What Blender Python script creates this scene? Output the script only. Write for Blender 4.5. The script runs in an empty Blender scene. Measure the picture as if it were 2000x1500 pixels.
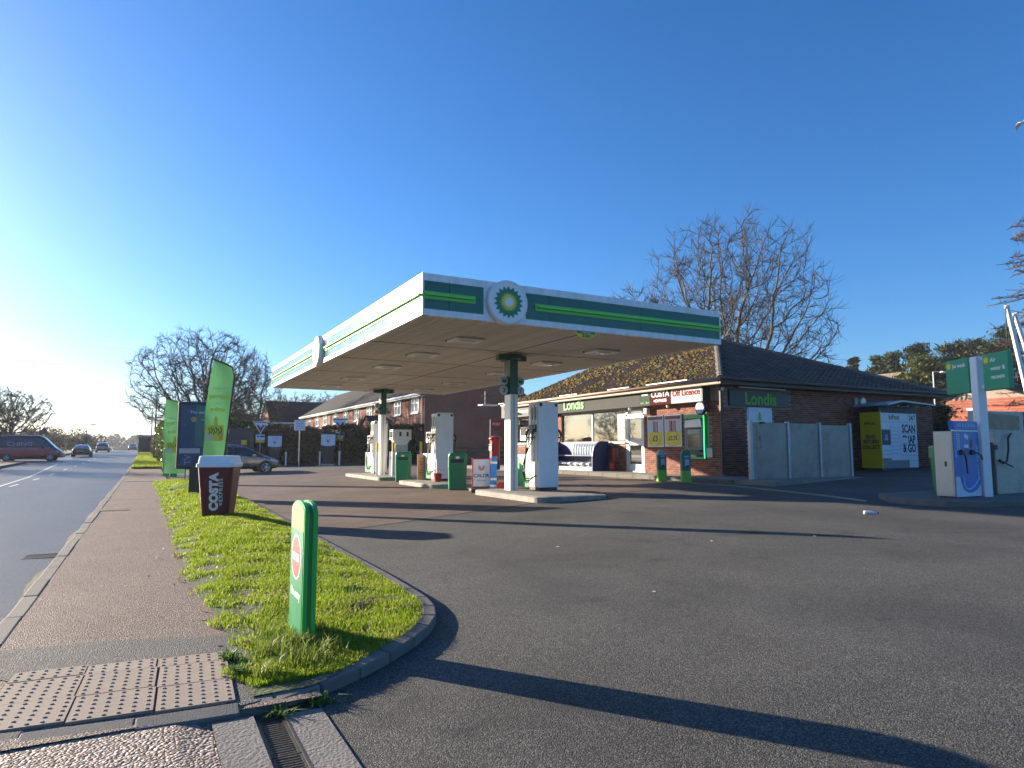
import bpy, bmesh, math, random
import numpy as np
from mathutils import Vector, Matrix, Euler

R = math.radians
sc = bpy.context.scene
COL = sc.collection
PI = math.pi

# ---------------------------------------------------------------- camera
cam_d = bpy.data.cameras.new('camera')
cam = bpy.data.objects.new('camera', cam_d)
COL.objects.link(cam)
cam_d.sensor_width = 36.0
cam_d.lens = 36.0 * 1312 / 2000
cam_d.clip_start = 0.05
cam_d.clip_end = 9000
cam.location = (0, 0, 1.4)
YAW = 28.48
cam.rotation_euler = Euler((R(90 + 5.53), 0, R(-YAW)), 'XYZ')
sc.camera = cam

# ---------------------------------------------------------------- sky, sun, exposure
SUN_AZ = 32.3      # degrees left of +Y
SUN_EL = 13.5
world = bpy.data.worlds.new('World')
sc.world = world
world.use_nodes = True
wn = world.node_tree
bg = wn.nodes['Background']
sky = wn.nodes.new('ShaderNodeTexSky')
sky.sky_type = 'NISHITA'
sky.sun_disc = False
sky.sun_elevation = R(SUN_EL)
sky.sun_rotation = R(-SUN_AZ)
sky.altitude = 50
sky.air_density = 1.0
sky.dust_density = 0.8
sky.ozone_density = 6.0
hs = wn.nodes.new('ShaderNodeHueSaturation')
hs.inputs['Saturation'].default_value = 1.11
hs.inputs['Hue'].default_value = 0.503
wn.links.new(sky.outputs[0], hs.inputs['Color'])
wn.links.new(hs.outputs[0], bg.inputs[0])
bg.inputs[1].default_value = 0.076
sun_d = bpy.data.lights.new('sun', 'SUN')
sun_d.energy = 5.0
sun_d.angle = R(0.5)
sun_d.color = (1.0, 0.86, 0.68)
sun = bpy.data.objects.new('sun', sun_d)
COL.objects.link(sun)
sdir = Vector((-math.sin(R(SUN_AZ)) * math.cos(R(SUN_EL)), math.cos(R(SUN_AZ)) * math.cos(R(SUN_EL)), math.sin(R(SUN_EL))))
sun.rotation_euler = sdir.to_track_quat('Z', 'Y').to_euler()
sun.location = (-20, 30, 30)
sc.view_settings.view_transform = 'Standard'
sc.view_settings.look = 'None'
sc.view_settings.gamma = 1.0
sc.view_settings.use_curve_mapping = False
sc.view_settings.exposure = 1.65
sc.cycles.max_bounces = 6
sc.cycles.transparent_max_bounces = 12

# ---------------------------------------------------------------- terrain heights
RISE = [(-100, 0), (45, 0), (82, .40), (95, .62), (140, 1.1), (175, 1.22), (230, .9), (400, -1.5), (5000, -1.5)]
def lerp_tab(t, tab):
    if t <= tab[0][0]: return tab[0][1]
    for (a, za), (b, zb) in zip(tab, tab[1:]):
        if t <= b:
            return za + (zb - za) * (t - a) / (b - a)
    return tab[-1][1]
def rise(X, Y):
    return lerp_tab(Y, RISE) * min(1, max(0, (6 - X) / 4.5))
def FZ(X, Y=0):            # forecourt surface
    return .025 * (min(max(X, 1), 30) - 1) - .05 * min(1, max(0, (8 - X) / 5.7)) + rise(X, Y)

# ---------------------------------------------------------------- helpers
def srgb(r, g, b):
    f = lambda c: (c / 255 / 12.92) if c / 255 <= .04045 else ((c / 255 + .055) / 1.055) ** 2.4
    return (f(r), f(g), f(b))

MATS = {}
def nd(t, kind, **kw):
    n = t.nodes.new(kind)
    for k, v in kw.items():
        setattr(n, k, v)
    return n
def mat(name, col, rough=.5, metal=0., var=.12, vs=5., bump=0., bs=60., spec=.5, coat=0., emit=0., ecol=None, trans=0., alpha=1., stretch=(1, 1, 1), island=0., rvar=.1, dirt=0.):
    if name in MATS: return MATS[name]
    m = bpy.data.materials.new(name)
    m.use_nodes = True
    t = m.node_tree
    p = t.nodes['Principled BSDF']
    tc = nd(t, 'ShaderNodeTexCoord')
    mp = nd(t, 'ShaderNodeMapping')
    mp.inputs['Scale'].default_value = stretch
    t.links.new(tc.outputs['Object'], mp.inputs[0])
    n1 = nd(t, 'ShaderNodeTexNoise'); n1.inputs['Scale'].default_value = vs; n1.inputs['Detail'].default_value = 7; n1.inputs['Roughness'].default_value = .65
    t.links.new(mp.outputs[0], n1.inputs['Vector'])
    mr = nd(t, 'ShaderNodeMapRange'); mr.inputs[1].default_value = .25; mr.inputs[2].default_value = .75
    mr.inputs[3].default_value = 1 - var; mr.inputs[4].default_value = 1 + var
    t.links.new(n1.outputs[0], mr.inputs[0])
    mx = nd(t, 'ShaderNodeMix', data_type='RGBA', blend_type='MULTIPLY'); mx.inputs[0].default_value = 1
    mx.inputs[6].default_value = (*col, 1)
    t.links.new(mr.outputs[0], mx.inputs[7])
    out = mx.outputs[2]
    if island:
        ge = nd(t, 'ShaderNodeNewGeometry'); oi = nd(t, 'ShaderNodeObjectInfo')
        ad = nd(t, 'ShaderNodeMath', operation='ADD'); t.links.new(ge.outputs['Random Per Island'], ad.inputs[0]); t.links.new(oi.outputs['Random'], ad.inputs[1])
        fr = nd(t, 'ShaderNodeMath', operation='FRACT'); t.links.new(ad.outputs[0], fr.inputs[0])
        m2 = nd(t, 'ShaderNodeMapRange'); m2.inputs[3].default_value = 1 - island; m2.inputs[4].default_value = 1 + island
        t.links.new(fr.outputs[0], m2.inputs[0])
        mx2 = nd(t, 'ShaderNodeMix', data_type='RGBA', blend_type='MULTIPLY'); mx2.inputs[0].default_value = 1
        t.links.new(out, mx2.inputs[6]); t.links.new(m2.outputs[0], mx2.inputs[7]); out = mx2.outputs[2]
    if dirt:
        n3 = nd(t, 'ShaderNodeTexNoise'); n3.inputs['Scale'].default_value = 1.7; n3.inputs['Detail'].default_value = 9; n3.inputs['Roughness'].default_value = .7
        t.links.new(tc.outputs['Object'], n3.inputs['Vector'])
        m3 = nd(t, 'ShaderNodeMapRange'); m3.inputs[1].default_value = .5; m3.inputs[2].default_value = .72; m3.inputs[3].default_value = 0; m3.inputs[4].default_value = dirt
        t.links.new(n3.outputs[0], m3.inputs[0])
        mx3 = nd(t, 'ShaderNodeMix', data_type='RGBA', blend_type='MIX'); mx3.inputs[7].default_value = (.09, .075, .055, 1)
        t.links.new(m3.outputs[0], mx3.inputs[0]); t.links.new(out, mx3.inputs[6]); out = mx3.outputs[2]
    t.links.new(out, p.inputs['Base Color'])
    r2 = nd(t, 'ShaderNodeMapRange'); r2.inputs[3].default_value = max(.02, rough - rvar); r2.inputs[4].default_value = min(1, rough + rvar)
    t.links.new(n1.outputs[0], r2.inputs[0]); t.links.new(r2.outputs[0], p.inputs['Roughness'])
    p.inputs['Metallic'].default_value = metal
    p.inputs['Specular IOR Level'].default_value = spec
    p.inputs['Coat Weight'].default_value = coat
    p.inputs['Transmission Weight'].default_value = trans
    p.inputs['Alpha'].default_value = alpha
    if emit:
        p.inputs['Emission Color'].default_value = (*(ecol or col), 1); p.inputs['Emission Strength'].default_value = emit
    if bump:
        nb = nd(t, 'ShaderNodeTexNoise'); nb.inputs['Scale'].default_value = bs; nb.inputs['Detail'].default_value = 4
        t.links.new(mp.outputs[0], nb.inputs['Vector'])
        bp_ = nd(t, 'ShaderNodeBump'); bp_.inputs['Strength'].default_value = bump; bp_.inputs['Distance'].default_value = .02
        t.links.new(nb.outputs[0], bp_.inputs['Height']); t.links.new(bp_.outputs[0], p.inputs['Normal'])
    MATS[name] = m
    return m

def aggregate(name, cols, scale, bump, rough=.8, patch=.25, patch_scale=.8, dist=.01, stain=None, spec=.4, oil=0.):
    """stone chip surfacing: voronoi chips with a palette, worn patches"""
    m = bpy.data.materials.new(name); m.use_nodes = True
    t = m.node_tree; p = t.nodes['Principled BSDF']
    tc = nd(t, 'ShaderNodeTexCoord')
    vo = nd(t, 'ShaderNodeTexVoronoi'); vo.inputs['Scale'].default_value = scale; vo.inputs['Randomness'].default_value = 1
    t.links.new(tc.outputs['Object'], vo.inputs['Vector'])
    sx = nd(t, 'ShaderNodeSeparateColor'); t.links.new(vo.outputs['Color'], sx.inputs[0])
    cr = nd(t, 'ShaderNodeValToRGB')
    cr.color_ramp.interpolation = 'LINEAR'
    els = cr.color_ramp.elements
    els[0].position = 0; els[0].color = (*cols[0], 1); els[1].position = 1; els[1].color = (*cols[-1], 1)
    for i, c in enumerate(cols[1:-1]):
        e = els.new((i + 1) / (len(cols) - 1)); e.color = (*c, 1)
    t.links.new(sx.outputs[0], cr.inputs[0])
    n1 = nd(t, 'ShaderNodeTexNoise'); n1.inputs['Scale'].default_value = patch_scale; n1.inputs['Detail'].default_value = 10; n1.inputs['Roughness'].default_value = .68; n1.inputs['Distortion'].default_value = .4
    t.links.new(tc.outputs['Object'], n1.inputs['Vector'])
    mr = nd(t, 'ShaderNodeMapRange'); mr.inputs[1].default_value = .3; mr.inputs[2].default_value = .7; mr.inputs[3].default_value = 1 - patch; mr.inputs[4].default_value = 1 + patch
    t.links.new(n1.outputs[0], mr.inputs[0])
    mx = nd(t, 'ShaderNodeMix', data_type='RGBA', blend_type='MULTIPLY'); mx.inputs[0].default_value = 1
    t.links.new(cr.outputs[0], mx.inputs[6]); t.links.new(mr.outputs[0], mx.inputs[7])
    out = mx.outputs[2]
    if stain:
        n2 = nd(t, 'ShaderNodeTexNoise'); n2.inputs['Scale'].default_value = .35; n2.inputs['Detail'].default_value = 6; n2.inputs['Distortion'].default_value = .6
        mp = nd(t, 'ShaderNodeMapping'); mp.inputs['Scale'].default_value = stain[1]
        t.links.new(tc.outputs['Object'], mp.inputs[0]); t.links.new(mp.outputs[0], n2.inputs['Vector'])
        m3 = nd(t, 'ShaderNodeMapRange'); m3.inputs[1].default_value = .5; m3.inputs[2].default_value = .7; m3.inputs[3].default_value = 0; m3.inputs[4].default_value = .7
        t.links.new(n2.outputs[0], m3.inputs[0])
        mx3 = nd(t, 'ShaderNodeMix', data_type='RGBA', blend_type='MIX'); mx3.inputs[7].default_value = (*stain[0], 1)
        t.links.new(m3.outputs[0], mx3.inputs[0]); t.links.new(out, mx3.inputs[6]); out = mx3.outputs[2]
    if oil:
        n4 = nd(t, 'ShaderNodeTexNoise'); n4.inputs['Scale'].default_value = .9; n4.inputs['Detail'].default_value = 3; n4.inputs['Distortion'].default_value = 1.2
        t.links.new(tc.outputs['Object'], n4.inputs['Vector'])
        m4 = nd(t, 'ShaderNodeMapRange'); m4.inputs[1].default_value = .63; m4.inputs[2].default_value = .74; m4.inputs[3].default_value = 0; m4.inputs[4].default_value = oil
        t.links.new(n4.outputs[0], m4.inputs[0])
        mx4 = nd(t, 'ShaderNodeMix', data_type='RGBA', blend_type='MIX'); mx4.inputs[7].default_value = (.012, .012, .013, 1)
        t.links.new(m4.outputs[0], mx4.inputs[0]); t.links.new(out, mx4.inputs[6]); out = mx4.outputs[2]
    t.links.new(out, p.inputs['Base Color'])
    r2 = nd(t, 'ShaderNodeMapRange'); r2.inputs[3].default_value = rough - .15; r2.inputs[4].default_value = min(1, rough + .15)
    t.links.new(sx.outputs[1], r2.inputs[0]); t.links.new(r2.outputs[0], p.inputs['Roughness'])
    p.inputs['Specular IOR Level'].default_value = spec
    b1 = nd(t, 'ShaderNodeBump'); b1.inputs['Strength'].default_value = bump; b1.inputs['Distance'].default_value = dist; b1.invert = True
    t.links.new(vo.outputs['Distance'], b1.inputs['Height'])
    b2 = nd(t, 'ShaderNodeBump'); b2.inputs['Strength'].default_value = .35; b2.inputs['Distance'].default_value = .03
    t.links.new(n1.outputs[0], b2.inputs['Height']); t.links.new(b1.outputs[0], b2.inputs['Normal'])
    t.links.new(b2.outputs[0], p.inputs['Normal'])
    MATS[name] = m
    return m

def brickmat(name, c1, c2, mortar, bw, bh, ms=.012, bump=.5, rot=(0, 0, 0), rough=.85, patch=.2, offset=.5):
    m = bpy.data.materials.new(name); m.use_nodes = True
    t = m.node_tree; p = t.nodes['Principled BSDF']
    tc = nd(t, 'ShaderNodeTexCoord'); mp = nd(t, 'ShaderNodeMapping'); mp.inputs['Rotation'].default_value = rot
    t.links.new(tc.outputs['Object'], mp.inputs[0])
    b = nd(t, 'ShaderNodeTexBrick'); b.offset = offset
    b.inputs['Scale'].default_value = 1; b.inputs['Brick Width'].default_value = bw; b.inputs['Row Height'].default_value = bh
    b.inputs['Mortar Size'].default_value = ms; b.inputs['Bias'].default_value = 0; b.inputs['Mortar Smooth'].default_value = .2
    b.inputs['Color1'].default_value = (*c1, 1); b.inputs['Color2'].default_value = (*c2, 1); b.inputs['Mortar'].default_value = (*mortar, 1)
    t.links.new(mp.outputs[0], b.inputs['Vector'])
    n1 = nd(t, 'ShaderNodeTexNoise'); n1.inputs['Scale'].default_value = .6; n1.inputs['Detail'].default_value = 9; n1.inputs['Roughness'].default_value = .65
    t.links.new(tc.outputs['Object'], n1.inputs['Vector'])
    mr = nd(t, 'ShaderNodeMapRange'); mr.inputs[1].default_value = .3; mr.inputs[2].default_value = .7; mr.inputs[3].default_value = 1 - patch; mr.inputs[4].default_value = 1 + patch
    t.links.new(n1.outputs[0], mr.inputs[0])
    mx = nd(t, 'ShaderNodeMix', data_type='RGBA', blend_type='MULTIPLY'); mx.inputs[0].default_value = 1
    t.links.new(b.outputs['Color'], mx.inputs[6]); t.links.new(mr.outputs[0], mx.inputs[7])
    t.links.new(mx.outputs[2], p.inputs['Base Color'])
    p.inputs['Roughness'].default_value = rough; p.inputs['Specular IOR Level'].default_value = .15
    bn = nd(t, 'ShaderNodeBump'); bn.inputs['Strength'].default_value = bump; bn.inputs['Distance'].default_value = .01; bn.invert = True
    t.links.new(b.outputs['Fac'], bn.inputs['Height']); t.links.new(bn.outputs[0], p.inputs['Normal'])
    MATS[name] = m
    return m

def leafmat(name, c1, c2, trans=.4, rough=.6, c3=None):
    m = bpy.data.materials.new(name); m.use_nodes = True
    t = m.node_tree
    p = t.nodes['Principled BSDF']; o = t.nodes['Material Output']
    ge = nd(t, 'ShaderNodeNewGeometry')
    cr = nd(t, 'ShaderNodeMix', data_type='RGBA'); cr.inputs[6].default_value = (*c1, 1); cr.inputs[7].default_value = (*c2, 1)
    t.links.new(ge.outputs['Random Per Island'], cr.inputs[0])
    if c3:
        tc = nd(t, 'ShaderNodeTexCoord'); nn = nd(t, 'ShaderNodeTexNoise'); nn.inputs['Scale'].default_value = 2.2; nn.inputs['Detail'].default_value = 5
        t.links.new(tc.outputs['Object'], nn.inputs['Vector'])
        wn_ = nd(t, 'ShaderNodeTexWhiteNoise', noise_dimensions='1D'); t.links.new(ge.outputs['Random Per Island'], wn_.inputs['W'])
        sm = nd(t, 'ShaderNodeMath', operation='ADD'); t.links.new(nn.outputs[0], sm.inputs[0]); t.links.new(wn_.outputs[0], sm.inputs[1])
        th = nd(t, 'ShaderNodeMapRange'); th.inputs[1].default_value = 1.33; th.inputs[2].default_value = 1.48; t.links.new(sm.outputs[0], th.inputs[0])
        c4 = nd(t, 'ShaderNodeMix', data_type='RGBA'); c4.inputs[7].default_value = (*c3, 1)
        t.links.new(th.outputs[0], c4.inputs[0]); t.links.new(cr.outputs[2], c4.inputs[6]); cr = c4
    t.links.new(cr.outputs[2], p.inputs['Base Color']); p.inputs['Roughness'].default_value = rough; p.inputs['Specular IOR Level'].default_value = .3
    tr = nd(t, 'ShaderNodeBsdfTranslucent'); t.links.new(cr.outputs[2], tr.inputs[0])
    ms = nd(t, 'ShaderNodeMixShader'); ms.inputs[0].default_value = trans
    t.links.new(p.outputs[0], ms.inputs[1]); t.links.new(tr.outputs[0], ms.inputs[2]); t.links.new(ms.outputs[0], o.inputs[0])
    MATS[name] = m
    return m

class MB:
    def __init__(s): s.v = []; s.f = []; s.m = []; s.T = None
    def add(s, vs, fs, mi=0):
        o = len(s.v)
        if s.T is not None: vs = [tuple(s.T @ Vector(v)) for v in vs]
        s.v.extend(vs); s.f.extend([tuple(i + o for i in f) for f in fs]); s.m.extend([mi] * len(fs)); return s
    def box(s, x0, y0, z0, x1, y1, z1, mi=0):
        return s.add([(x0, y0, z0), (x1, y0, z0), (x1, y1, z0), (x0, y1, z0), (x0, y0, z1), (x1, y0, z1), (x1, y1, z1), (x0, y1, z1)],
                     [(0, 3, 2, 1), (4, 5, 6, 7), (0, 1, 5, 4), (1, 2, 6, 5), (2, 3, 7, 6), (3, 0, 4, 7)], mi)
    def tube(s, pts, r, n=8, mi=0, cap=True):
        pts = [Vector(p) for p in pts]; k = len(pts)
        rs = r if isinstance(r, (list, tuple)) else [r] * k
        vs = []; up = None
        for i, p in enumerate(pts):
            d = (pts[min(i + 1, k - 1)] - pts[max(i - 1, 0)]).normalized()
            if up is None:
                up = Vector((0, 0, 1)) if abs(d.z) < .9 else Vector((1, 0, 0))
            a = d.cross(up)
            if a.length < 1e-5: a = d.cross(Vector((1, 0, 0)) if abs(d.x) < .9 else Vector((0, 1, 0)))
            a.normalize(); b = d.cross(a).normalized(); up = -b if False else up
            for j in range(n):
                w = 2 * PI * j / n
                vs.append(tuple(p + (a * math.cos(w) + b * math.sin(w)) * rs[i]))
        fs = []
        for i in range(k - 1):
            for j in range(n):
                j2 = (j + 1) % n
                fs.append((i * n + j, (i + 1) * n + j, (i + 1) * n + j2, i * n + j2))
        if cap: fs.append(tuple(range(n))); fs.append(tuple((k - 1) * n + j for j in reversed(range(n))))
        return s.add(vs, fs, mi)
    def lathe(s, prof, n=24, c=(0, 0, 0), mi=0, sx=1, sy=1):
        vs = []; fs = []
        for (r_, z) in prof:
            for j in range(n):
                w = 2 * PI * j / n
                vs.append((c[0] + r_ * math.cos(w) * sx, c[1] + r_ * math.sin(w) * sy, c[2] + z))
        for i in range(len(prof) - 1):
            for j in range(n):
                j2 = (j + 1) % n
                fs.append((i * n + j, i * n + j2, (i + 1) * n + j2, (i + 1) * n + j))
        fs.append(tuple(reversed(range(n)))); fs.append(tuple((len(prof) - 1) * n + j for j in range(n)))
        return s.add(vs, fs, mi)
    def prism(s, poly, d0, d1, plane='xz', mi=0):
        """polygon in a plane, pushed along the third axis from d0 to d1"""
        n = len(poly)
        def P(a, b, d):
            return {'xz': (a, d, b), 'yz': (d, a, b), 'xy': (a, b, d)}[plane]
        vs = [P(a, b, d0) for a, b in poly] + [P(a, b, d1) for a, b in poly]
        fs = [tuple(range(n)), tuple(reversed(range(n, 2 * n)))] + [(i, n + i, n + (i + 1) % n, (i + 1) % n) for i in range(n)]
        return s.add(vs, fs, mi)
    def mesh(s, name, mats, bevel=0, smooth=False, seg=1):
        me = bpy.data.meshes.new(name)
        me.from_pydata(s.v, [], s.f)
        mats = mats if isinstance(mats, (list, tuple)) else [mats]
        for m in mats: me.materials.append(m)
        me.polygons.foreach_set('material_index', s.m)
        bm = bmesh.new(); bm.from_mesh(me)
        bmesh.ops.recalc_face_normals(bm, faces=bm.faces)
        if bevel:
            ed = [e for e in bm.edges if len(e.link_faces) == 2 and e.calc_face_angle(0) > .5]
            bmesh.ops.bevel(bm, geom=ed, offset=bevel, segments=seg, affect='EDGES', profile=.5, clamp_overlap=True)
        bm.to_mesh(me); bm.free()
        if smooth: me.polygons.foreach_set('use_smooth', [True] * len(me.polygons))
        me.update()
        return me
    def build(s, name, mats, parent=None, bevel=0, smooth=False, seg=1, loc=None, rot=None):
        return obj(name, s.mesh(name, mats, bevel, smooth, seg), parent, loc, rot)

def obj(name, me, parent=None, loc=None, rot=None):
    o = bpy.data.objects.new(name, me); COL.objects.link(o)
    if parent is not None: o.parent = parent
    if loc is not None: o.location = loc
    if rot is not None: o.rotation_euler = rot
    return o
def tag(o, label, cat, group=None):
    o['label'] = label; o['category'] = cat
    if group: o['group'] = group
    return o
def thing(name, label, cat, loc=(0, 0, 0), rz=0, group=None):
    o = obj(name, None, None, loc, (0, 0, rz)); o.empty_display_size = .2
    return tag(o, label, cat, group)
def struct(o): o['kind'] = 'structure'; return o
def stuff(o): o['kind'] = 'stuff'; return o
def copy_tree(o, parent=None):
    c = o.copy(); COL.objects.link(c); c.parent = parent
    for ch in o.children: copy_tree(ch, c)
    return c
def rawmesh(name, vs, fs, mats, mi=None, smooth=False):
    me = bpy.data.meshes.new(name); me.from_pydata(vs, [], fs)
    for m in (mats if isinstance(mats, (list, tuple)) else [mats]): me.materials.append(m)
    if mi is not None: me.polygons.foreach_set('material_index', mi)
    if smooth: me.polygons.foreach_set('use_smooth', [True] * len(me.polygons))
    me.update(); return me
def np_mesh(name, V, Fq, m):
    """V (n,3), Fq (k,q) int arrays -> mesh"""
    me = bpy.data.meshes.new(name)
    k, q = Fq.shape
    me.vertices.add(len(V)); me.vertices.foreach_set('co', V.astype(np.float32).ravel())
    me.loops.add(k * q); me.loops.foreach_set('vertex_index', Fq.astype(np.int32).ravel())
    me.polygons.add(k); me.polygons.foreach_set('loop_start', np.arange(0, k * q, q, dtype=np.int32)); me.polygons.foreach_set('loop_total', np.full(k, q, dtype=np.int32))
    me.materials.append(m); me.update(calc_edges=True); me.validate(); return me

FRONT = (R(90), 0, 0)            # writing on a face that looks to -Y
LEFT = (R(90), 0, R(-90))        # writing on a face that looks to -X
def text(name, s, size, m, parent, loc, rot=FRONT, ext=.002, bold=0., align='CENTER', sx=1., space=1.):
    cu = bpy.data.curves.new(name, 'FONT'); cu.body = s; cu.size = size; cu.extrude = ext; cu.offset = bold; cu.align_x = align; cu.align_y = 'CENTER'
    cu.space_character = space; cu.resolution_u = 3
    tmp = bpy.data.objects.new('tmp', cu); COL.objects.link(tmp)
    bpy.context.view_layer.update()
    me = bpy.data.meshes.new_from_object(tmp.evaluated_get(bpy.context.evaluated_depsgraph_get()))
    bpy.data.objects.remove(tmp)
    me.name = name
    me.materials.clear(); me.materials.append(m)
    o = obj(name, me, parent, loc, rot); o.scale = (sx, 1, 1)
    return o
def strip_grid(xs, ys, zf):
    vs = [(x, y, zf(x, y)) for y in ys for x in xs]; n = len(xs)
    fs = [(j * n + i, j * n + i + 1, (j + 1) * n + i + 1, (j + 1) * n + i) for j in range(len(ys) - 1) for i in range(n - 1)]
    return vs, fs
# ================================================================ materials
asphalt = aggregate('asphalt', [(.020, .020, .018), (.042, .041, .037), (.072, .069, .060), (.16, .152, .13)], 135, .65, .82, .34, .5, .006, stain=((.024, .026, .026), (.9, .35, 1)), oil=.6)
roadmat = aggregate('road_surface', [(.036, .036, .035), (.064, .063, .061), (.105, .102, .095)], 110, .5, .48, .2, .5, .006, stain=((.10, .085, .065), (2.2, .12, 1)))
pathmat = aggregate('path_tarmac', [(.055, .038, .03), (.122, .085, .066), (.175, .125, .097), (.29, .222, .175)], 105, .9, .8, .18, .9, .008)
gravelmat = aggregate('crossing_chippings', [(.09, .06, .045), (.17, .125, .10), (.24, .18, .15), (.42, .36, .31)], 62, 1.0, .7, .2, .9, .014)
patchmat = aggregate('patch_tarmac', [(.05, .048, .046), (.085, .082, .08), (.14, .135, .13)], 110, .9, .85, .15, 1.2, .008)
patch2 = aggregate('patch_asphalt', [(.018, .018, .017), (.036, .036, .034), (.062, .06, .056), (.135, .13, .115)], 130, .6, .8, .25, .8, .006)
concrete = mat('concrete', (.22, .205, .185), .85, var=.22, vs=3, bump=.35, bs=90, dirt=.35)
apron_m = mat('apron_concrete', (.17, .155, .14), .85, var=.2, vs=4, bump=.45, bs=55, stretch=(1, 1, 1), dirt=.3)
kerbm = mat('kerb_stone', (.155, .14, .12), .85, var=.22, vs=5, bump=.4, bs=120, island=.12, dirt=.35)
tilem = mat('tactile_paving', (.28, .22, .17), .85, var=.14, vs=6, bump=.2, bs=150, island=.08)
soil = mat('soil', (.085, .06, .04), .95, var=.35, vs=9, bump=.6, bs=30)
fieldm = mat('field_grass', (.07, .10, .025), .95, var=.35, vs=.4, bump=.4, bs=6)
blockm = brickmat('block_paving', (.175, .128, .10), (.135, .10, .082), (.06, .05, .042), .2, .1, .006, .4, patch=.3, rough=.75)
whiteline = mat('road_paint', (.62, .62, .58), .7, var=.3, vs=18)
yellowline = mat('line_paint_cream', (.55, .48, .28), .7, var=.35, vs=18)
iron = mat('cast_iron', (.05, .045, .042), .6, metal=.6, var=.3, vs=20, bump=.3, bs=80)
rust = mat('rusty_iron', (.11, .07, .045), .8, metal=.2, var=.4, vs=15, bump=.3, bs=80)

# ================================================================ ground
xs = [-3000, -1200, -500, -250, -120, -60, -30, -15, -9.3, -4, 0, 1, 2.3, 4, 6, 8, 12, 16, 20, 25, 30, 60, 120, 250, 500, 1200, 3000]
ys = [-60, -20, 0, 20, 45, 60, 82, 95, 118, 140, 158, 175, 200, 230, 280, 340, 400, 700, 1300, 3500]
v, f = strip_grid(xs, ys, lambda x, y: FZ(x, y) - .22)
struct(obj('ground', rawmesh('ground', v, f, fieldm)))
# forecourt: asphalt sheet with the fall of the site
xs = [.3, 1, 1.7, 2.3, 4, 6, 8, 12, 16, 22, 30, 45]
ys = [-12, 0, 20, 45, 50, 56, 62]
v, f = strip_grid(xs, ys, lambda x, y: FZ(x, 0))
struct(obj('forecourt', rawmesh('forecourt', v, f, asphalt)))
# block paving under the canopy, cut along its slanting edge
EDGE = [(2.3, 11.5), (4, 12.0), (6, 12.75), (8, 13.45), (12, 14.55), (15.32, 14.2)]
vs = []; fs = []
for i, (x, y) in enumerate(EDGE):
    for j, yy in enumerate((y, 20, 30, 40)):
        vs.append((x, yy, FZ(x) + .006))
for i in range(len(EDGE) - 1):
    for j in range(3):
        fs.append((i * 4 + j, (i + 1) * 4 + j, (i + 1) * 4 + j + 1, i * 4 + j + 1))
struct(obj('block_paving', rawmesh('block_paving', vs, fs, blockm)))
# road
def rz_(x, y): return -.105 + rise(0, y) - .012 * abs(x + 5)
ys = [-40, -10, 0, 10, 20, 30, 45, 52, 60, 70, 82, 95, 118, 140, 158, 175, 200, 230]
v, f = strip_grid([-9.3, -7, -5, -3, -.98], ys, rz_)
struct(obj('road', rawmesh('road', v, f, roadmat)))
# side road on the left, mouth of the junction
v, f = strip_grid([-70, -40, -20, -9.2], [74, 78, 82, 86], lambda x, y: rz_(-9.3, y) + .004 + (-9.2 - x) * .004)
struct(obj('side_road', rawmesh('side_road', v, f, roadmat)))
def roadmark(name, pts, w, m=whiteline, zf=None, dz=.004):
    b = MB()
    for (x0, y0), (x1, y1) in pts:
        d = Vector((x1 - x0, y1 - y0)).normalized(); nx, ny = -d.y * w / 2, d.x * w / 2
        q = [(x0 + nx, y0 + ny), (x0 - nx, y0 - ny), (x1 - nx, y1 - ny), (x1 + nx, y1 + ny)]
        b.add([(x, y, (zf or rz_)(x, y) + dz) for x, y in q], [(0, 1, 2, 3)])
    return b
# centre line dashes, each its own marking
y = 8.0; road_o = bpy.data.objects['road']
while y < 150:
    L = 2.2
    b = roadmark('d', [((-4.75, y), (-4.75, y + L))], .1)
    b.build('centre_dash', whiteline, road_o); y += 6.4 if y < 45 else 7.5
roadmark('l', [((-5.1, 33), (-5.5, 45)), ((-5.5, 45), (-6.6, 70))], .1).build('turning_lane_line', whiteline, road_o)
# far footway and its kerb
v, f = strip_grid([-60, -14, -11.2, -9.35], [-40, 0, 20, 45, 60, 72.5], lambda x, y: .005 + rise(0, y))
struct(obj('far_footpath', rawmesh('far_footpath', v, f, pathmat)))
v, f = strip_grid([-60, -14, -11.2, -9.35], [87, 95, 118, 140, 158, 175, 200, 230], lambda x, y: .01 + rise(0, y))
struct(obj('far_verge', rawmesh('far_verge', v, f, fieldm)))
b = MB()
for y0, y1 in [(-40, 45), (45, 72.5)]:
    za, zb = rise(0, y0), rise(0, y1)
    b.add([(-9.35, y0, za - .15), (-9.2, y0, za - .15), (-9.2, y1, zb - .15), (-9.35, y1, zb - .15), (-9.35, y0, za + .01), (-9.2, y0, za + .01), (-9.2, y1, zb + .01), (-9.35, y1, zb + .01)],
          [(0, 3, 2, 1), (4, 5, 6, 7), (0, 1, 5, 4), (1, 2, 6, 5), (2, 3, 7, 6), (3, 0, 4, 7)])
seq = [87, 95, 118, 140, 158, 175, 200, 230]
for y0, y1 in zip(seq, seq[1:]):
    za, zb = rise(0, y0), rise(0, y1)
    b.add([(-9.35, y0, za - .15), (-9.2, y0, za - .15), (-9.2, y1, zb - .15), (-9.35, y1, zb - .15), (-9.35, y0, za + .02), (-9.2, y0, za + .02), (-9.2, y1, zb + .02), (-9.35, y1, zb + .02)],
          [(0, 3, 2, 1), (4, 5, 6, 7), (0, 1, 5, 4), (1, 2, 6, 5), (2, 3, 7, 6), (3, 0, 4, 7)])
struct(b.build('far_kerb', kerbm))
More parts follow.
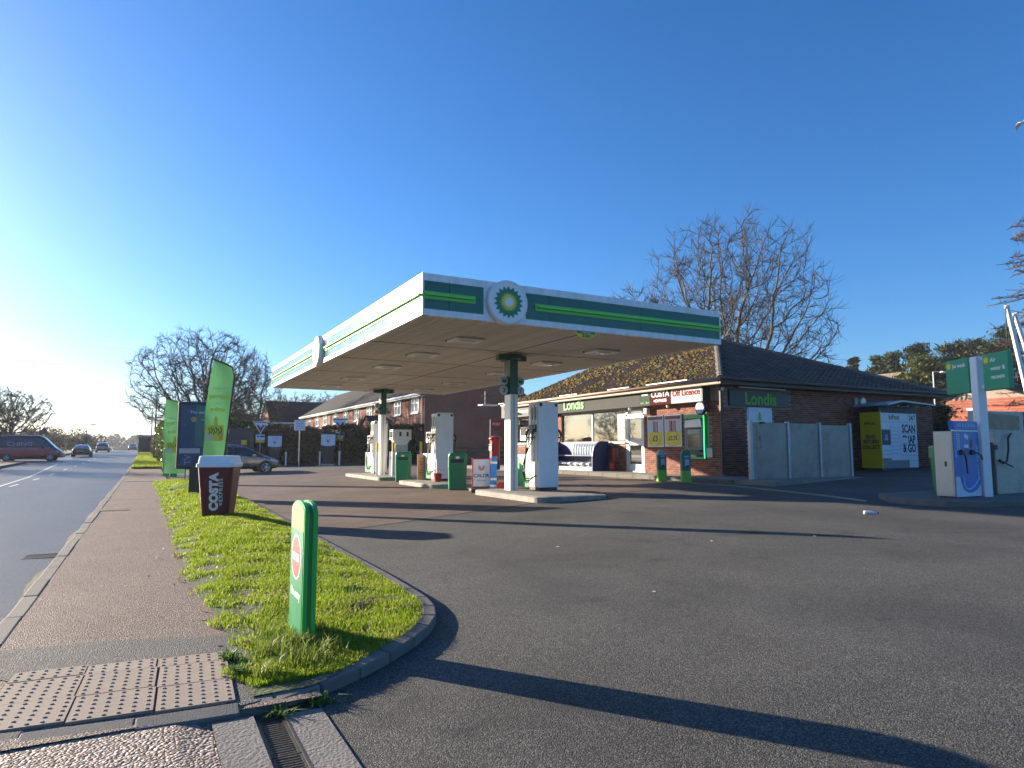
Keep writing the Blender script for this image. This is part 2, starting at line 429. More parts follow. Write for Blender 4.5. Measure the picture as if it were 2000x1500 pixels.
# near footpath
ys = [4.02, 5, 7, 10, 14, 20, 28, 36, 45, 60, 82, 95, 118, 140, 158, 175, 200, 230]
v, f = strip_grid([-.84, -.3, .3, .95], ys, lambda x, y: rise(0, y))
struct(obj('footpath', rawmesh('footpath', v, f, pathmat)))
footpath = bpy.data.objects['footpath']
# dark patch repair across the path just past the tactile paving
vs = [(-.83, 5.36, .004), (-.66, 5.14, .004), (.46, 5.2, .004), (.62, 5.15, .004), (.75, 5.55, .004), (.3, 5.72, .004), (-.2, 5.86, .004), (-.83, 5.95, .004)]
obj('patch_repair', rawmesh('patch', vs, [tuple(range(8))], patchmat), footpath)
vs = [(.46, 4.05, .004), (.62, 4.1, .004), (.9, 4.45, .004), (.8, 5.1, .004), (.62, 5.15, .004), (.47, 5.19, .004)]
obj('patch_repair', rawmesh('patch', vs, [tuple(range(6))], patchmat), footpath)
# crossing of coarse chippings in the foreground
v, f = strip_grid([-1.6, -.97, -.3, .2, .365], [-8, -3, 0, 2, 3.4, 3.93, 4.02], lambda x, y: -.034 if x > .3 else lerp_tab(y, [(0, -.036), (2, -.03), (3.4, -.018), (3.93, -.008)]) - (.05 if x < -1 else 0))
v2, f2 = strip_grid([-1.6, -.97, -.3], [4.02, 4.3], lambda x, y: -.012 - (.05 if x < -1 else 0))
f = f + [tuple(i + len(v) for i in q) for q in f2]; v = v + v2
struct(obj('crossing', rawmesh('crossing', v, f, gravelmat)))
# kerb between road and path: single stones
kerb = struct(obj('kerb', None)); kerb.name = 'kerb'
random.seed(3)
km = MB().box(-.065, 0, -.2, .065, .905, .0).mesh('kerb_stone', kerbm, .012, seg=2)
y = 4.3; i = 0
while y < 60:
    o = obj('kerb_stone', km, kerb, (-.905 + random.uniform(-.006, .006), y, .006 + rise(0, y) + random.uniform(-.005, .004)), (random.uniform(-.006, .006) + (.011 if y > 45 else 0), 0, random.uniform(-.006, .006)))
    y += .915
b = MB()
seq = [60.2, 82, 95, 118, 140, 158, 175, 200, 230]
for y0, y1 in zip(seq, seq[1:]):
    za, zb = rise(0, y0), rise(0, y1)
    b.add([(-.97, y0, za - .15), (-.84, y0, za - .15), (-.84, y1, zb - .15), (-.97, y1, zb - .15), (-.97, y0, za + .006), (-.84, y0, za + .006), (-.84, y1, zb + .006), (-.97, y1, zb + .006)],
          [(0, 3, 2, 1), (4, 5, 6, 7), (0, 1, 5, 4), (1, 2, 6, 5), (2, 3, 7, 6), (3, 0, 4, 7)])
b.build('distant_kerb_run', kerbm, kerb)
# sand and grit lying in the channel beside the kerb
gy = [4.3 + .22 * k for k in range(110)]
random.seed(17)
gw = [max(.02, .10 + .05 * math.sin(k * .31) + random.uniform(-.02, .02)) for k in range(110)]
v = []; f = []
for k, yy in enumerate(gy):
    for xx, dz in ((-.975 - gw[k], .003), (-.975 - gw[k] * .4, .010), (-.975, .022)): v.append((xx, yy, rz_(xx, yy) + dz))
for k in range(109):
    for j in range(2): f.append((k * 3 + j, k * 3 + j + 1, k * 3 + 4 + j, k * 3 + 3 + j))
gm = mat('channel_grit', (.13, .105, .08), .95, var=.45, vs=7, bump=.6, bs=50)
stuff(tag(obj('channel_grit', rawmesh('grit', v, f, gm)), 'sandy grit lying in the road channel beside the kerb', 'grit'))

# tactile paving: tiles with blisters
def tactile_tile(w, d):
    b = MB().box(0, 0, -.03, w - .006, d - .006, 0)
    nx = round(w / .0667); ny = round(d / .0667)
    for i in range(nx):
        for j in range(ny):
            x = (i + .5) * w / nx - .003; y = (j + .5) * d / ny - .003
            b.lathe([(.0115, -.001), (.0105, .0028), (.006, .0048)], 8, (x, y, 0))
    return b.mesh('tactile_tile', tilem, 0)
tt = tactile_tile(.4, .4)
random.seed(5)
for j, y in enumerate((4.17, 4.575)):
    for i, x in enumerate((-.70, -.297, .108)):
        sk = .05 * (-(x) / .4) * .5
        o = obj('tactile_tile', tt, footpath, (x + (.012 if j else 0), y + (.10 if i == 0 else (.05 if i == 1 else 0)), .014 + random.uniform(-.002, .002)), (0, 0, R(-3.2 + random.uniform(-.4, .4))))
tt2 = tactile_tile(.4, .2)
for i, x in enumerate((-.66, -.275, .128)):
    obj('tactile_tile', tt2, footpath, (x, 4.98 + (.10 if i == 0 else (.05 if i == 1 else 0)), .014), (0, 0, R(-3.2)))
# flush kerb stones along the foot of the tactile paving
fk = MB().box(0, 0, -.12, .50, .125, .0).mesh('flush_kerb_stone', kerbm, .01, seg=2)
for i, (x, y, a) in enumerate([(-.98, 4.22, -9), (-.49, 4.11, -6), (.01, 4.045, -3)]):
    obj('flush_kerb_stone', fk, footpath, (x, y - .045, -.008 + .002 * i), (R(9), 0, R(a)))

# kerb round the grass island
GK = [(.46, 4.02), (.72, 4.06), (.98, 4.16), (1.26, 4.32), (1.52, 4.52), (1.78, 4.76), (2.0, 5.02), (2.17, 5.3), (2.29, 5.62), (2.36, 5.98), (2.38, 6.4)]
y = 7.3
while y < 42: GK.append((2.40 + .010 * min(12, y - 6), y)); y += .915
gk = struct(obj('grass_kerb', None))
for (x0, y0), (x1, y1) in zip(GK, GK[1:]):
    d = Vector((x1 - x0, y1 - y0)); L = d.length; d.normalize(); nx, ny = d.y, -d.x
    w = .12
    zt0 = lerp_tab(y0, [(4.0, .002), (4.2, .03), (4.6, .05)]); zt1 = lerp_tab(y1, [(4.0, .002), (4.2, .03), (4.6, .05)])
    p = [(x0, y0), (x0 - nx * w, y0 - ny * w), (x1 - nx * w, y1 - ny * w), (x1, y1)]
    e = .006
    p = [(a + (d.x * e if k < 2 else -d.x * e), c + (d.y * e if k < 2 else -d.y * e)) for k, (a, c) in enumerate(p)]
    zs = [zt0 - .012, zt0, zt1, zt1 - .012]
    vs = [(a, c, -.2) for a, c in p] + [(a, c, z) for (a, c), z in zip(p, zs)]
    b = MB().add(vs, [(0, 3, 2, 1), (4, 5, 6, 7), (0, 1, 5, 4), (1, 2, 6, 5), (2, 3, 7, 6), (3, 0, 4, 7)])
    b.build('kerb_stone', kerbm, gk, .014, seg=2)

# concrete apron with the channel drain
v, f = strip_grid([.365, .57], [-6, 0, 2, 3.95], lambda x, y: -.040 + (.02 if y > 3.9 else 0))
v2, f2 = strip_grid([.735, .93], [-6, 0, 2, 3.95], lambda x, y: -.040)
struct(obj('apron', rawmesh('apron', v + v2, f + [tuple(i + len(v) for i in q) for q in f2], apron_m)))
dr = thing('channel_drain', 'slotted iron channel drain let into the concrete strip in the foreground', 'drain', (.6525, 0, -.046))
MB().box(-.083, -6, -.13, -.07, 3.95, .008).box(.07, -6, -.13, .083, 3.95, .008).box(-.07, -6, -.14, .07, 3.95, -.12).build('channel', iron, dr)
gb = MB().box(-.068, 0, -.012, -.056, .494, .005).box(.056, 0, -.012, .068, .494, .005).box(-.056, 0, -.012, .056, .014, .004).box(-.056, .48, -.012, .056, .494, .004)
for k in range(17): gb.box(-.056, .026 + k * .0266, -.012, .056, .026 + k * .0266 + .013, .003)
gme = gb.mesh('grate', iron)
y = 3.44
while y > .3:
    obj('grate', gme, dr, (random.uniform(-.003, .003), y, random.uniform(-.003, .002)), (0, 0, R(random.uniform(-.5, .5)))); y -= .503

# lines round the shop kerb
def fz4(x, y): return FZ(x)
b = roadmark('e', [((15.0, 20.5), (14.72, 14.0)), ((14.72, 14.0), (13.75, 10.4)), ((13.75, 10.4), (13.2, 8.9))], .07, yellowline, fz4, .012)
b2 = roadmark('e', [((15.15, 20.5), (14.88, 14.0)), ((14.88, 14.0), (13.95, 10.5)), ((13.95, 10.5), (13.35, 9.0))], .07, yellowline, fz4, .012)
fc = bpy.data.objects['forecourt']
b.build('edge_line', yellowline, fc); b2.build('edge_line', yellowline, fc)

# iron covers
mh = thing('manhole_cover', 'rusty rectangular manhole cover set in the tarmac footpath', 'manhole cover', (-.62, 18.2, .0))
MB().box(-.36, -.3, -.03, .36, .3, .006).build('frame', rust, mh, .004)
MB().box(-.3, -.24, -.01, .3, .24, .011).build('cover', rust, mh, .004)
gu = thing('road_gully', 'iron gully grate in the road beside the kerb', 'drain', (-1.26, 12.0, -.155))
MB().box(-.22, -.22, -.05, .22, -.19, .012).box(-.22, .19, -.05, .22, .22, .012).box(-.22, -.19, -.05, -.19, .19, .012).box(.19, -.19, -.05, .22, .19, .012).build('frame', iron, gu)
b = MB()
for k in range(7): b.box(-.19, -.17 + k * .05, -.03, .19, -.145 + k * .05, .009)
b.build('grate', iron, gu)
# ================================================================ paints
white_p = mat('white_paint', (.78, .79, .80), .35, var=.06, vs=2, dirt=.12)
fascia_w = mat('fascia_white', (.76, .77, .78), .4, var=.16, vs=3.0, stretch=(2.5, 2.5, .25), dirt=.12)
cream_p = mat('white_enamel', (.76, .75, .71), .35, var=.06, vs=3, dirt=.10)
dkgreen = mat('dark_green_panel', (.003, .105, .055), .17, var=.22, vs=1.3, coat=0, spec=.45, dirt=.05, rvar=.05)
midgreen = mat('mid_green', (.01, .23, .085), .4, var=.12, vs=4)
ltgreen = mat('light_green', (.10, .55, .05), .35, var=.08, vs=4)
lime = mat('lime_strip', (.12, .60, .06), .3, var=.06, vs=3)
colgreen = mat('column_green', (.008, .075, .045), .4, var=.15, vs=3)
yellow_p = mat('yellow_paint', (.75, .52, .02), .45, var=.12, vs=6)
logo_y = mat('emblem_yellow', (.85, .62, .02), .4, var=.04)
logo_lg = mat('emblem_light_green', (.18, .42, .02), .4, var=.04)
black_p = mat('black_plastic', (.015, .015, .017), .45, var=.2, vs=8)
rubber = mat('hose_rubber', (.012, .012, .013), .5, var=.2, vs=12)
darkgl = mat('dark_screen', (.012, .014, .018), .12, var=.1, spec=.6)
steel = mat('brushed_steel', (.30, .31, .31), .38, metal=.85, var=.12, vs=4, dirt=.15)
galv = mat('galvanised', (.38, .40, .42), .5, metal=.5, var=.18, vs=7)
soffm = mat('soffit_strip', (.55, .50, .41), .6, var=.10, vs=1.5, island=.10, dirt=.10)
red_p = mat('red_paint', (.50, .018, .02), .38, var=.12, vs=5)
blue_p = mat('blue_paint', (.02, .08, .38), .4, var=.1, vs=5)
print_dk = mat('dark_print', (.03, .03, .035), .6, var=.05)
print_w = mat('white_print', (.8, .8, .8), .6, var=.04)
glass_l = mat('lamp_lens', (.7, .7, .68), .2, var=.05)

def star(b, n, r0, r1, y, c, mi=0, th=.004, ph=0, front=True):
    pts = []
    for k in range(2 * n):
        a = ph + PI * k / n; r_ = r0 if k % 2 == 0 else r1
        pts.append((c[0] + r_ * math.sin(a), c[1] + r_ * math.cos(a)))
    cx = [(c[0], c[1])]
    # triangle fan as thin raised plate
    vs = [(c[0], y, c[1])] + [(p[0], y, p[1]) for p in pts]
    fs = [(0, 1 + k, 1 + (k + 1) % (2 * n)) for k in range(2 * n)]
    vs2 = [(p[0], y + th, p[1]) for p in pts]
    o = len(vs); vs += vs2
    fs += [(1 + k, o + k, o + (k + 1) % (2 * n), 1 + (k + 1) % (2 * n)) for k in range(2 * n)]
    b.add(vs, fs, mi)

# ================================================================ canopy
CX0, CX1, CY0, CY1, CZ0, CZ1 = 4.51, 12.28, 11.9, 29.4, 3.95, 4.77
can = thing('forecourt_canopy', 'big flat white and green forecourt canopy with flower emblems on two columns', 'canopy', (0, 0, 0))
# roof deck behind the fascia
MB().box(CX0 + .12, CY0 + .12, CZ0 + .16, CX1 - .12, CY1 - .12, CZ1 - .12).build('roof_deck', galv, can)
def fascia_side(face):
    """white band, green field, white band, as cladding panels; face in 'front','left','right','back'"""
    L0, L1 = (CX0, CX1) if face in ('front', 'back') else (CY0, CY1)
    def slab(a, b_, z0, z1, d0, d1):
        # d measured outward from fascia plane (d1 outer)
        if face == 'front': return MB().box(a, CY0 - d1, z0, b_, CY0 - d0, z1)
        if face == 'back': return MB().box(a, CY1 + d0, z0, b_, CY1 + d1, z1)
        if face == 'left': return MB().box(CX0 - d1, a, z0, CX0 - d0, b_, z1)
        return MB().box(CX1 + d0, a, z0, CX1 + d1, b_, z1)
    n = 4 if face in ('front', 'back') else 8
    mid = {'front': 6.31, 'back': 8.4, 'left': 20.5, 'right': 20.5}[face]
    cuts = [L0 + (L1 - L0) * k / n for k in range(n + 1)]
    if face == 'front': cuts = [4.51, 5.07, 6.31, 7.35, 9.8, 12.28]
    if face in ('left', 'right'): cuts = [11.9, 12.6, 14.9, 17.2, 20.5, 22.6, 24.9, 27.1, 29.4]
    e = .003
    for a, c in zip(cuts, cuts[1:]):
        slab(a + e, c - e, CZ0, CZ0 + .125, -.1, .004).build('lower_band', fascia_w, can)
        slab(a + e, c - e, CZ1 - .145, CZ1, -.1, .004).build('upper_band', fascia_w, can)
        a2, c2 = a, c
        if abs(c - mid) < .01: c2 = mid - .5
        if abs(a - mid) < .01: a2 = mid + .47
        slab(a2 + e, c2 - e, CZ0 + .125, CZ1 - .145, -.1, -.006).build('field_panel', dkgreen, can)
    slab(mid - .5, mid + .47, CZ0 + .125, CZ1 - .145, -.1, -.002).build('emblem_backing', white_p, can)
    ends = [(L0 - (.0 if face != 'left' else 0), mid - .68), (mid + .69, L1)]
    for a, c in ends:
        slab(a + .003, c, 4.27, 4.42, -.006, .012).build('light_strip_housing', ltgreen, can)
        slab(a + .05, c - .05, 4.335, 4.375, .012, .075).build('light_strip', lime, can)
for fc_ in ('front', 'left', 'right', 'back'): fascia_side(fc_)
# corner trims
for x in (CX0, CX1):
    for y in (CY0, CY1):
        sx_ = -1 if x == CX0 else 1; sy_ = -1 if y == CY0 else 1
        MB().box(x - .008 if sx_ < 0 else x - .03, y - .008 if sy_ < 0 else y - .03, CZ0 - .004, x + .03 if sx_ < 0 else x + .008, y + .03 if sy_ < 0 else y + .008, CZ1 + .004).build('corner_trim', white_p, can)
def roundel(parent, c, rot):
    o = obj('emblem', MB().lathe([(.42, 0), (.455, .0), (.455, .10), (.43, .13), (.405, .13), (.395, .115)], 40).mesh('emblem', white_p, 0, True), parent, c, rot)
    # local: lathe axis z outwards; petals lie in xy of that frame
    def layer(nm, n, r0, r1, z, m, ph):
        vs = [(0, 0, z)]; fs = []
        for k in range(2 * n):
            a = ph + PI * k / n; r_ = r0 if k % 2 == 0 else r1
            vs.append((r_ * math.sin(a), r_ * math.cos(a), z))
        for k in range(2 * n): vs.append((vs[1 + k][0], vs[1 + k][1], z - .006))
        N = 2 * n
        fs = [(0, 1 + (k + 1) % N, 1 + k) for k in range(N)] + [(1 + k, 1 + (k + 1) % N, 1 + N + (k + 1) % N, 1 + N + k) for k in range(N)]
        obj(nm, rawmesh(nm, vs, fs, m), o)
    MBd = MB().lathe([(.40, .10), (.40, .117)], 40); obj('emblem_face', MBd.mesh('emblem_face', white_p), o)
    n = 18
    layer('green_petals', n, .335, .262, .124, midgreen_l, 0)
    layer('light_green_petals', n, .215, .165, .130, logo_lg, PI / n)
    layer('yellow_petals', n, .178, .135, .136, logo_y, 0)
    layer('white_petals', n, .115, .078, .142, white_p, PI / n)
    return o
midgreen_l = mat('emblem_green', (.004, .17, .085), .35, var=.05)
roundel(can, (6.31, CY0 - .006, 4.355), (R(90), 0, 0))
roundel(can, (CX0 - .006, 20.5, 4.355), (R(90), 0, R(-90)))
# soffit: long metal strips with lamps let in
random.seed(11)
ns = 74; w = (CX1 - CX0 - .12) / ns
smesh = {}
segs = [(CY0 + .02, 15.45), (15.46, 18.6), (18.61, 22.1), (22.11, 25.6), (25.61, CY1 - .02)]
sm = MB()
sme = MB().prism([(.016, 0), (w - .016, 0), (w - .002, .02), (w, .03), (0, .03), (.002, .02)], CY0 + .02, CY1 - .02, 'xz').mesh('soffit_strip', soffm)
for k in range(ns):
    obj('soffit_strip', sme, can, (CX0 + .06 + k * w, 0, CZ0 + .012 - .012 + random.uniform(-.0025, .0025)))
for yj in (15.45, 18.6, 22.1, 25.6):
    MB().box(CX0 + .05, yj - .012, CZ0 - .006, CX1 - .05, yj + .012, CZ0 + .012).build('soffit_joint', mat('soffit_joint', (.13, .11, .085), .7), can)
MB().box(8.38, CY0 + .05, CZ0 - .008, 8.41, CY1 - .05, CZ0 + .01).build('soffit_joint', MATS['soffit_joint'], can)
for X in (6.45, 10.35):
    for Y in (14.15, 16.9, 19.95, 23.8, 27.1):
        l = MB().box(X - .36, Y - .30, CZ0 - .055, X + .36, Y + .30, CZ0 - .007).build('soffit_lamp', cream_p, can, .012)
        MB().box(X - .20, Y - .16, CZ0 - .075, X + .20, Y + .16, CZ0 - .055).build('lens', glass_l, l, .008)
        MB().box(X - .38, Y + .303, CZ0 - .03, X + .38, Y + .33, CZ0 + .0).build('dark_edge_strip', black_p, l)  # black strip along the far edge of each lamp
# headroom plate hanging from the front edge
hp = MB()
pts = [(8.03, 3.945), (8.58, 3.945)] + [(8.305 + .275 * math.cos(a), 3.945 - .165 * math.sin(a)) for a in [PI * k / 12 for k in range(1, 12)]]
hp.prism(pts, CY0 + .03, CY0 + .045, 'xz').build('headroom_sign', yellow_p, can)
hd = MB().prism([(8.05, 3.943), (8.56, 3.943), (8.53, 3.895), (8.08, 3.895)], CY0 + .025, CY0 + .031, 'xz').build('headroom_sign_band', midgreen, can)
text('headroom_lettering', '3.6m', .11, print_dk, can, (8.305, CY0 + .027, 3.85), bold=.002)
text('headroom_lettering', 'HEADROOM', .042, print_w, can, (8.305, CY0 + .023, 3.918))
# columns
def column(cx, cy, nums, cup_top):
    zb = FZ(cx) + .1
    dx, dy = .115, .17
    cm = MB()
    cm.box(cx - dx, cy - dy, zb, cx + dx, cy + dy, 2.86).build('column', cream_p, can, .01)
    MB().box(cx - dx - .004, cy - dy - .004, 2.86, cx + dx + .004, cy + dy + .004, CZ0).build('column_top', colgreen, can, .01)
    MB().box(cx - .012, cy - dy - .012, zb, cx - .002, cy - dy + .01, CZ0 - .02).build('cover_joint', mat('joint_line', (.10, .10, .10), .6), can)
    MB().box(cx - .42, cy - .11, CZ0 - .17, cx + .42, cy + .11, CZ0 - .03).build('column_head', colgreen, can, .01)
    MB().box(cx - .11, cy - .42, CZ0 - .16, cx + .11, cy + .42, CZ0 - .035).build('column_head', colgreen, can, .01)
    MB().box(cx - dx - .02, cy - dy - .02, zb, cx + dx + .02, cy + dy + .02, zb + .02).build('base_plate', galv, can)
    for s, nm in ((-1, nums[0]), (1, nums[1])):
        z1, z2 = (2.97, 3.23) if cup_top else (3.23, 2.97)
        MB().box(min(cx + s * dx, cx + s * .25), cy - .03, 2.86, max(cx + s * dx, cx + s * .25), cy + .03, 3.34).build('number_bracket', colgreen, can)
        xx = cx + s * .25
        for z, kind in ((z1, 'n'), (z2, 'c')):
            d = MB().lathe([(.118, 0), (.122, .006), (.122, .03), (.112, .034)], 28).build('number_disc' if kind == 'n' else 'symbol_disc', mat('disc_grey', (.50, .52, .50), .5), can, loc=(xx, cy - .035, z), rot=(R(90), 0, 0))
            if kind == 'n': text('number', nm, .17, print_dk, d, (0, 0, .036), (0, 0, 0), bold=.002)
            else:
                MB().prism([(-.085, .055), (.085, .055), (.055, -.06), (-.055, -.06)], .034, .038, 'xy').build('cup_symbol', colgreen, d)
                MB().prism([(-.07, .04), (.07, .04), (.064, .02), (-.064, .02)], .038, .041, 'xy').build('cup_symbol_rim', mat('disc_grey', (.5, .52, .5)), d)
column(8.60, 15.9, ('2', '1'), True)
column(8.80, 27.8, ('8', '7'), False)
# stickers on the near column
for z, c_ in ((1.93, red_p), (1.82, blue_p), (1.72, red_p), (1.62, blue_p)):
    MB().box(8.48, 15.80, z, 8.4835, 15.99, z + .07).build('sticker', c_, can)
# small camera on the far column head
b = MB().box(9.05, 27.5, 3.78, 9.2, 27.8, 3.92); b.build('camera', black_p, can, .01)

# ================================================================ pump islands
def island(x0, x1, y0, y1, nm):
    z = FZ((x0 + x1) / 2)
    o = struct(obj('pump_island', None, None, (0, 0, 0)))
    r_ = .28
    pts = []
    for (cx, cy, a0) in ((x0 + r_, y0 + r_, 180), (x1 - r_, y0 + r_, 270), (x1 - r_, y1 - r_, 0), (x0 + r_, y1 - r_, 90)):
        for k in range(7):
            a = R(a0 + 90 * k / 6); pts.append((cx + r_ * math.cos(a), cy + r_ * math.sin(a)))
    inner = [((x - (x0 + x1) / 2) * .86 + (x0 + x1) / 2, (y - (y0 + y1) / 2) * .96 + (y0 + y1) / 2) for x, y in pts]
    MB().prism(inner, z - .1, z + .116, 'xy').build('island_top', concrete, o)
    # rim in kerb sections
    n = len(pts)
    groups = [(0, 6), (6, 7), (7, 13), (13, 14), (14, 20), (20, 21), (21, 27), (27, 28)]
    for a, c in groups:
        b = MB()
        idx = [k % n for k in range(a, c + 1)]
        for i, j in zip(idx, idx[1:]):
            (xa, ya), (xb, yb) = pts[i], pts[j]; (xc, yc), (xd, yd) = inner[i], inner[j]
            b.add([(xa, ya, z - .1), (xb, yb, z - .1), (xb, yb, z + .105), (xa, ya, z + .105), (xc, yc, z + .12), (xd, yd, z + .12)], [(0, 1, 2, 3), (3, 2, 5, 4)])
        b.build('island_kerb', islm, o)
    return o
islm = mat('island_kerb_paint', (.30, .28, .24), .85, var=.45, vs=3, bump=.3, bs=70, dirt=.6)
island(7.85, 9.86, 13.2, 16.75, 1)
island(7.85, 9.7, 19.6, 23.0, 2)
island(7.95, 10.1, 25.3, 30.6, 3)

# ================================================================ fuel pumps
def make_pump(label):
    p = thing('fuel_pump', label, 'fuel pump', group='fuel pumps under the canopy')
    # local frame: x 0..0.6 (0 = road side), y 0 = near end, z 0 = island top
    MB().box(0.03, .03, 0, .57, .55, .07).build('plinth', black_p, p)
    MB().box(0.0, 0.0, .07, .60, .05, 2.33).build('end_panel', white_p, p, .012, seg=2)
    MB().box(0.02, .05, .07, .58, .58, 2.30).build('hose_mast', cream_p, p, .01)
    for s in (0, 1):
        fx = 0 if s == 0 else .6; sg = -1 if s == 0 else 1
        for k in range(3):
            y = .10 + k * .155
            # vertical rib, slot and nozzle boot
            MB().box(min(fx, fx + sg * .03), y - .055, .75, max(fx, fx + sg * .03), y + .05, 2.26).build('hose_channel', cream_p, p, .008)
            MB().box(min(fx + sg * .03, fx + sg * .036), y - .018, 1.85, max(fx + sg * .03, fx + sg * .036), y + .018, 2.18).build('slot', darkgl, p)
            MB().box(min(fx + sg * .03, fx + sg * .04), y - .04, 1.52, max(fx + sg * .03, fx + sg * .04), y + .04, 1.72).build('nozzle_holster', black_p, p)
            n = MB(); x0 = fx + sg * .04
            n.tube([(x0 + sg * .0, y, 1.60), (x0 + sg * .06, y, 1.56), (x0 + sg * .11, y, 1.46), (x0 + sg * .10, y, 1.32)], [.022, .035, .034, .024], 8)
            n.box(min(x0 + sg * .02, x0 + sg * .075), y - .02, 1.36, max(x0 + sg * .02, x0 + sg * .075), y + .02, 1.40)
            nz = n.build('nozzle', [black_p, mat('nozzle_sleeve', (.55, .56, .55), .5)][1 if k == 1 else 0], p, smooth=True)
            h = []
            drop = [.16, .10, .05][k]; bow = [.42, .20, .06][k]
            for t_ in range(15):
                u = t_ / 14
                yy = y + bow * math.sin(PI * u) * (1 if k < 2 else -.3) + .02 * u
                zz = 1.32 * (1 - u) ** 1.6 + (drop) * (1 - (1 - u) ** 1.6) + (0 if u < .75 else (u - .75) * .9)
                xx = x0 + sg * (.10 + .05 * math.sin(PI * u) - .13 * max(0, u - .7) / .3)
                h.append((xx, yy, zz))
            MB().tube(h, .0145, 8).build('hose', rubber, p, smooth=True)
    # low hydraulics cabinet with the printed sweep
    MB().box(.02, .58, .05, .58, 1.36, .93).build('cabinet', cream_p, p, .01)
    for fx, sg in ((.016, -1), (.584, 1)):
        a = []
        for k in range(13):
            u = k / 12; a.append((1.345 - .26 * (1 - u) - .50 * u ** 1.0, .86 * (1 - u) ** 1.7 + .30 * u))
        poly = [(1.345, .06), (1.345, .86)] + [(1.345 - .18 - .58 * (k / 12), .86 - .58 * math.sin(k / 12 * PI / 2)) for k in range(13)] + [(.595, .06)]
        x = fx + sg * .001
        MB().prism(poly, min(x, x + sg * .004), max(x, x + sg * .004), 'yz').build('green_sweep', midgreen, p)
        e1 = [(1.345 - .18 - .58 * (k / 12), .86 - .58 * math.sin(k / 12 * PI / 2)) for k in range(13)]
        e2 = [(y_ - .035, z_ + .045) for y_, z_ in e1]; e2[0] = (e1[0][0] - .05, .86); e2[-1] = (.595, e1[-1][1] + .05)
        MB().prism(e1 + e2[::-1], min(x, x + sg * .0045), max(x, x + sg * .0045), 'yz').build('lime_sweep', ltgreen, p)
    # display head
    d = MB().box(-.02, .60, 1.30, .62, .98, 1.68).build('display_head', cream_p, p, .012)
    for fx, sg in ((-.02, -1), (.62, 1)):
        MB().box(min(fx, fx + sg * .004), .64, 1.45, max(fx, fx + sg * .004), .93, 1.64).build('display', darkgl, d)
    MB().box(.15, .62, .93, .45, .9, 1.30).build('display_post', cream_p, p)
    # two dark squares high on the end panel
    for x in (.02, .50): MB().box(x, -.004, 2.20, x + .085, .0, 2.29).build('badge', mat('badge', (.05, .03, .04), .4), p)
    return p
pl = ['nearest fuel pump with white end panel beside column numbered 1 and 2', 'middle fuel pump with red bucket hung at its foot', 'farthest fuel pump standing just behind the gas dispenser']
pump = make_pump(pl[0]); pump.location = (9.06, 15.22, FZ(9.3) + .118)
p2 = copy_tree(pump); p2.location = (8.72, 21.45, FZ(9.0) + .118); p2['label'] = pl[1]
p3 = copy_tree(pump); p3.location = (8.78, 28.85, FZ(9.0) + .118); p3['label'] = pl[2]

# gas dispenser in front of the far pump
lp = thing('gas_dispenser', 'squat white gas dispenser with meter head and red lettering on far island', 'fuel dispenser', (8.82, 26.35, FZ(9) + .118))
MB().box(0, 0, 0, .75, .5, .98).build('cabinet', cream_p, lp, .012)
MB().box(.02, -.004, .05, .73, 0, .93).build('door', mat('pale_green', (.45, .56, .50), .4), lp)
MB().box(.1, .08, .98, .65, .42, 1.25).build('meter_neck', galv, lp, .01)
MB().prism([(.02, 1.45), (.73, 1.45), (.6, 1.22), (.15, 1.22)], .1, .4, 'xz').build('meter_funnel', cream_p, lp)
MB().box(-.02, .02, 1.45, .78, .46, 1.88).build('meter_head', cream_p, lp, .02)
for x in (.25, .56): MB().box(x, .012, 1.6, x + .09, .02, 1.78).build('dial', darkgl, lp)
MB().box(-.026, .08, 1.55, -.02, .4, 1.8).build('display', darkgl, lp)
text('lettering', 'LPG', .2, red_p, lp, (-.004, .26, .7), LEFT, bold=.004)
for i, (x, y) in enumerate(((8.72, 26.05), (8.45, 27.3), (9.95, 26.2))):
    q = thing('guard_post', ['yellow topped guard post just left of gas dispenser front', 'yellow topped guard post on the road side of the far island', 'yellow topped guard post at shop side of gas dispenser'][i], 'bollard', (x, y, FZ(x) + .118), group='guard posts on far island')
    MB().tube([(0, 0, 0), (0, 0, .98)], .055, 12).build('post', white_p, q)
    MB().tube([(0, 0, .98), (0, 0, 1.36)], .058, 12).build('post_top', yellow_p, q)
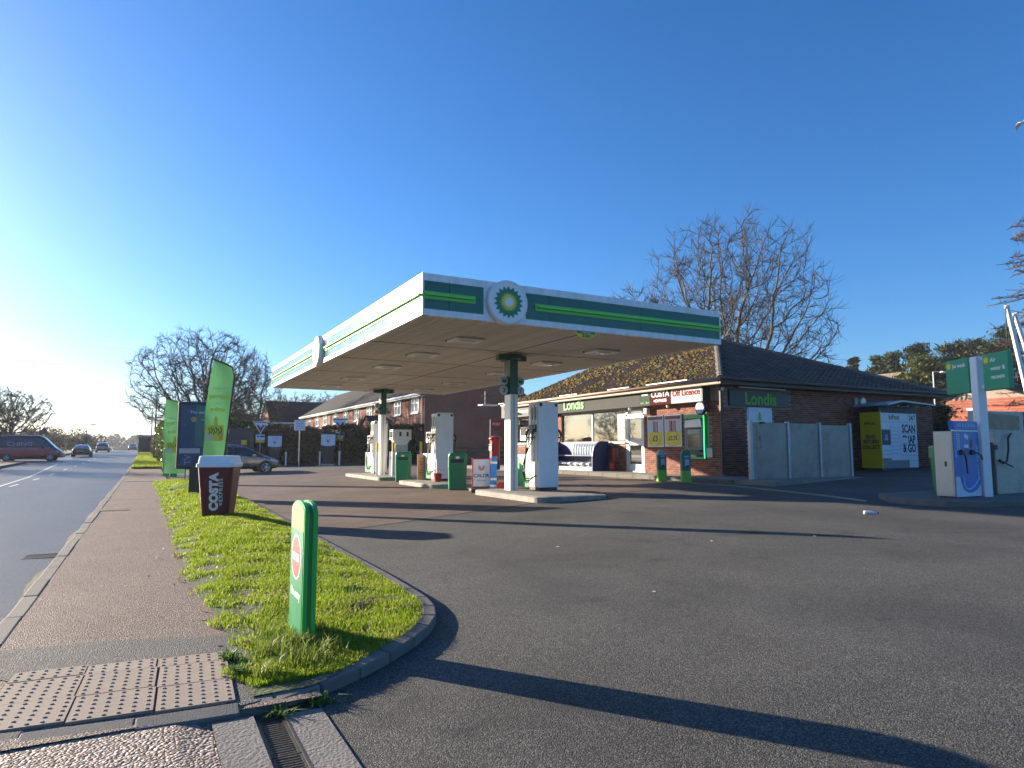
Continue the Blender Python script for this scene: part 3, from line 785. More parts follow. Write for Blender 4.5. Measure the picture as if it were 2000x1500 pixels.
# ================================================================ shop
SX, SY, SY1, SXE = 17.0, 16.55, 31.0, 29.3      # front wall x, side wall y, far gable y, rear x
SZ = .52                                         # shop floor / pavement level
EZ = 3.70
brickm = mat('brick', (.22, .075, .048), .85, var=.22, vs=14, bump=.25, bs=120, island=.38)
mortar = mat('mortar', (.30, .26, .22), .95, var=.2, vs=8, bump=.2)
sign_grey_shaded = mat('sign_grey_shaded', (.075, .078, .072), .8, spec=.15, var=.06, vs=1.5)  # grey darkened so the colour carries the shade on the sign
sign_dk = mat('sign_charcoal', (.055, .058, .05), .5, var=.08, vs=1.5)
alu = mat('window_frame', (.50, .50, .49), .45, metal=.3, var=.06)
dkframe = mat('dark_frame', (.03, .028, .026), .5, var=.1)
brown = mat('brown_fascia', (.055, .035, .025), .55, var=.15, vs=4)
def glassmat(name, col=(.012, .014, .015), alpha=.82, rough=.03):
    m = bpy.data.materials.new(name); m.use_nodes = True; t = m.node_tree; p = t.nodes['Principled BSDF']
    p.inputs['Base Color'].default_value = (*col, 1); p.inputs['Roughness'].default_value = rough; p.inputs['IOR'].default_value = 1.9
    p.inputs['Specular IOR Level'].default_value = .9; p.inputs['Alpha'].default_value = alpha
    n = nd(t, 'ShaderNodeTexNoise'); n.inputs['Scale'].default_value = .8; tc = nd(t, 'ShaderNodeTexCoord'); t.links.new(tc.outputs['Object'], n.inputs['Vector'])
    b = nd(t, 'ShaderNodeBump'); b.inputs['Strength'].default_value = .05; b.inputs['Distance'].default_value = .02
    t.links.new(n.outputs[0], b.inputs['Height']); t.links.new(b.outputs[0], p.inputs['Normal'])
    MATS[name] = m; return m
glass = glassmat('window_glass')
shop = thing('shop_building', 'low brick petrol station shop with mossy hipped tile roof', 'building', (0, 0, 0))

# paved strip round the shop and its kerb
pv = MB()
zf = lambda x: FZ(x) + .125
vs = [(15.45, 13.6, 0), (15.45, 31, 0), (17.0, 31, 0), (17.0, 13.6, 0)]
struct(MB().prism([(15.45, 15.0), (15.45, 34), (17.3, 34), (17.3, 15.0)], .2, SZ - .02, 'xy').build('shop_pavement', concrete))
sk = struct(obj('shop_kerb', None))
y = 14.6
while y < 34:
    MB().box(15.31, y, .2, 15.445, y + .91, SZ - .03 + .004 * math.sin(y * 3)).build('kerb_stone', kerbm, sk, .015, seg=2); y += .917
struct(MB().prism([(15.46, 13.1), (15.46, 14.98), (17.3, 14.98), (30, 14.98), (30, 13.9), (21, 13.9)], .2, SZ - .03, 'xy').build('side_pavement', concrete))

# walls: mortar core with single bricks standing proud
core = MB()
core.box(SX + .012, SY + .012, .2, SX + .2, 20.58, EZ - .05)
core.box(SX + .012, 21.72, .2, SX + .2, 26.5, 1.62)
core.box(SX + .012, 26.5, .2, SX + .2, 26.85, EZ - .05)
core.box(SX + .012, 26.85, .2, SX + .2, SY1, 1.62)
core.box(SX + .012, 20.58, 2.95, SX + .2, SY1, EZ - .05)
core.box(SX + .2, SY + .012, .2, SXE, SY + .2, EZ - .05)
core.box(SXE - .2, SY + .2, .2, SXE, SY1, EZ - .05)
core.box(SX + .2, SY1 - .2, .2, SXE - .2, SY1, EZ - .05)
core.build('wall', mortar, shop)
cam_p = Vector((0, 0, 1.4))
bricks = []
bw, bh, jt = .215, .065, .0105
def lay(face, a0, a1, z0, z1, holes=()):
    z = z0; r_ = 0
    while z + bh <= z1:
        a = a0 - (bw + jt) / 2 * (r_ % 2)
        while a < a1:
            s, e = max(a, a0), min(a + bw, a1)
            if e - s > .05:
                ok = True
                for (h0, h1, hz0, hz1) in holes:
                    if e > h0 and s < h1 and z + bh > hz0 and z < hz1: ok = False
                if ok: bricks.append((face, s, e, z))
            a += bw + jt
        z += bh + jt; r_ += 1
random.seed(21)
lay('L', SY + .005, 20.56, SZ - .04, 3.05, [(17.2, 18.25, 1.1, 2.6)])
lay('L', 21.74, 26.48, SZ - .04, 1.6)
lay('L', 26.86, SY1, SZ - .04, 1.6)
lay('L', 26.5, 26.84, SZ - .04, 3.0)
lay('F', SX + .005, SXE, SZ - .04, EZ - .12, [(17.33, 20.3, 2.85, 3.45), (18.27, 19.4, .3, 2.82)])
def brick_v(face, s, e, z):
    d = random.uniform(-.002, .003)
    if face == 'L': x0, y0, x1, y1 = SX - d, s, SX + .012, e
    else: x0, y0, x1, y1 = s, SY - d, e, SY + .012
    return x0, y0, z, x1, y1, z + bh
bricks.sort(key=lambda q: (Vector((SX, (q[1] + q[2]) / 2, q[3])) - cam_p).length if q[0] == 'L' else (Vector(((q[1] + q[2]) / 2, SY, q[3])) - cam_p).length + (3 if q[3] < 2.0 else 0))
unitL = MB().box(0, 0, 0, .014, bw, bh).mesh('brick', brickm)
unitF = MB().box(0, 0, 0, bw, .014, bh).mesh('brick', brickm)
rest = MB(); cnt = 0
for q in bricks:
    if cnt < 300 and q[2] - q[1] > bw - .002:
        x0, y0, z0, x1, y1, z1 = brick_v(*q)
        obj('brick', unitL if q[0] == 'L' else unitF, shop, (x0, y0, z0)); cnt += 1
    else:
        rest.box(*brick_v(*q))
me = rawmesh('brickwork', rest.v, rest.f, brickm)
stuff(obj('brickwork', me, shop))
# dark interior
inn = mat('shop_interior', (.10, .10, .095), .8, var=.3, vs=2)
MB().box(SX + .9, 20.6, .4, SX + 1.0, SY1 - .2, EZ - .2).build('interior_back', inn, shop)
MB().box(SX + .2, 16.8, .4, SX + 6, SY1 - .2, .5).build('interior_floor', inn, shop)
# windows: frame, mullions and panes
def window(y0, y1, z0, z1, parent, ncol):
    w = obj('window', MB().box(SX + .06, y0, z0, SX + .12, y0 + .05, z1).box(SX + .06, y1 - .05, z0, SX + .12, y1, z1).box(SX + .06, y0, z0, SX + .12, y1, z0 + .05).box(SX + .06, y0, z1 - .05, SX + .12, y1, z1).mesh('window', dkframe), parent)
    step = (y1 - y0) / ncol
    for k in range(ncol):
        MB().box(SX + .085, y0 + k * step + .05, z0 + .05, SX + .095, y0 + (k + 1) * step - .03, z1 - .05).build('pane', glass, w)
        if k: MB().box(SX + .05, y0 + k * step - .035, z0 + .04, SX + .125, y0 + k * step + .035, z1 - .04).build('mullion', alu, w)
    MB().box(SX - .07, y0 - .03, z0 - .06, SX + .1, y1 + .03, z0).build('sill', white_p, w, .008)
    return w
w1 = window(21.72, 26.46, 1.68, 2.98, shop, 2)
w2 = window(26.86, 30.9, 1.68, 2.98, shop, 2)
# window vinyl beside the door
MB().box(SX + .078, 21.80, 1.75, SX + .084, 22.35, 2.9).build('window_vinyl', mat('vinyl_grey', (.12, .13, .125), .5), w1)
text('window_lettering', 'SHOP\nLOCAL', .13, print_w, w1, (SX + .076, 22.07, 2.4), LEFT)
text('window_lettering', 'CASH', .16, mat('pale_mint', (.55, .68, .62), .5), w1, (SX + .076, 22.07, 1.95), LEFT)
# door
dr_ = obj('door', MB().box(SX + .02, 20.60, SZ - .02, SX + .10, 20.68, 2.95).box(SX + .02, 21.58, SZ - .02, SX + .10, 21.70, 2.95).box(SX + .02, 20.60, 2.70, SX + .10, 21.70, 2.78).box(SX + .02, 20.60, 2.90, SX + .10, 21.70, 2.97).mesh('door', alu), shop)
lf = MB().box(SX + .03, 20.69, SZ, SX + .08, 20.77, 2.68).box(SX + .03, 21.49, SZ, SX + .08, 21.57, 2.68).box(SX + .03, 20.77, SZ, SX + .08, 21.49, SZ + .28).box(SX + .03, 20.77, 1.55, SX + .08, 21.49, 1.82).box(SX + .03, 20.77, 2.58, SX + .08, 21.49, 2.68).build('door_leaf', alu, dr_, .006)
MB().box(SX + .05, 20.77, SZ + .28, SX + .06, 21.49, 1.55).box(SX + .05, 20.77, 1.82, SX + .06, 21.49, 2.58).box(SX + .05, 20.68, 2.78, SX + .06, 21.58, 2.90).build('door_glass', glass, dr_)
MB().tube([(SX - .03, 21.45, 1.5), (SX - .03, 21.45, 1.95)], .015, 8).build('door_handle', steel, dr_)
MB().box(SX - .03, 20.5, SZ - .03, SX + .2, 21.75, SZ + .02).build('door_step', galv, dr_)
# sign band over the front
FX = SX - .34
def band(name, y0, y1, m, x=FX, z0=3.03, z1=3.68, th=.05):
    return MB().box(x, y0, z0, x + th, y1, z1).build(name, m, shop, .004)
band('sign_band', 20.36, 26.4, sign_grey_shaded); band('sign_band', 26.41, 31.9, mat('sign_pale_shaded', (.22, .225, .22), .8, spec=.15))  # pale board also has the shade put into its colour
MB().box(FX + .05, 17.1, 3.06, SX, 31.9, 3.10).build('sign_soffit', white_p, shop)
MB().box(FX - .03, 20.36, 3.68, SX - .02, 31.95, 3.73).build('sign_capping', cream_p, shop)
gl = mat('sign_pale_green', (.36, .62, .34), .8, var=.05, spec=.15)
text('sign_lettering', 'Londis', .62, gl, shop, (FX - .004, 24.95, 3.34), LEFT, .02, .012)
text('sign_lettering', 'Welcome to your', .26, mat('sign_lime', (.40, .72, .22), .5), shop, (FX - .004, 29.4, 3.3), LEFT, .008, .006)
cp = band('hours_panel', 19.78, 20.35, mat('hours_green', (.05, .075, .05), .8, spec=.15), FX - .004)
text('hours_lettering', '6am - 8pm', .12, gl, shop, (FX - .008, 20.06, 3.15), LEFT)
MB().box(FX - .009, 19.9, 3.42, FX - .004, 20.25, 3.5).build('hours_print', midgreen, shop)
cb = band('coffee_sign', 18.62, 19.77, mat('sign_maroon', (.075, .010, .014), .85, var=.06, spec=.1), FX - .006)
MB().box(FX - .03, 18.62, 3.68, SX - .02, 19.9, 3.73).build('sign_capping', red_p, shop)
text('coffee_lettering', 'COSTA', .30, print_w, cb, (FX - .010, 19.2, 3.42), LEFT, .006, .010, space=1.02)
text('coffee_lettering', '\u2261EXPRESS', .155, print_w, cb, (FX - .010, 19.2, 3.18), LEFT, .003, .002, space=1.1)
ob = band('licence_sign', 17.08, 18.61, mat('sign_white', (.45, .46, .48), .85, var=.04, spec=.1), FX - .006)
text('licence_lettering', 'Off Licence', .30, mat('sign_red_ink', (.26, .012, .008), .9, spec=.1), ob, (FX - .010, 17.84, 3.38), LEFT, .003, .006)
MB().box(FX - .03, 17.06, 3.68, SX - .02, 18.6, 3.73).build('sign_capping', white_p, shop)
MB().box(FX, 17.04, 3.04, SX, 17.08, 3.7).build('sign_end', sign_dk, shop)
# trough lights on bent arms above the signs
for ya, yb in ((17.4, 19.6), (20.6, 22.0), (24.2, 25.6), (29.6, 31.6)):
    t_ = MB().box(FX - .34, ya, 3.76, FX - .26, yb, 3.80).build('sign_lamp', alu, shop, .008)
    for y in (ya + .12, yb - .12):
        MB().tube([(FX - .30, y, 3.78), (FX - .12, y, 3.84), (FX + .02, y, 3.70)], .011, 6).build('lamp_arm', dkframe, t_)
# posters in frames
def poster(y0, y1, z0, z1, price, ng):
    f_ = MB().box(SX - .05, y0, z0, SX - .015, y1, z1).build('poster_frame', white_p, shop, .006)
    MB().box(SX - .053, y0 + .04, z0 + .04, SX - .050, y1 - .04, z1 - .04).build('poster_sheet', mat('poster_grey', (.52, .53, .56), .5, var=.1), f_)
    MB().box(SX - .0555, y0 + .04, z0 + .04, SX - .053, y1 - .04, z0 + .56).build('poster_price_field', mat('poster_yellow', (.70, .56, .04), .5, var=.12, vs=5), f_)
    MB().box(SX - .0555, y0 + .05, z1 - .16, SX - .053, y1 - .05, z1 - .05).build('poster_heading', mat('poster_maroon', (.25, .035, .04), .5), f_)
    for k in range(ng):
        a = y0 + .3 + k * .09
        MB().box(SX - .0555, a, z1 - .62, SX - .053, a + .065, z1 - .22).build('poster_picture', [red_p, mat('poster_pink', (.5, .2, .16), .5), print_dk][k % 3], f_)
    b = MB()
    cy, cz, rr = (y0 + y1) / 2, z0 + .30, .34
    hexp = [(cy + rr * math.cos(R(60 * k)), cz + .26 * math.sin(R(60 * k)) / .866) for k in range(6)]
    for (ya, za), (yb, zb) in zip(hexp, hexp[1:] + hexp[:1]): b.tube([(SX - .056, ya, za), (SX - .056, yb, zb)], .005, 4)
    b.build('poster_outline', print_dk, f_)
    text('poster_price', price, .30 if len(price) < 4 else .22, print_dk, f_, (SX - .058, cy, cz), LEFT, .001, .006)
poster(19.40, 20.30, 1.48, 2.66, '\u00a33', 3)
poster(18.42, 19.33, 1.49, 2.66, '\u00a35.75', 4)
# cash machine
am = obj('cash_machine', MB().box(SX - .02, 17.27, 1.08, SX + .3, 18.22, 2.57).mesh('cash_machine', mat('atm_dark', (.04, .045, .045), .4)), shop)
MB().box(SX - .10, 17.25, 1.06, SX - .0, 17.31, 2.60).build('green_surround', mat('atm_green', (.02, .42, .09), .35), am)
MB().box(SX - .10, 17.31, 2.48, SX - .0, 18.24, 2.60).build('green_surround', MATS['atm_green'], am)
MB().box(SX - .16, 17.31, 1.06, SX - .0, 18.24, 1.12).build('green_surround', MATS['atm_green'], am)
MB().box(SX - .112, 17.243, 1.08, SX - .10, 17.27, 2.56).build('light_strip', mat('atm_glow', (.02, .8, .2), .4, emit=1.2, ecol=(.02, .9, .2)), am)
MB().prism([(17.33, 2.15), (18.22, 2.15), (18.16, 2.42), (17.4, 2.46)], SX - .13, SX - .02, 'yz').build('hood', mat('atm_silver', (.5, .51, .52), .4, metal=.4), am, .02)
MB().box(SX - .06, 17.38, 1.36, SX - .02, 18.16, 2.12).build('surround', mat('atm_grey', (.17, .175, .18), .45), am, .02)
MB().box(SX - .066, 17.52, 1.93, SX - .06, 18.1, 2.08).build('notice', mat('atm_mint', (.33, .42, .35), .5), am)
MB().box(SX - .066, 17.5, 1.45, SX - .06, 18.1, 1.88).build('screen', darkgl, am)
MB().box(SX - .20, 17.4, 1.30, SX - .02, 18.1, 1.37).build('shelf', MATS['atm_dark'], am, .01)
MB().box(SX - .17, 17.6, 1.13, SX - .02, 18.15, 1.20).build('lower_panel', MATS['atm_mint'], am, .01)
cs = obj('cash_sign', MB().lathe([(.225, 0), (.235, .02), (.235, .09), (.215, .1)], 32).mesh('cash_sign', mat('navy_paint', (.012, .025, .11), .4), 0, True), shop, (SX - .16, 17.26, 2.80), (R(90), 0, R(-90)))
MB().lathe([(.18, .1), (.18, .108)], 32).build('cash_sign_face', mat('cash_face', (.45, .52, .66), .5), cs)
text('cash_sign_lettering', 'Cash', .11, MATS['navy_paint'], cs, (0, .02, .109), (0, 0, 0))
MB().tube([(-.07, -.04, .11), (-.03, -.09, .11), (.04, -.09, .11), (.08, -.03, .11)], .008, 5).build('cash_sign_smile', MATS['navy_paint'], cs)
MB().box(SX - .16, 17.2, 2.7, SX, 17.3, 2.78).build('cash_sign_bracket', dkframe, cs and shop)
MB().box(SX - .07, 16.92, 1.12, SX, 17.2, 1.44).build('meter_box', mat('box_grey', (.42, .42, .40), .5), shop, .008)
# floodlight, cameras
fl = MB().box(SX - .22, 20.12, 2.72, SX - .06, 20.34, 2.96).build('floodlight', white_p, shop, .02)
MB().box(SX - .225, 20.15, 2.75, SX - .218, 20.31, 2.93).build('lens', glass_l, fl)
for (x, y, z) in ((SX - .2, 18.95, 2.97), (SX - .25, 21.1, 2.98), (SX - .02, SY - .12, 3.42)):
    MB().lathe([(.02, .06), (.06, .05), (.065, .0), (.05, -.05), (.02, -.07)], 14, (x, y, z)).build('dome_camera', white_p, shop, smooth=True)
MB().box(SX - .02, 20.38, 2.02, SX + .01, 20.48, 2.25).build('door_keypad', MATS['navy_paint'], shop)
# corner downpipe
MB().box(SX - .09, SY - .09, SZ - .03, SX - .012, SY - .012, 3.5).build('downpipe', brown, shop, .01)
MB().box(SX - .12, SY - .12, SZ - .03, SX + .0, SY - .0, SZ + .03).build('downpipe_shoe', concrete, shop)
# eaves: soffit board, fascia board, gutter
oh = .5
MB().box(SX - oh, SY - oh, EZ - .16, SX + .1, SY1 + .2, EZ - .13).build('eaves_soffit', brown, shop)
MB().box(SX + .1, SY - oh, EZ - .16, SXE + oh, SY + .1, EZ - .13).build('eaves_soffit', brown, shop)
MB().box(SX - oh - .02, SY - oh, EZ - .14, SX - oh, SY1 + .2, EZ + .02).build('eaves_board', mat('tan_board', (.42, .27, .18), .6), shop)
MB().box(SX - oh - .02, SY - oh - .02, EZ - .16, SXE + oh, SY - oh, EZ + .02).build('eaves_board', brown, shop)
def gutter(pts, m=brown):
    MB().tube(pts, .055, 8).build('gutter', m, shop, smooth=True)
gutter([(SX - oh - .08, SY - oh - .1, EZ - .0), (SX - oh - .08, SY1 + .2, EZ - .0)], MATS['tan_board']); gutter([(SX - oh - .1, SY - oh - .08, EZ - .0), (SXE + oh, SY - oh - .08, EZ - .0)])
# side wall: sign, door, alarm boxes
sd = MB().box(17.33, SY - .09, 2.87, 20.28, SY - .012, 3.43).build('side_sign', sign_dk, shop, .004)
text('side_sign_lettering', 'Londis', .60, mat('sign_green', (.09, .40, .03), .5, var=.05), shop, (18.82, SY - .094, 3.12), FRONT, .012, .012)
MB().box(17.6, SY - .30, 3.47, 19.9, SY - .22, 3.51).build('sign_lamp', alu, shop, .008)
sdoor = MB().box(18.27, SY - .035, SZ, 19.40, SY + .02, 2.80).build('side_door', mat('door_white', (.62, .66, .72), .45), shop, .006)
MB().box(18.22, SY - .02, SZ, 18.27, SY + .02, 2.84).box(19.4, SY - .02, SZ, 19.45, SY + .02, 2.84).box(18.22, SY - .02, 2.8, 19.45, SY + .02, 2.85).build('door_frame', MATS['door_white'], sdoor)
MB().prism([(18.72, 2.4), (18.9, 2.4), (18.87, 2.62), (18.81, 2.7), (18.75, 2.62)], SY - .041, SY - .036, 'xz').build('bag_symbol', logo_lg, sdoor)
MB().box(24.0, SY - .1, 3.08, 24.22, SY, 3.38).build('alarm_box', mat('alarm_teal', (.12, .28, .27), .4), shop, .03)
MB().prism([(24.56 + .17 * math.cos(R(60 * k + 30)), 3.22 + .19 * math.sin(R(60 * k + 30))) for k in range(6)], SY - .09, SY, 'xz').build('alarm_box', white_p, shop)
b = MB(); ring = [(23.95 + .2 * math.cos(R(30 * k)), SY - .03, 2.85 + .16 * math.sin(R(30 * k))) for k in range(13)]
b.tube(ring, .014, 6).build('coiled_cable', black_p, shop)
MB().box(28.6, SY - .06, 3.2, 28.72, SY, 3.32).build('lamp', white_p, shop)

# roof -----------------------------------------------------------------
RZ = 6.45; AX, AY = 23.15, 22.7
RX0, RY0, RX1, RY1 = SX - oh, SY - oh, SXE + oh, SY1 + .2
tile_f = mat('roof_tile_mossy', (.042, .031, .023), .98, spec=.1, rvar=.02, var=.45, vs=7, bump=.5, bs=40, island=.35)
tile_s = mat('roof_tile_dark', (.062, .050, .040), .9, var=.4, vs=7, bump=.5, bs=40, island=.3)
moss_m = mat('roof_moss', (.145, .088, .024), .98, spec=.1, rvar=.02, var=.7, vs=9, bump=.6, bs=60, island=.4)
moss_g = mat('roof_moss_green', (.085, .085, .022), .95, var=.5, vs=9, bump=.6, bs=60, island=.4)
c0, c1, c2, c3 = (RX0, RY0, EZ), (RX1, RY0, EZ), (RX1, RY1, EZ), (RX0, RY1, EZ)
ap, ae = (AX, AY, RZ), (AX, RY1, RZ)
dz_ = -.035
dn = lambda p: (p[0], p[1], p[2] + dz_)
MB().add([dn(c0), dn(c3), dn(ae), dn(ap)], [(0, 1, 2, 3)]).add([dn(c0), dn(ap), dn(c1)], [(0, 1, 2)]).add([dn(c1), dn(ap), dn(ae), dn(c2)], [(0, 1, 2, 3)]).add([dn(c3), dn(c2), dn(ae)], [(0, 1, 2)]).build('roof_deck', tile_s, shop)
tiles = []
def slope_frame(o, u, n_up):
    return o, u, n_up
random.seed(31)
tw, ex = .30, .30
def tile_mesh():
    n = 5; vs = []
    prof = [(0, .0), (.06, .022), (.13, .026), (.19, .008), (.30, .004)]
    for (x, h) in prof: vs += [(x, 0, h + .018), (x, .36, h * .8)]
    fs = [(2 * k, 2 * k + 2, 2 * k + 3, 2 * k + 1) for k in range(n - 1)]
    o = len(vs)
    for (x, h) in prof: vs.append((x, 0, h - .012))
    fs += [(o + k, o + k + 1, 2 * (k + 1), 2 * k) for k in range(n - 1)]
    fs.append((0, 1, o))
    return vs, fs
tv, tf = tile_mesh()
def place_tiles(which):
    """tile course frames on one slope: returns matrices"""
    out = []
    if which == 'front':
        run = AX - RX0; L = math.hypot(run, RZ - EZ); s = Vector((run, 0, RZ - EZ)) / L; u = Vector((0, -1, 0))   # u runs to -Y so the tile faces out
        k = 0
        while k * ex < L - .1:
            t_ = k * ex; x = RX0 + s.x * t_; lim0 = RY0 + t_ / L * (AY - RY0); y = RY1
            off = (k % 2) * tw / 2
            y = RY1 - off
            while y - tw > lim0 - .1:
                if y - tw * .5 > lim0: out.append(((x, y, EZ + s.z * t_), u, s))
                y -= tw
            k += 1
    else:
        run = AY - RY0; L = math.hypot(run, RZ - EZ); s = Vector((0, run, RZ - EZ)) / L; u = Vector((1, 0, 0))
        k = 0
        while k * ex < L - .1:
            t_ = k * ex; l0 = RX0 + t_ / L * (AX - RX0); l1 = RX1 - t_ / L * (RX1 - AX)
            x = RX0 + (k % 2) * tw / 2
            while x < l1 - .1:
                if x + tw * .5 > l0 and x + tw * .6 < l1: out.append(((x, RY0 + s.y * t_, EZ + s.z * t_), u, s))
                x += tw
            k += 1
    return out
for which, tm in (('front', tile_f), ('side', tile_s)):
    fr = place_tiles(which)
    fr.sort(key=lambda q: (Vector(q[0]) - cam_p).length)
    ume = rawmesh('roof_tile', tv, tf, tm)
    big = MB()
    for i, (o_, u, s) in enumerate(fr):
        n_ = u.cross(s).normalized()
        tilt = random.uniform(-.012, .012)
        M4 = Matrix(((u.x, s.x, n_.x, o_[0]), (u.y, s.y, n_.y, o_[1]), (u.z, s.z, n_.z, o_[2] + random.uniform(-.004, .006)), (0, 0, 0, 1))) @ Matrix.Rotation(tilt, 4, 'Z')
        if i < 150:
            ob_ = obj('roof_tile', ume, shop); ob_.matrix_local = M4
        else:
            big.T = M4; big.add(tv, tf)
    stuff(obj('roof_tiles', rawmesh('roof_tiles', big.v, big.f, tm), shop))
# ridge and hip caps
capm = mat('ridge_tile', (.16, .13, .10), .95, var=.35, vs=6, bump=.4, bs=30, island=.2)
def caps(a, b_, m=capm):
    a = Vector(a); b_ = Vector(b_); d = b_ - a; n = max(1, int(d.length / .42)); d /= n
    for k in range(n):
        p = a + d * k
        MB().tube([p, p + d * .97], [.135, .125], 10).build('ridge_tile', m, shop, smooth=False)
caps(c0, ap); caps(ap, ae); caps(c1, ap)
# moss lumps over the front slope
random.seed(41)
def lumps(n, dens, m, name, which='front', seed=1):
    rng = np.random.default_rng(seed)
    V = []; Fc = []
    run = AX - RX0; L = math.hypot(run, RZ - EZ)
    c_ = 0; tries = 0
    while c_ < n and tries < n * 6:
        tries += 1
        t_ = rng.uniform(.02, .98)
        y = rng.uniform(RY0 + t_ * (AY - RY0) + .15, RY1 - .1)
        # patchiness
        pz = math.sin(y * 1.3 + t_ * 5) + math.sin(y * 2.9 - t_ * 11 + 1) + math.sin(y * .6 + 2.2 * seed)
        if pz < rng.uniform(-2.2, 1.8) - dens: continue
        tt_ = (round(t_ * L / ex) * ex - .03 + rng.uniform(-.05, .09)) / L
        cx = RX0 + tt_ * run; cz = EZ + tt_ * (RZ - EZ) + .03
        r_ = min(.15, .038 * math.exp(rng.normal(0, .5)))
        o = len(V); nn = 6
        V.append((cx - .37 * r_ * .4, y, cz + r_ * .55))
        for ring_, (rr, hh) in enumerate(((.65, .38), (1, -.08))):
            for k in range(nn):
                a = 2 * PI * k / nn + rng.uniform(-.3, .3); q = r_ * rr * rng.uniform(.8, 1.25)
                dx = math.cos(a) * q * .8; dy = math.sin(a) * q * 1.35
                V.append((cx + dx, y + dy, cz + dx * (RZ - EZ) / run + r_ * hh))
        for k in range(nn):
            k2 = (k + 1) % nn
            Fc.append((o, o + 1 + k, o + 1 + k2)); Fc.append((o + 1 + k, o + 1 + nn + k, o + 1 + nn + k2)); Fc.append((o + 1 + k, o + 1 + nn + k2, o + 1 + k2))
        c_ += 1
    stuff(obj(name, rawmesh(name, V, Fc, m, smooth=True), shop))
lumps(2100, .1, moss_m, 'moss', seed=1)
lumps(900, .0, moss_g, 'moss', seed=4)
# chimney-like vent? none. Gable end wall under the roof
MB().prism([(SX - .1, EZ - .14), (SXE + .1, EZ - .14), (AX, RZ - .12)], SY1 - .02, SY1 + .05, 'xz').build('gable', mortar, shop)
# ================================================================ grass island
gxmin_tab = [(4.2, .64), (5.6, .68), (8.2, .52), (13.7, .52), (33, .42)]
def kerb_x(Y):
    ks = GK
    for (x0, y0), (x1, y1) in zip(ks, ks[1:]):
        if y0 <= Y <= y1: return x0 + (x1 - x0) * (Y - y0) / (y1 - y0)
    return ks[-1][0]
def gz(X, Y):
    u = min(1, max(0, (X - .5) / 1.75))
    return .012 + .03 * u + .12 * math.sin(PI * u) * min(1, max(0, (Y - 5) / 5)) * min(1, max(0, (34 - Y) / 4))
ys = [4.16, 4.3, 4.5, 4.7, 4.95, 5.2, 5.5, 6, 6.5, 7, 8, 9, 10, 12, 14, 17, 20, 24, 28, 31, 33]
vs = []; fs = []
for Y in ys:
    a = lerp_tab(Y, gxmin_tab) - .06; c = kerb_x(Y) - .07
    for k in range(9):
        X = a + (c - a) * k / 8; vs.append((X, Y, gz(X, Y)))
for j in range(len(ys) - 1):
    for k in range(8): fs.append((j * 9 + k, j * 9 + k + 1, (j + 1) * 9 + k + 1, (j + 1) * 9 + k))
turf = mat('turf', (.055, .075, .016), .95, var=.4, vs=5, bump=.6, bs=40)
struct(obj('verge', rawmesh('verge', vs, fs, turf, smooth=True)))
grass_m = leafmat('grass_blade', (.11, .20, .008), (.34, .42, .018), .5, .5, (.38, .34, .10))
rng = np.random.default_rng(7)
def blades(P, h, w, lean=.6):
    """P (n,3) roots -> one mesh of bent two-segment blades"""
    n = len(P)
    a = rng.uniform(0, 2 * PI, n); hh = h * rng.uniform(.5, 1.35, n); ww = w * rng.uniform(.6, 1.3, n)
    d = np.stack([np.cos(a), np.sin(a), np.zeros(n)], 1); s = np.stack([-np.sin(a), np.cos(a), np.zeros(n)], 1)
    le = lean * rng.uniform(.1, 1.2, n)
    up = np.array([0, 0, 1.])
    m1 = P + up * (hh * .6)[:, None] + d * (hh * le * .35)[:, None]
    tp = P + up * (hh * (1 - .25 * le))[:, None] + d * (hh * le)[:, None]
    V = np.concatenate([P - s * ww[:, None] / 2, P + s * ww[:, None] / 2, m1 + s * ww[:, None] * .4, m1 - s * ww[:, None] * .4, tp], 0)
    i = np.arange(n)
    F1 = np.stack([i, i + n, i + 2 * n, i + 3 * n], 1)
    F2 = np.stack([i + 3 * n, i + 2 * n, i + 4 * n, i + 4 * n], 1)
    return V, F1, F2
def blade_mesh(name, sets, m):
    Vs, T = [], []; o = 0
    for V, F1, F2 in sets:
        T.append(np.concatenate([F1[:, [0, 1, 2]], F1[:, [0, 2, 3]], F2[:, [0, 1, 2]]]) + o); Vs.append(V); o += len(V)
    return np_mesh(name, np.concatenate(Vs), np.concatenate(T), m)
def scatter(y0, y1, n, seed=0):
    out = []
    while len(out) < n:
        Y = rng.uniform(y0, y1); a = lerp_tab(Y, gxmin_tab) + .10 * math.sin(Y * 7.1) * math.sin(Y * 2.3) - .02; c = kerb_x(Y) - .125
        if Y < 4.3: continue
        X = rng.uniform(a - .06, c)
        if X < a and rng.random() < .6: continue
        # bare, thin spots
        q = math.sin(X * 9 + Y * 3.1) * math.sin(X * 4.1 - Y * 5.3)
        if X < a + .35 and q > .1 and rng.random() < .8: continue
        if q > .62 and rng.random() < .7: continue
        out.append((X, Y, gz(X, Y) - .004))
    return np.array(out)
# slabby clumps: taller blades where the noise is high
def hvar(P): return 1 + .35 * np.sin(P[:, 0] * 7.3 + P[:, 1] * 2.1) * np.sin(P[:, 1] * 5.7 - P[:, 0] * 3)
sets = []
for y0, y1, n, h, w in ((4.3, 6.2, 28000, .037, .0055), (6.2, 9, 32000, .037, .006), (9, 15, 38000, .044, .009), (15, 33, 36000, .06, .016)):
    P = scatter(y0, y1, n); sets.append(blades(P, h * hvar(P), w))
go = obj('grass', blade_mesh('grass', sets, grass_m))
stuff(tag(go, 'short bright green grass on the verge between path and forecourt', 'grass'))
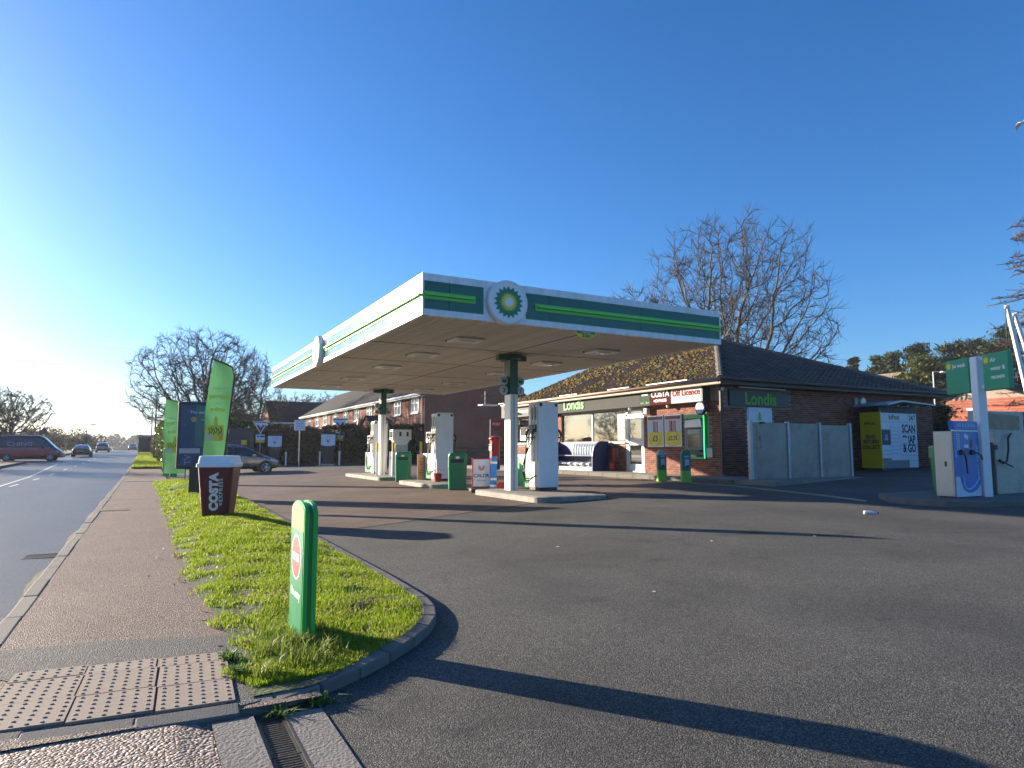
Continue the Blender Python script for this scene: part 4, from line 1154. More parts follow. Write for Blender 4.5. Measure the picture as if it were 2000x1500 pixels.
# long tufts round the totem foot and along the kerb
tuft_m = leafmat('tuft_blade', (.10, .17, .02), (.26, .30, .05), .45, .5)
P = []
for (cx, cy, n, r_) in ((1.0, 5.0, 260, .13), (.9, 5.3, 160, .12), (.95, 4.65, 200, .16), (1.2, 4.75, 120, .12), (.72, 4.45, 120, .08), (.8, 4.9, 160, .1), (1.1, 5.6, 100, .1)):
    for k in range(n):
        a = rng.uniform(0, 2 * PI); q = r_ * math.sqrt(rng.random()); P.append((cx + q * math.cos(a), cy + q * math.sin(a), .015))
stuff(tag(obj('long_grass', blade_mesh('long_grass', [blades(np.array(P), .12, .006, .9)], tuft_m)), 'longer grass tufts left round the foot of the green totem', 'grass'))
weed_m = leafmat('weed_leaf', (.07, .15, .02), (.15, .24, .04), .35, .5)
for i, (x, y, z, lb) in enumerate(((.70, 3.96, -.07, 'small weed in the kerb joint right of the tactile paving'), (.95, 4.04, -.07, 'leafy weed rooted at the kerb foot above the drain'), (.56, 4.6, .004, 'weed growing at the edge of the tactile tiles'), (.55, 4.95, .004, 'weed clump where the patched tarmac meets the tactile tiles'))):
    P = np.array([(x + rng.normal(0, .03), y + rng.normal(0, .02), z) for k in range(70)])
    tag(obj('weed', blade_mesh('weed', [blades(P, .075, .011, 1.3)], weed_m)), lb, 'weed', 'weeds along the kerb')
# cover sunk in the grass
q = thing('drain_cover', 'rusty ribbed drain cover sunk in the grass near the kerb tip', 'manhole cover', (1.86, 5.95, .065))
b = MB().box(-.2, -.13, -.05, .2, .13, .0)
for k in range(9): b.box(-.19, -.12 + k * .028, 0, .19, -.108 + k * .028, .006)
b.build('cover', rust, q)
# far verge beyond the second entrance
v, f = strip_grid([-.83, 0, 1.4, 2.6], [52, 60, 82, 95, 118, 140, 175], lambda x, y: .03 + rise(0, y) + .05 * max(0, x))
struct(obj('far_grass_strip', rawmesh('far_grass_strip', v, f, turf)))
P = np.array([(rng.uniform(-.83, 1.5), Y, .03 + rise(0, Y) + .02) for Y in 52 + 100 * rng.random(22000) ** 1.7])
stuff(tag(obj('distant_grass', blade_mesh('distant_grass', [blades(P, .12, .05)], grass_m)), 'sunlit grass strip beside the road past the second entrance', 'grass'))

# ================================================================ no-entry totem
t = thing('no_entry_totem', 'green no entry totem standing in the grass island', 'sign', (1.03, 5.02, .0))
body = [(0, 0)]
prof = [(0, 0), (.5, 0), (.5, .93)] + [(.25 + .25 * math.cos(R(k * 15)), .93 + .085 * math.sin(R(k * 15))) for k in range(1, 12)] + [(0, .93)]
tg = mat('totem_green', (.03, .42, .06), .4, var=.12, vs=6, dirt=.12)
MB().prism(prof, .0, .033, 'yz').build('front_frame', tg, t, .006)
MB().prism(prof, .06, .095, 'yz').build('rear_frame', tg, t, .006)
MB().prism([(y * .94 + .015, z * .985) for y, z in prof], .033, .06, 'yz').build('core', mat('totem_core', (.012, .22, .035), .45), t)
MB().box(-.004, .025, .06, .0, .475, .80).build('face_panel', mat('totem_face', (.02, .20, .10), .35, var=.08), t)
MB().prism([(.025, .80), (.475, .80), (.475, .93)] + [(.25 + .225 * math.cos(R(k * 15)), .93 + .07 * math.sin(R(k * 15))) for k in range(1, 12)] + [(.025, .93)], -.004, 0, 'yz').build('face_cap', mat('totem_lime', (.22, .56, .07), .4), t)
d = MB().lathe([(.165, 0), (.165, .002)], 36).build('no_entry_disc', print_w, t, loc=(-.004, .25, .60), rot=(R(90), 0, R(-90)))
MB().lathe([(.150, .002), (.150, .0035)], 36).build('red_disc', mat('sign_red', (.55, .03, .035), .4, var=.06), d)
MB().box(-.115, -.027, .0035, .115, .027, .005).build('white_bar', print_w, d)
text('lettering', 'No entry', .088, print_w, t, (-.005, .25, .335), LEFT, .0008, .001)

# ================================================================ giant coffee cup
cup = thing('giant_coffee_cup', 'giant maroon takeaway coffee cup standing on the grass', 'advertising sign', (1.28, 14.25, .13))
maroon = mat('cup_maroon', (.12, .010, .016), .35, var=.08, vs=3)
def rrect(hw, r_, n=5):
    out = []
    for cx, cy, a0 in ((hw - r_, hw - r_, 0), (-hw + r_, hw - r_, 90), (-hw + r_, -hw + r_, 180), (hw - r_, -hw + r_, 270)):
        for k in range(n): a = R(a0 + 90 * k / (n - 1)); out.append((cx + r_ * math.cos(a), cy + r_ * math.sin(a)))
    return out
def loft(b, secs, rad=.09):
    vs = []; n = 20
    for hw, z in secs: vs += [(x, y, z) for x, y in rrect(hw, rad if hw > .2 else hw * .4)]
    fs = [(i * n + j, i * n + (j + 1) % n, (i + 1) * n + (j + 1) % n, (i + 1) * n + j) for i in range(len(secs) - 1) for j in range(n)]
    fs += [tuple(reversed(range(n))), tuple((len(secs) - 1) * n + j for j in range(n))]
    return b.add(vs, fs)
ca = R(-22)
cb_ = loft(MB(), [(.245, 0), (.25, .02), (.325, .93)]).build('cup_body', maroon, cup, rot=(0, 0, ca))
loft(MB(), [(.335, .925), (.350, .93), (.352, .99), (.338, 1.0), (.325, 1.01), (.322, 1.07), (.315, 1.075), (.312, 1.125), (.295, 1.14)]).build('lid', mat('lid_white', (.74, .78, .84), .4, var=.05), cup, rot=(0, 0, ca))
tl = math.atan((.325 - .25) / .91)
def cuptext(s, size, off, z, bold, sp):
    o = text('cup_lettering', s, size, mat('cup_print', (.72, .68, .66), .5), cb_, (off, -.2905 - .0, z), (0, 0, 0), .002, bold, space=sp)
    # writing runs upwards on the face towards -Y, which leans outward
    o.matrix_local = Matrix.Translation((off, -(.25 + (.075) * (z / .91)) - .004, z)) @ Matrix.Rotation(-tl, 4, 'X').inverted() @ Matrix.Rotation(R(90), 4, 'X') @ Matrix.Rotation(R(90), 4, 'Z')
    return o
cuptext('COSTA', .205, -.0, .46, .014, 1.08)
cuptext('\u2261EXPRESS', .098, .125, .46, .001, 1.25)

# ================================================================ advertising panel
ad = thing('advertising_panel', 'tall black framed blue advertising panel behind the coffee cup', 'advertising sign', (1.42, 21.2, .12), R(-9))
fr = mat('ad_frame', (.018, .02, .022), .35, var=.1)
MB().box(-.3, -.14, 0, .3, .14, .78).build('pedestal', fr, ad, .01)
MB().box(-.66, -.13, .72, .66, .13, 2.62).build('case', fr, ad, .06, seg=3)
adp = MB().box(-.585, -.138, .80, .585, -.131, 2.53).build('poster', None or mat('poster_blue', (.008, .05, .14), .25, var=.35, vs=1.6), ad)
MB().box(-.2, -.1395, 1.35, .585, -.1385, 2.5).build('poster_field', mat('poster_teal', (.012, .12, .13), .15, var=.3, vs=2), adp)
MB().box(-.585, -.141, 1.16, -.05, -.1397, 1.30).build('poster_strip', mat('poster_pale', (.42, .42, .44), .3), adp)
text('poster_lettering', 'The simples way', .12, print_w, adp, (.05, -.1405, 2.32), FRONT, .0008)
text('poster_lettering', 'compare', .10, print_w, adp, (.12, -.1405, 2.12), FRONT, .0008)
MB().lathe([(.08, 0), (.08, .002)], 20).build('poster_roundel', mat('poster_tan', (.45, .30, .12), .4), adp, loc=(-.24, -.1397, 2.12), rot=(R(90), 0, 0))
text('poster_lettering', 'TV', .24, mat('poster_mauve', (.30, .28, .42), .4), adp, (-.35, -.1405, .98), (R(90), R(-90), 0), .0008)
MB().box(-.1, -.141, 2.47, .3, -.1397, 2.50).build('poster_logo', midgreen, adp)

# ================================================================ feather flags
flag_m = None
def flagmat():
    m = bpy.data.materials.new('flag_cloth'); m.use_nodes = True; t = m.node_tree; o = t.nodes['Material Output']; p = t.nodes['Principled BSDF']
    tc = nd(t, 'ShaderNodeTexCoord'); n = nd(t, 'ShaderNodeTexNoise'); n.inputs['Scale'].default_value = 3; n.inputs['Detail'].default_value = 5
    t.links.new(tc.outputs['Object'], n.inputs['Vector'])
    mx = nd(t, 'ShaderNodeMix', data_type='RGBA'); mx.inputs[6].default_value = (.055, .17, .075, 1); mx.inputs[7].default_value = (.085, .25, .11, 1)
    t.links.new(n.outputs[0], mx.inputs[0]); t.links.new(mx.outputs[2], p.inputs['Base Color']); p.inputs['Roughness'].default_value = .7
    tr = nd(t, 'ShaderNodeBsdfTranslucent'); t.links.new(mx.outputs[2], tr.inputs[0])
    ms = nd(t, 'ShaderNodeMixShader'); ms.inputs[0].default_value = .5
    t.links.new(p.outputs[0], ms.inputs[1]); t.links.new(tr.outputs[0], ms.inputs[2]); t.links.new(ms.outputs[0], o.inputs[0]); return m
flag_m = flagmat()
def tlmat(name, c):
    m = bpy.data.materials.new(name); m.use_nodes = True; t = m.node_tree; o = t.nodes['Material Output']; p = t.nodes['Principled BSDF']
    p.inputs['Base Color'].default_value = (*c, 1); tr = nd(t, 'ShaderNodeBsdfTranslucent'); tr.inputs[0].default_value = (*c, 1)
    ms = nd(t, 'ShaderNodeMixShader'); ms.inputs[0].default_value = .0
    t.links.new(p.outputs[0], ms.inputs[1]); t.links.new(tr.outputs[0], ms.inputs[2]); t.links.new(ms.outputs[0], o.inputs[0]); return m
fy = tlmat('flag_yellow', (.72, .66, .05)); fo = tlmat('flag_orange', (.75, .42, .06)); fp = tlmat('flag_pale', (.55, .62, .45))
def feather(loc, rz, H, W, z0, label, lean=0.):
    f_ = thing('feather_flag', label, 'flag', loc, rz, 'green feather flags')
    # cloth hangs from z0 to H, pole edge at +W/2, rounded top; the writing is read from the far side
    n = 26
    vs = []; fs = []
    c0_ = 1 - .75 * W / (H - z0)
    def edge(u):       # the pole bends over to the left at the top
        return 0 if u < c0_ else W * (1 - math.sqrt(max(0, 1 - ((u - c0_) / (1 - c0_)) ** 2)))
    cols = 6
    for k in range(n + 1):
        u = k / n; z = z0 + (H - z0) * u
        xr = W / 2 - edge(u) + lean * u
        xl = min(xr - .01, -W / 2 + lean * u + .03 * math.sin(u * 9) * (1 - u))
        for c_ in range(cols + 1):
            s = c_ / cols; x = xl + (xr - xl) * s
            y = .05 * math.sin(s * 4 + u * 7) * (1 - s) + .015 * math.sin(u * 21 + s * 3)
            vs.append((x, y, z))
    m_ = cols + 1
    for k in range(n):
        for c_ in range(cols): fs.append((k * m_ + c_, k * m_ + c_ + 1, (k + 1) * m_ + c_ + 1, (k + 1) * m_ + c_))
    me = rawmesh('cloth', vs, fs, flag_m, smooth=True)
    o = obj('cloth', me, f_)
    pole = [(W / 2 + .012, .0, 0), (W / 2 + .012, 0, z0 + .1)]
    for k in range(12):
        u = .1 + .9 * (k + 1) / 12
        pole.append((W / 2 + .012 - edge(u) + lean * u, 0, z0 + (H - z0) * u))
    MB().tube(pole, [.018] * len(pole), 6).build('pole', black_p, f_)
    MB().box(W / 2 - .35, -.02, .0, W / 2 + .38, .02, .03).box(W / 2 - .01, -.35, .0, W / 2 + .03, .35, .03).build('foot', galv, f_)
    def wr(s, size, zz, m, bold=.004):
        u = (zz - z0) / (H - z0)
        q = text('flag_lettering', s, size, m, o, (lean * u - .0, -.055, zz), FRONT, .001, bold); q.scale = (-1, 1, 1); return q
    h = H - z0
    wr('for your', .10 * W / .6, z0 + h * .735, fp, .001); wr('journey', .165 * W / .6, z0 + h * .665, fy); wr('and', .08 * W / .6, z0 + h * .605, fp, .001); wr('online', .155 * W / .6, z0 + h * .55, fy)
    MB().box(-W * .38 + lean * .4, -.062, z0 + h * .275, W * .36 + lean * .4, -.058, z0 + h * .41).build('printed_card', fy, o, .0)
    MB().box(-W * .38 + lean * .4, -.065, z0 + h * .275, -W * .1 + lean * .4, -.0622, z0 + h * .335).build('printed_card', fp, o)
    MB().box(W * .2 + lean * .4, -.065, z0 + h * .28, W * .35 + lean * .4, -.0622, z0 + h * .36).build('printed_card', fo, o)
    MB().prism([(-.07 * W + lean * .4, z0 + h * .41), (.12 * W + lean * .4, z0 + h * .41), (.08 * W + lean * .4, z0 + h * .47), (.02 * W + lean * .4, z0 + h * .50), (-.03 * W + lean * .4, z0 + h * .47)], -.062, -.058, 'xz').build('printed_bottle', fy, o)
    b = MB()
    for k in range(6):
        x = -W * .26 + k * W * .1 + lean * .4; zc = z0 + h * (.355 + .012 * (k % 2))
        b.tube([(x, -.066, zc - .07), (x + .03, -.066, zc), (x - .01, -.066, zc + .08)], .011, 4)
    b.build('printed_script', mat('script_green', (.03, .22, .03), .6), o)
    MB().box(-W * .3, -.06, z0 + h * .06, W * .3, -.056, z0 + h * .066).build('printed_line', fp, o)
    return f_
feather((1.36, 17.4, .13), R(-26), 3.42, .54, .72, 'taller green feather flag leaning beside the advertising panel', .22)
feather((1.06, 31.0, .05), R(-24), 3.45, .86, .35, 'shorter broad green feather flag left of the advertising panel', -.05)
# white cross base seen left of the panel, and green posts further along
q = thing('folding_frame', 'white folded metal stand lying on grass beside the advertising panel', 'stand', (1.2, 24.0, .1))
b = MB().tube([(-.5, 0, .03), (.4, .1, .22)], .02, 6).tube([(-.3, -.2, .03), (.3, .3, .03)], .02, 6).tube([(-.5, .1, .03), (.45, -.1, .03)], .02, 6); b.build('bars', white_p, q)
for i, (x, y, h, lb) in enumerate(((.98, 40.0, 1.35, 'taller plain green post left of the shorter feather flag'), (1.28, 38.2, 1.1, 'shorter plain green post beside the shorter feather flag'))):
    q = thing('green_post', lb, 'post', (x, y, 0), group='green posts by the second entrance')
    MB().box(-.16, -.05, 0, .16, .05, h).build('post', mat('post_green', (.03, .32, .07), .45, var=.12), q, .02, seg=2)
    MB().box(-.13, -.056, h - .3, .13, -.05, h - .06).build('face', tg, q)
# chippings glinting at the far dropped kerb: tactile tiles there
for k in range(4):
    obj('tactile_tile', tt, footpath, (-.75 + .41 * k, 33.4, .016), (0, 0, 0)); obj('tactile_tile', tt, footpath, (-.75 + .41 * k, 33.82, .016), (0, 0, 0))

# ================================================================ bins, boards and buckets on the forecourt
bin_g = mat('bin_green', (.006, .22, .085), .35, var=.1, vs=4, dirt=.08)
def litter_bin(loc, rz, label):
    o = thing('litter_bin', label, 'bin', loc, rz, 'green litter bins by the pumps')
    b = MB(); secs = [(.255, 0), (.27, .04), (.28, .62), (.285, .64), (.285, 1.0), (.26, 1.08), (.2, 1.11)]
    vs = []; n = 20
    loft(b, secs, .10); b.build('body', bin_g, o, smooth=False)
    MB().box(-.2, -.292, .80, .2, -.27, .92).build('mouth', black_p, o, .02)
    MB().prism([(-.24, .78), (.24, .78), (.2, .81), (-.2, .81)], -.31, -.28, 'xz').build('lip', bin_g, o)
    MB().box(-.05, -.29, .93, .06, -.284, 1.0).build('label_plate', white_p, o)
    MB().tube([(-.285, -.28, .63), (.285, -.28, .63)], .008, 5).build('seam', bin_g, o)
    return o
litter_bin((8.3, 18.75, FZ(8.3)), R(-25), 'green litter bin between the gas bottle sandwich board and middle pump')
litter_bin((8.5, 24.2, FZ(8.5)), R(-25), 'green litter bin between the middle pump and far island')
def a_board(name, label, loc, rz, w, h, frame_m, face_m, cat='sandwich board'):
    o = thing(name, label, cat, loc, rz)
    MB().box(-w / 2 - .06, -.25, 0, w / 2 + .06, .25, .11).build('base', mat('board_base', (.02, .022, .025), .5), o, .03, seg=2)
    pan = MB().box(-w / 2, -.02, .12, w / 2, .02, h).build('panel', frame_m, o, .05, seg=3)
    MB().box(-w / 2 + .035, -.026, .16, w / 2 - .035, -.0205, h - .04).build('face', face_m, pan, .0)
    return o, pan
white_face = mat('board_white', (.70, .73, .78), .4, var=.04)
o, pan = a_board('sandwich_board', 'red framed white gas bottle sandwich board beside the near island', (8.42, 17.35, FZ(8.4)), R(-18), .54, .96, red_p, white_face)
text('board_lettering', 'CALOR', .135, mat('navy_print', (.02, .03, .12), .5), pan, (0, -.0285, .46), FRONT, .001, .003)
text('board_lettering', 'Sold here', .068, MATS['navy_print'], pan, (0, -.0285, .33), FRONT, .001)
b = MB()
for k, r_ in enumerate((.035, .06, .085)):
    b.tube([(r_ * math.sin(R(a)), -.029, .70 - r_ * math.cos(R(a))) for a in range(-130, 131, 20)], .008, 5)
b.build('flame_symbol', mat('flame_red', (.62, .06, .03), .5), pan)
o, pan = a_board('sandwich_board', 'small orange sandwich board between the two litter bins', (8.75, 22.7, FZ(8.7)), R(-20), .48, 1.02, mat('board_tan', (.62, .33, .18), .5), mat('board_orange', (.70, .33, .14), .5, var=.2, vs=6))
b = MB()
for k, (z, w) in enumerate(((.86, .24), (.76, .34), (.7, .3), (.64, .34), (.55, .2), (.45, .3), (.36, .34), (.28, .26))): b.box(-w / 2, -.029, z, w / 2, -.0265, z + .03)
b.build('printed_lines', mat('board_print', (.38, .10, .06), .5), pan)
def bucket(loc, label, rz=0):
    o = thing('fire_bucket', label, 'bucket', loc, rz, 'red fire buckets')
    MB().lathe([(.10, 0), (.105, .01), (.145, .27), (.15, .275), (.15, .285), (.14, .285), (.10, .03)], 20).build('pail', mat('bucket_red', (.42, .02, .018), .45, var=.15), o, smooth=False)
    MB().tube([(-.145 * math.cos(R(a)), 0, .27 + .16 * math.sin(R(a))) for a in range(0, 181, 15)], .005, 5).build('handle', iron, o)
    return o
bucket((8.62, 21.1, FZ(8.6) + .12), 'red fire bucket at the foot of the middle pump')
bucket((8.75, 16.75, FZ(8.7)), 'red fire bucket standing just behind the near canopy column')
bucket((16.72, 22.25, .58), 'red fire bucket hung under the extinguisher by the shop door')
q = thing('blue_strip_sign', 'leaning blue and white striped strip board beside the gas sandwich board', 'sign', (8.58, 16.95, FZ(8.6)), R(-30))
MB().box(-.11, -.28, 0, .11, .28, .04).build('base', galv, q, .01)
sb = MB().prism([(-.09, .04), (.09, .04), (.13, 1.0), (-.04, 1.0)], -.012, .012, 'xz').build('board', mat('strip_blue', (.02, .26, .70), .4, var=.05), q)
for z in (.16, .34, .80): MB().prism([(-.085 + .05 * z, z), (.094 + .04 * z, z), (.096 + .04 * z, z + .06), (-.083 + .05 * z, z + .06)], -.015, -.012, 'xz').build('white_band', print_w, sb)

# pillar box
pb = thing('pillar_box', 'red cast iron pillar box with black base left of the shop', 'post box', (14.45, 28.3, FZ(14.4) + .1))
MB().lathe([(.235, 0), (.235, .30), (.225, .42), (.225, .44)], 28).build('base', mat('pillar_black', (.02, .02, .02), .4), pb, smooth=False)
MB().lathe([(.225, .44), (.225, 1.32), (.245, 1.34), (.245, 1.38)], 28).build('body', red_p, pb)
MB().lathe([(.25, 1.38), (.30, 1.41), (.305, 1.46), (.28, 1.50), (.2, 1.55), (.08, 1.585), (.01, 1.59)], 28).build('cap', red_p, pb, smooth=True)
MB().box(-.255, -.16, 1.14, -.20, .16, 1.20).build('slot', black_p, pb)
MB().box(-.262, -.12, .90, -.215, .12, 1.10).build('notice_plate', white_p, pb)
MB().tube([(-.232, -.13, .5), (-.232, -.13, 1.26)], .008, 5).build('door_edge', red_p, pb)
q = thing('hanging_sign', 'dark red hanging sign with small white letters at the far end of the shop', 'sign', (16.2, 31.6, 0))
MB().box(-.35, -.02, 2.45, .35, .02, 2.95).build('board', mat('hang_red', (.22, .02, .035), .4), q, .01)
text('sign_lettering', 'POST', .2, print_w, q, (0, -.022, 2.7), FRONT, .001)
MB().tube([(-.35, 0, .5), (-.35, 0, 2.95)], .03, 8).build('post', galv, q)
# flue / tv brackets at the shop's far corner
q = thing('roof_vent_rack', 'small white bracket frame fixed at the far shop gutter', 'bracket', (15.9, 31.9, 3.7))
MB().box(-.5, -.3, -.02, .4, .3, .04).build('tray', white_p, q, .01)
MB().tube([(-.2, 0, .04), (-.2, 0, .75)], .03, 6).tube([(-.4, 0, .5), (.2, 0, .5)], .02, 6).tube([(-.3, .1, .25), (.3, -.1, .55)], .02, 6).build('frame', black_p, q)

# ================================================================ goods by the shop front
navy = mat('rack_navy', (.012, .028, .13), .45, var=.12, vs=4)
rk = thing('goods_rack', 'navy blue open display rack with rounded ends under the shop window', 'display rack', (16.05, 22.7, .5))
def side_prof(): return [(0, 0), (.82, 0), (.82, 1.22), (.45, 1.22)] + [(.45 - .45 * math.sin(R(a)), 1.22 - .62 * (1 - math.cos(R(a)))) for a in range(15, 91, 15)]
for y in (0, 3.72): MB().prism([(x, z) for x, z in side_prof()], y, y + .05, 'xz').build('end_panel', navy, rk)
MB().box(.77, .05, 0, .81, 3.72, 1.2).build('back_panel', navy, rk)
MB().box(.02, .05, .07, .77, 3.72, .12).build('shelf', navy, rk); MB().box(.22, .05, .60, .77, 3.72, .64).build('shelf', navy, rk)
MB().box(.0, .05, 0, .04, 3.72, .16).build('kick_board', mat('rack_pale', (.35, .33, .28), .6), rk)
for y in (-.004, 3.774): MB().tube([(x, y, z) for x, z in side_prof()[4:]], .014, 6).build('edge_trim', white_p, rk)
bag_m = mat('bag_plastic', (.50, .52, .55), .3, var=.45, vs=7)
random.seed(8)
for i in range(14):
    y = .4 + (i % 7) * .48; lv = i // 7
    o_ = thing('solid_fuel_bag', 'plump grey plastic fuel bag lying on the lower rack shelf', 'bag', (16.45 + random.uniform(-.04, .04), 22.7 + y + .1, .63 + lv * .14), random.uniform(-.3, .3), 'fuel bags on rack')
    if i == 0:
        bm = bmesh.new(); bmesh.ops.create_icosphere(bm, subdivisions=3, radius=1)
        for v_ in bm.verts:
            k_ = 1 + .10 * math.sin(v_.co.x * 7 + v_.co.y * 9) + .06 * math.sin(v_.co.y * 17 + v_.co.z * 11)
            c_ = v_.co
            v_.co = Vector((math.copysign(abs(c_.x) ** .7, c_.x) * .27 * k_, math.copysign(abs(c_.y) ** .7, c_.y) * .23 * k_, c_.z * .085 * k_))
        bagme = bpy.data.meshes.new('bag'); bm.to_mesh(bagme); bm.free(); bagme.materials.append(bag_m)
        bagme.polygons.foreach_set('use_smooth', [True] * len(bagme.polygons))
    obj('sack', bagme, o_)
botme = MB().lathe([(.07, 0), (.075, .02), (.075, .3), (.05, .38), (.025, .42), (.025, .45)], 10).mesh('bottle', mat('water_bottle', (.62, .68, .74), .2, var=.2), 0, True)
capme = MB().lathe([(.028, .45), (.028, .48)], 8).mesh('cap', mat('bottle_cap', (.75, .75, .78), .4))
for i in range(18):
    o_ = thing('screenwash_bottle', 'clear bottle standing on the upper rack shelf', 'bottle', (16.48 + (i % 2) * .18, 23.15 + (i // 2) * .19, 1.14), 0, 'bottles on rack')
    obj('bottle', botme, o_); obj('cap', capme, o_)
ex_ = thing('fire_extinguisher', 'red fire extinguisher fixed to the wall between rack and door', 'fire extinguisher', (16.82, 22.25, .95))
MB().lathe([(.075, 0), (.085, .02), (.085, .42), (.06, .49), (.03, .52), (.03, .56)], 16).build('cylinder', red_p, ex_, smooth=True)
MB().box(-.03, -.08, .56, .03, .06, .60).build('valve', black_p, ex_); MB().tube([(0, -.06, .57), (-.1, -.1, .4), (-.09, -.06, .15)], .012, 6).build('hose', rubber, ex_)
MB().box(.085, -.05, .1, .18, .05, .5).build('bracket', galv, ex_)
# air and water bollards in front of the posters
bg_t = mat('bollard_teal', (.008, .16, .10), .4, var=.1)
bg_l = mat('bollard_lime', (.20, .52, .05), .45, var=.1)
def ev_bollard(loc, label, cap_m):
    o = thing('guard_bollard', label, 'bollard', loc, R(-20), 'printed bollards before the shop posters')
    MB().box(-.15, -.09, 0, .15, .09, .06).build('foot', bg_l, o)
    MB().box(-.145, -.08, .06, .145, .08, .36).build('lower_body', bg_l, o, .01)
    MB().box(-.145, -.08, .36, .145, .08, .84).build('body', bg_t, o, .01)
    MB().prism([(.145 * math.cos(R(a)), .84 + .17 * math.sin(R(a))) for a in range(0, 181, 12)], -.08, .08, 'xz').build('head', cap_m, o)
    MB().box(-.05, -.084, .50, .09, -.08, .72).build('notice', mat('notice_blue', (.38, .46, .62), .5), o)
    MB().box(-.02, -.086, .47, .07, -.0845, .53).build('notice_print', print_dk, o)
    for z in (.78, .81): MB().box(-.07, -.084, z, .09, -.081, z + .012).build('printed_line', print_w, o)
    return o
ev_bollard((14.75, 17.0, FZ(14.75) + .02), 'green printed bollard with grey and orange head before the posters', mat('bollard_grey', (.36, .40, .40), .4))
ev_bollard((14.85, 16.0, FZ(14.85) + .02), 'green printed bollard with teal head before the cash machine', bg_t)
q = thing('thin_post', 'thin white steel post beside the bollard before the cash machine', 'post', (15.4, 16.75, SZ - .1))
MB().tube([(0, 0, 0), (0, 0, .62)], .03, 10).build('post', galv, q)
MB().lathe([(.034, .62), (.034, .64), (.01, .655)], 10).build('cap', galv, q)

# ================================================================ screen fence in front of the side wall
scr = mat('screen_sheet', (.24, .25, .22), .42, var=.28, vs=1.0, dirt=.5, metal=.15)
fn = thing('screen_fence', 'grey sheet screen fence of three panels before the shop side wall', 'fence', (0, 0, 0))
fz0 = .43
posts = [16.05, 17.7, 19.2, 20.75]
for x in posts:
    MB().box(x - .05, 14.42, fz0 - .1, x + .05, 14.54, fz0 + 1.83).build('post', galv, fn, .006)
for i, (a, c) in enumerate(zip(posts, posts[1:])):
    MB().box(a + .052, 14.46, fz0 + .06, c - .052, 14.49, fz0 + 1.78 - (.03 if i == 2 else 0)).build('panel', scr, fn, .004)
MB().box(16.3, 14.445, fz0 + 1.36, 16.52, 14.46, fz0 + 1.66).build('latch_plate', scr, fn)
b = MB()
for (x0, z0_, x1, z1_) in ((16.14, 1.70, 16.48, 1.0), (16.2, 1.66, 16.42, 1.24)):
    b.tube([(x0, 14.452, fz0 + z0_), (x1, 14.452, fz0 + z0_), (x1, 14.452, fz0 + z1_), (x0, 14.452, fz0 + z1_)], .006, 4)
b.build('scribed_frame', print_dk, fn)
MB().box(16.45, 14.40, fz0 + 1.74, 16.62, 14.46, fz0 + 1.80).build('latch', black_p, fn)
struct(MB().box(15.98, 14.38, .2, 20.8, 14.58, fz0 + .05).build('dwarf_kerb', kerbm, None, .01))

# ================================================================ parcel locker
lk = thing('parcel_locker', 'white and yellow parcel locker bank with grey canopy roof', 'parcel locker', (0, 0, 0))
LX0, LX1, LY, LZ = 23.75, 26.0, 15.3, .60
yel = mat('locker_yellow', (.62, .44, .012), .4, var=.06)
lw = mat('locker_white', (.66, .70, .76), .4, var=.04)
MB().box(LX0 + .02, LY + .02, LZ - .1, LX1 - .02, LY + .75, LZ + .1).build('plinth', mat('locker_plinth', (.03, .035, .05), .5), lk)
MB().box(LX0 + .01, LY + .02, LZ + .1, LX1 - .01, LY + .78, LZ + 2.15).build('carcass', mat('locker_grey', (.20, .21, .23), .5), lk)
MB().box(LX0 - .02, LY + .0, LZ + .1, LX0 + .01, LY + .80, LZ + 2.17).build('yellow_side', yel, lk)
MB().box(LX0 - .035, LY - .012, LZ + .08, LX0 + .012, LY + .02, LZ + 2.19).build('yellow_trim', yel, lk)
cw = (LX1 - LX0 - .04) / 4
rows = {0: [.30, .36, .9, 1.72], 1: [.30] + [.14] * 9, 2: [.30, .3] + [.14] * 8, 3: [.30, .36, .30, .3, .3, .3]}
for c_ in range(4):
    z = LZ + 2.14; k = 0
    hs = {0: [.33, .33, .12, .62, .14, .14, .36], 1: [.33, .20, .14, .14, .14, .14, .14, .14, .14, .25, .28], 2: [.33, .42, .14, .14, .14, .14, .25, .20, .28], 3: [.33, .42, .42, .42, .2, .25]}[c_]
    for h in hs:
        if z - h < LZ + .1: break
        x0 = LX0 + .02 + c_ * cw
        MB().box(x0 + .006, LY, z - h + .006, x0 + cw - .006, LY + .02, z - .006).build('locker_door', lw, lk)
        z -= h
x0 = LX0 + .02
MB().box(x0 + .02, LY - .012, LZ + .95, x0 + cw - .03, LY - .0, LZ + 1.52).build('terminal', mat('locker_terminal', (.06, .065, .08), .4), lk)
MB().prism([(x0 + .14, LZ + 1.12), (x0 + .36, LZ + 1.12), (x0 + .34, LZ + 1.34), (x0 + .2, LZ + 1.34)], LY - .018, LY - .013, 'xz').build('screen', mat('locker_screen', (.30, .38, .52), .2), lk)
nv = mat('locker_print', (.02, .022, .03), .5)
text('lettering', 'InPost', .26, nv, lk, (LX0 + .82, LY - .003, LZ + 1.98), FRONT, .001, .004)
b = MB()
for k in range(5): b.box(LX0 + .17, LY - .004, LZ + 1.88 + k * .045, LX0 + .21 + .012 * (2 - abs(k - 2)), LY - .001, LZ + 1.90 + k * .045)
b.build('symbol', yel, lk)
text('lettering', '24/7', .27, nv, lk, (LX1 - .30, LY - .003, LZ + 1.97), FRONT, .001, .006, sx=.85)
for s, z in (('SCAN', 1.55), ('SNAP', 1.15), ('& GO', .82)): text('lettering', s, .42, nv, lk, (LX1 - .55, LY - .003, LZ + z), FRONT, .001, .014, sx=.78)
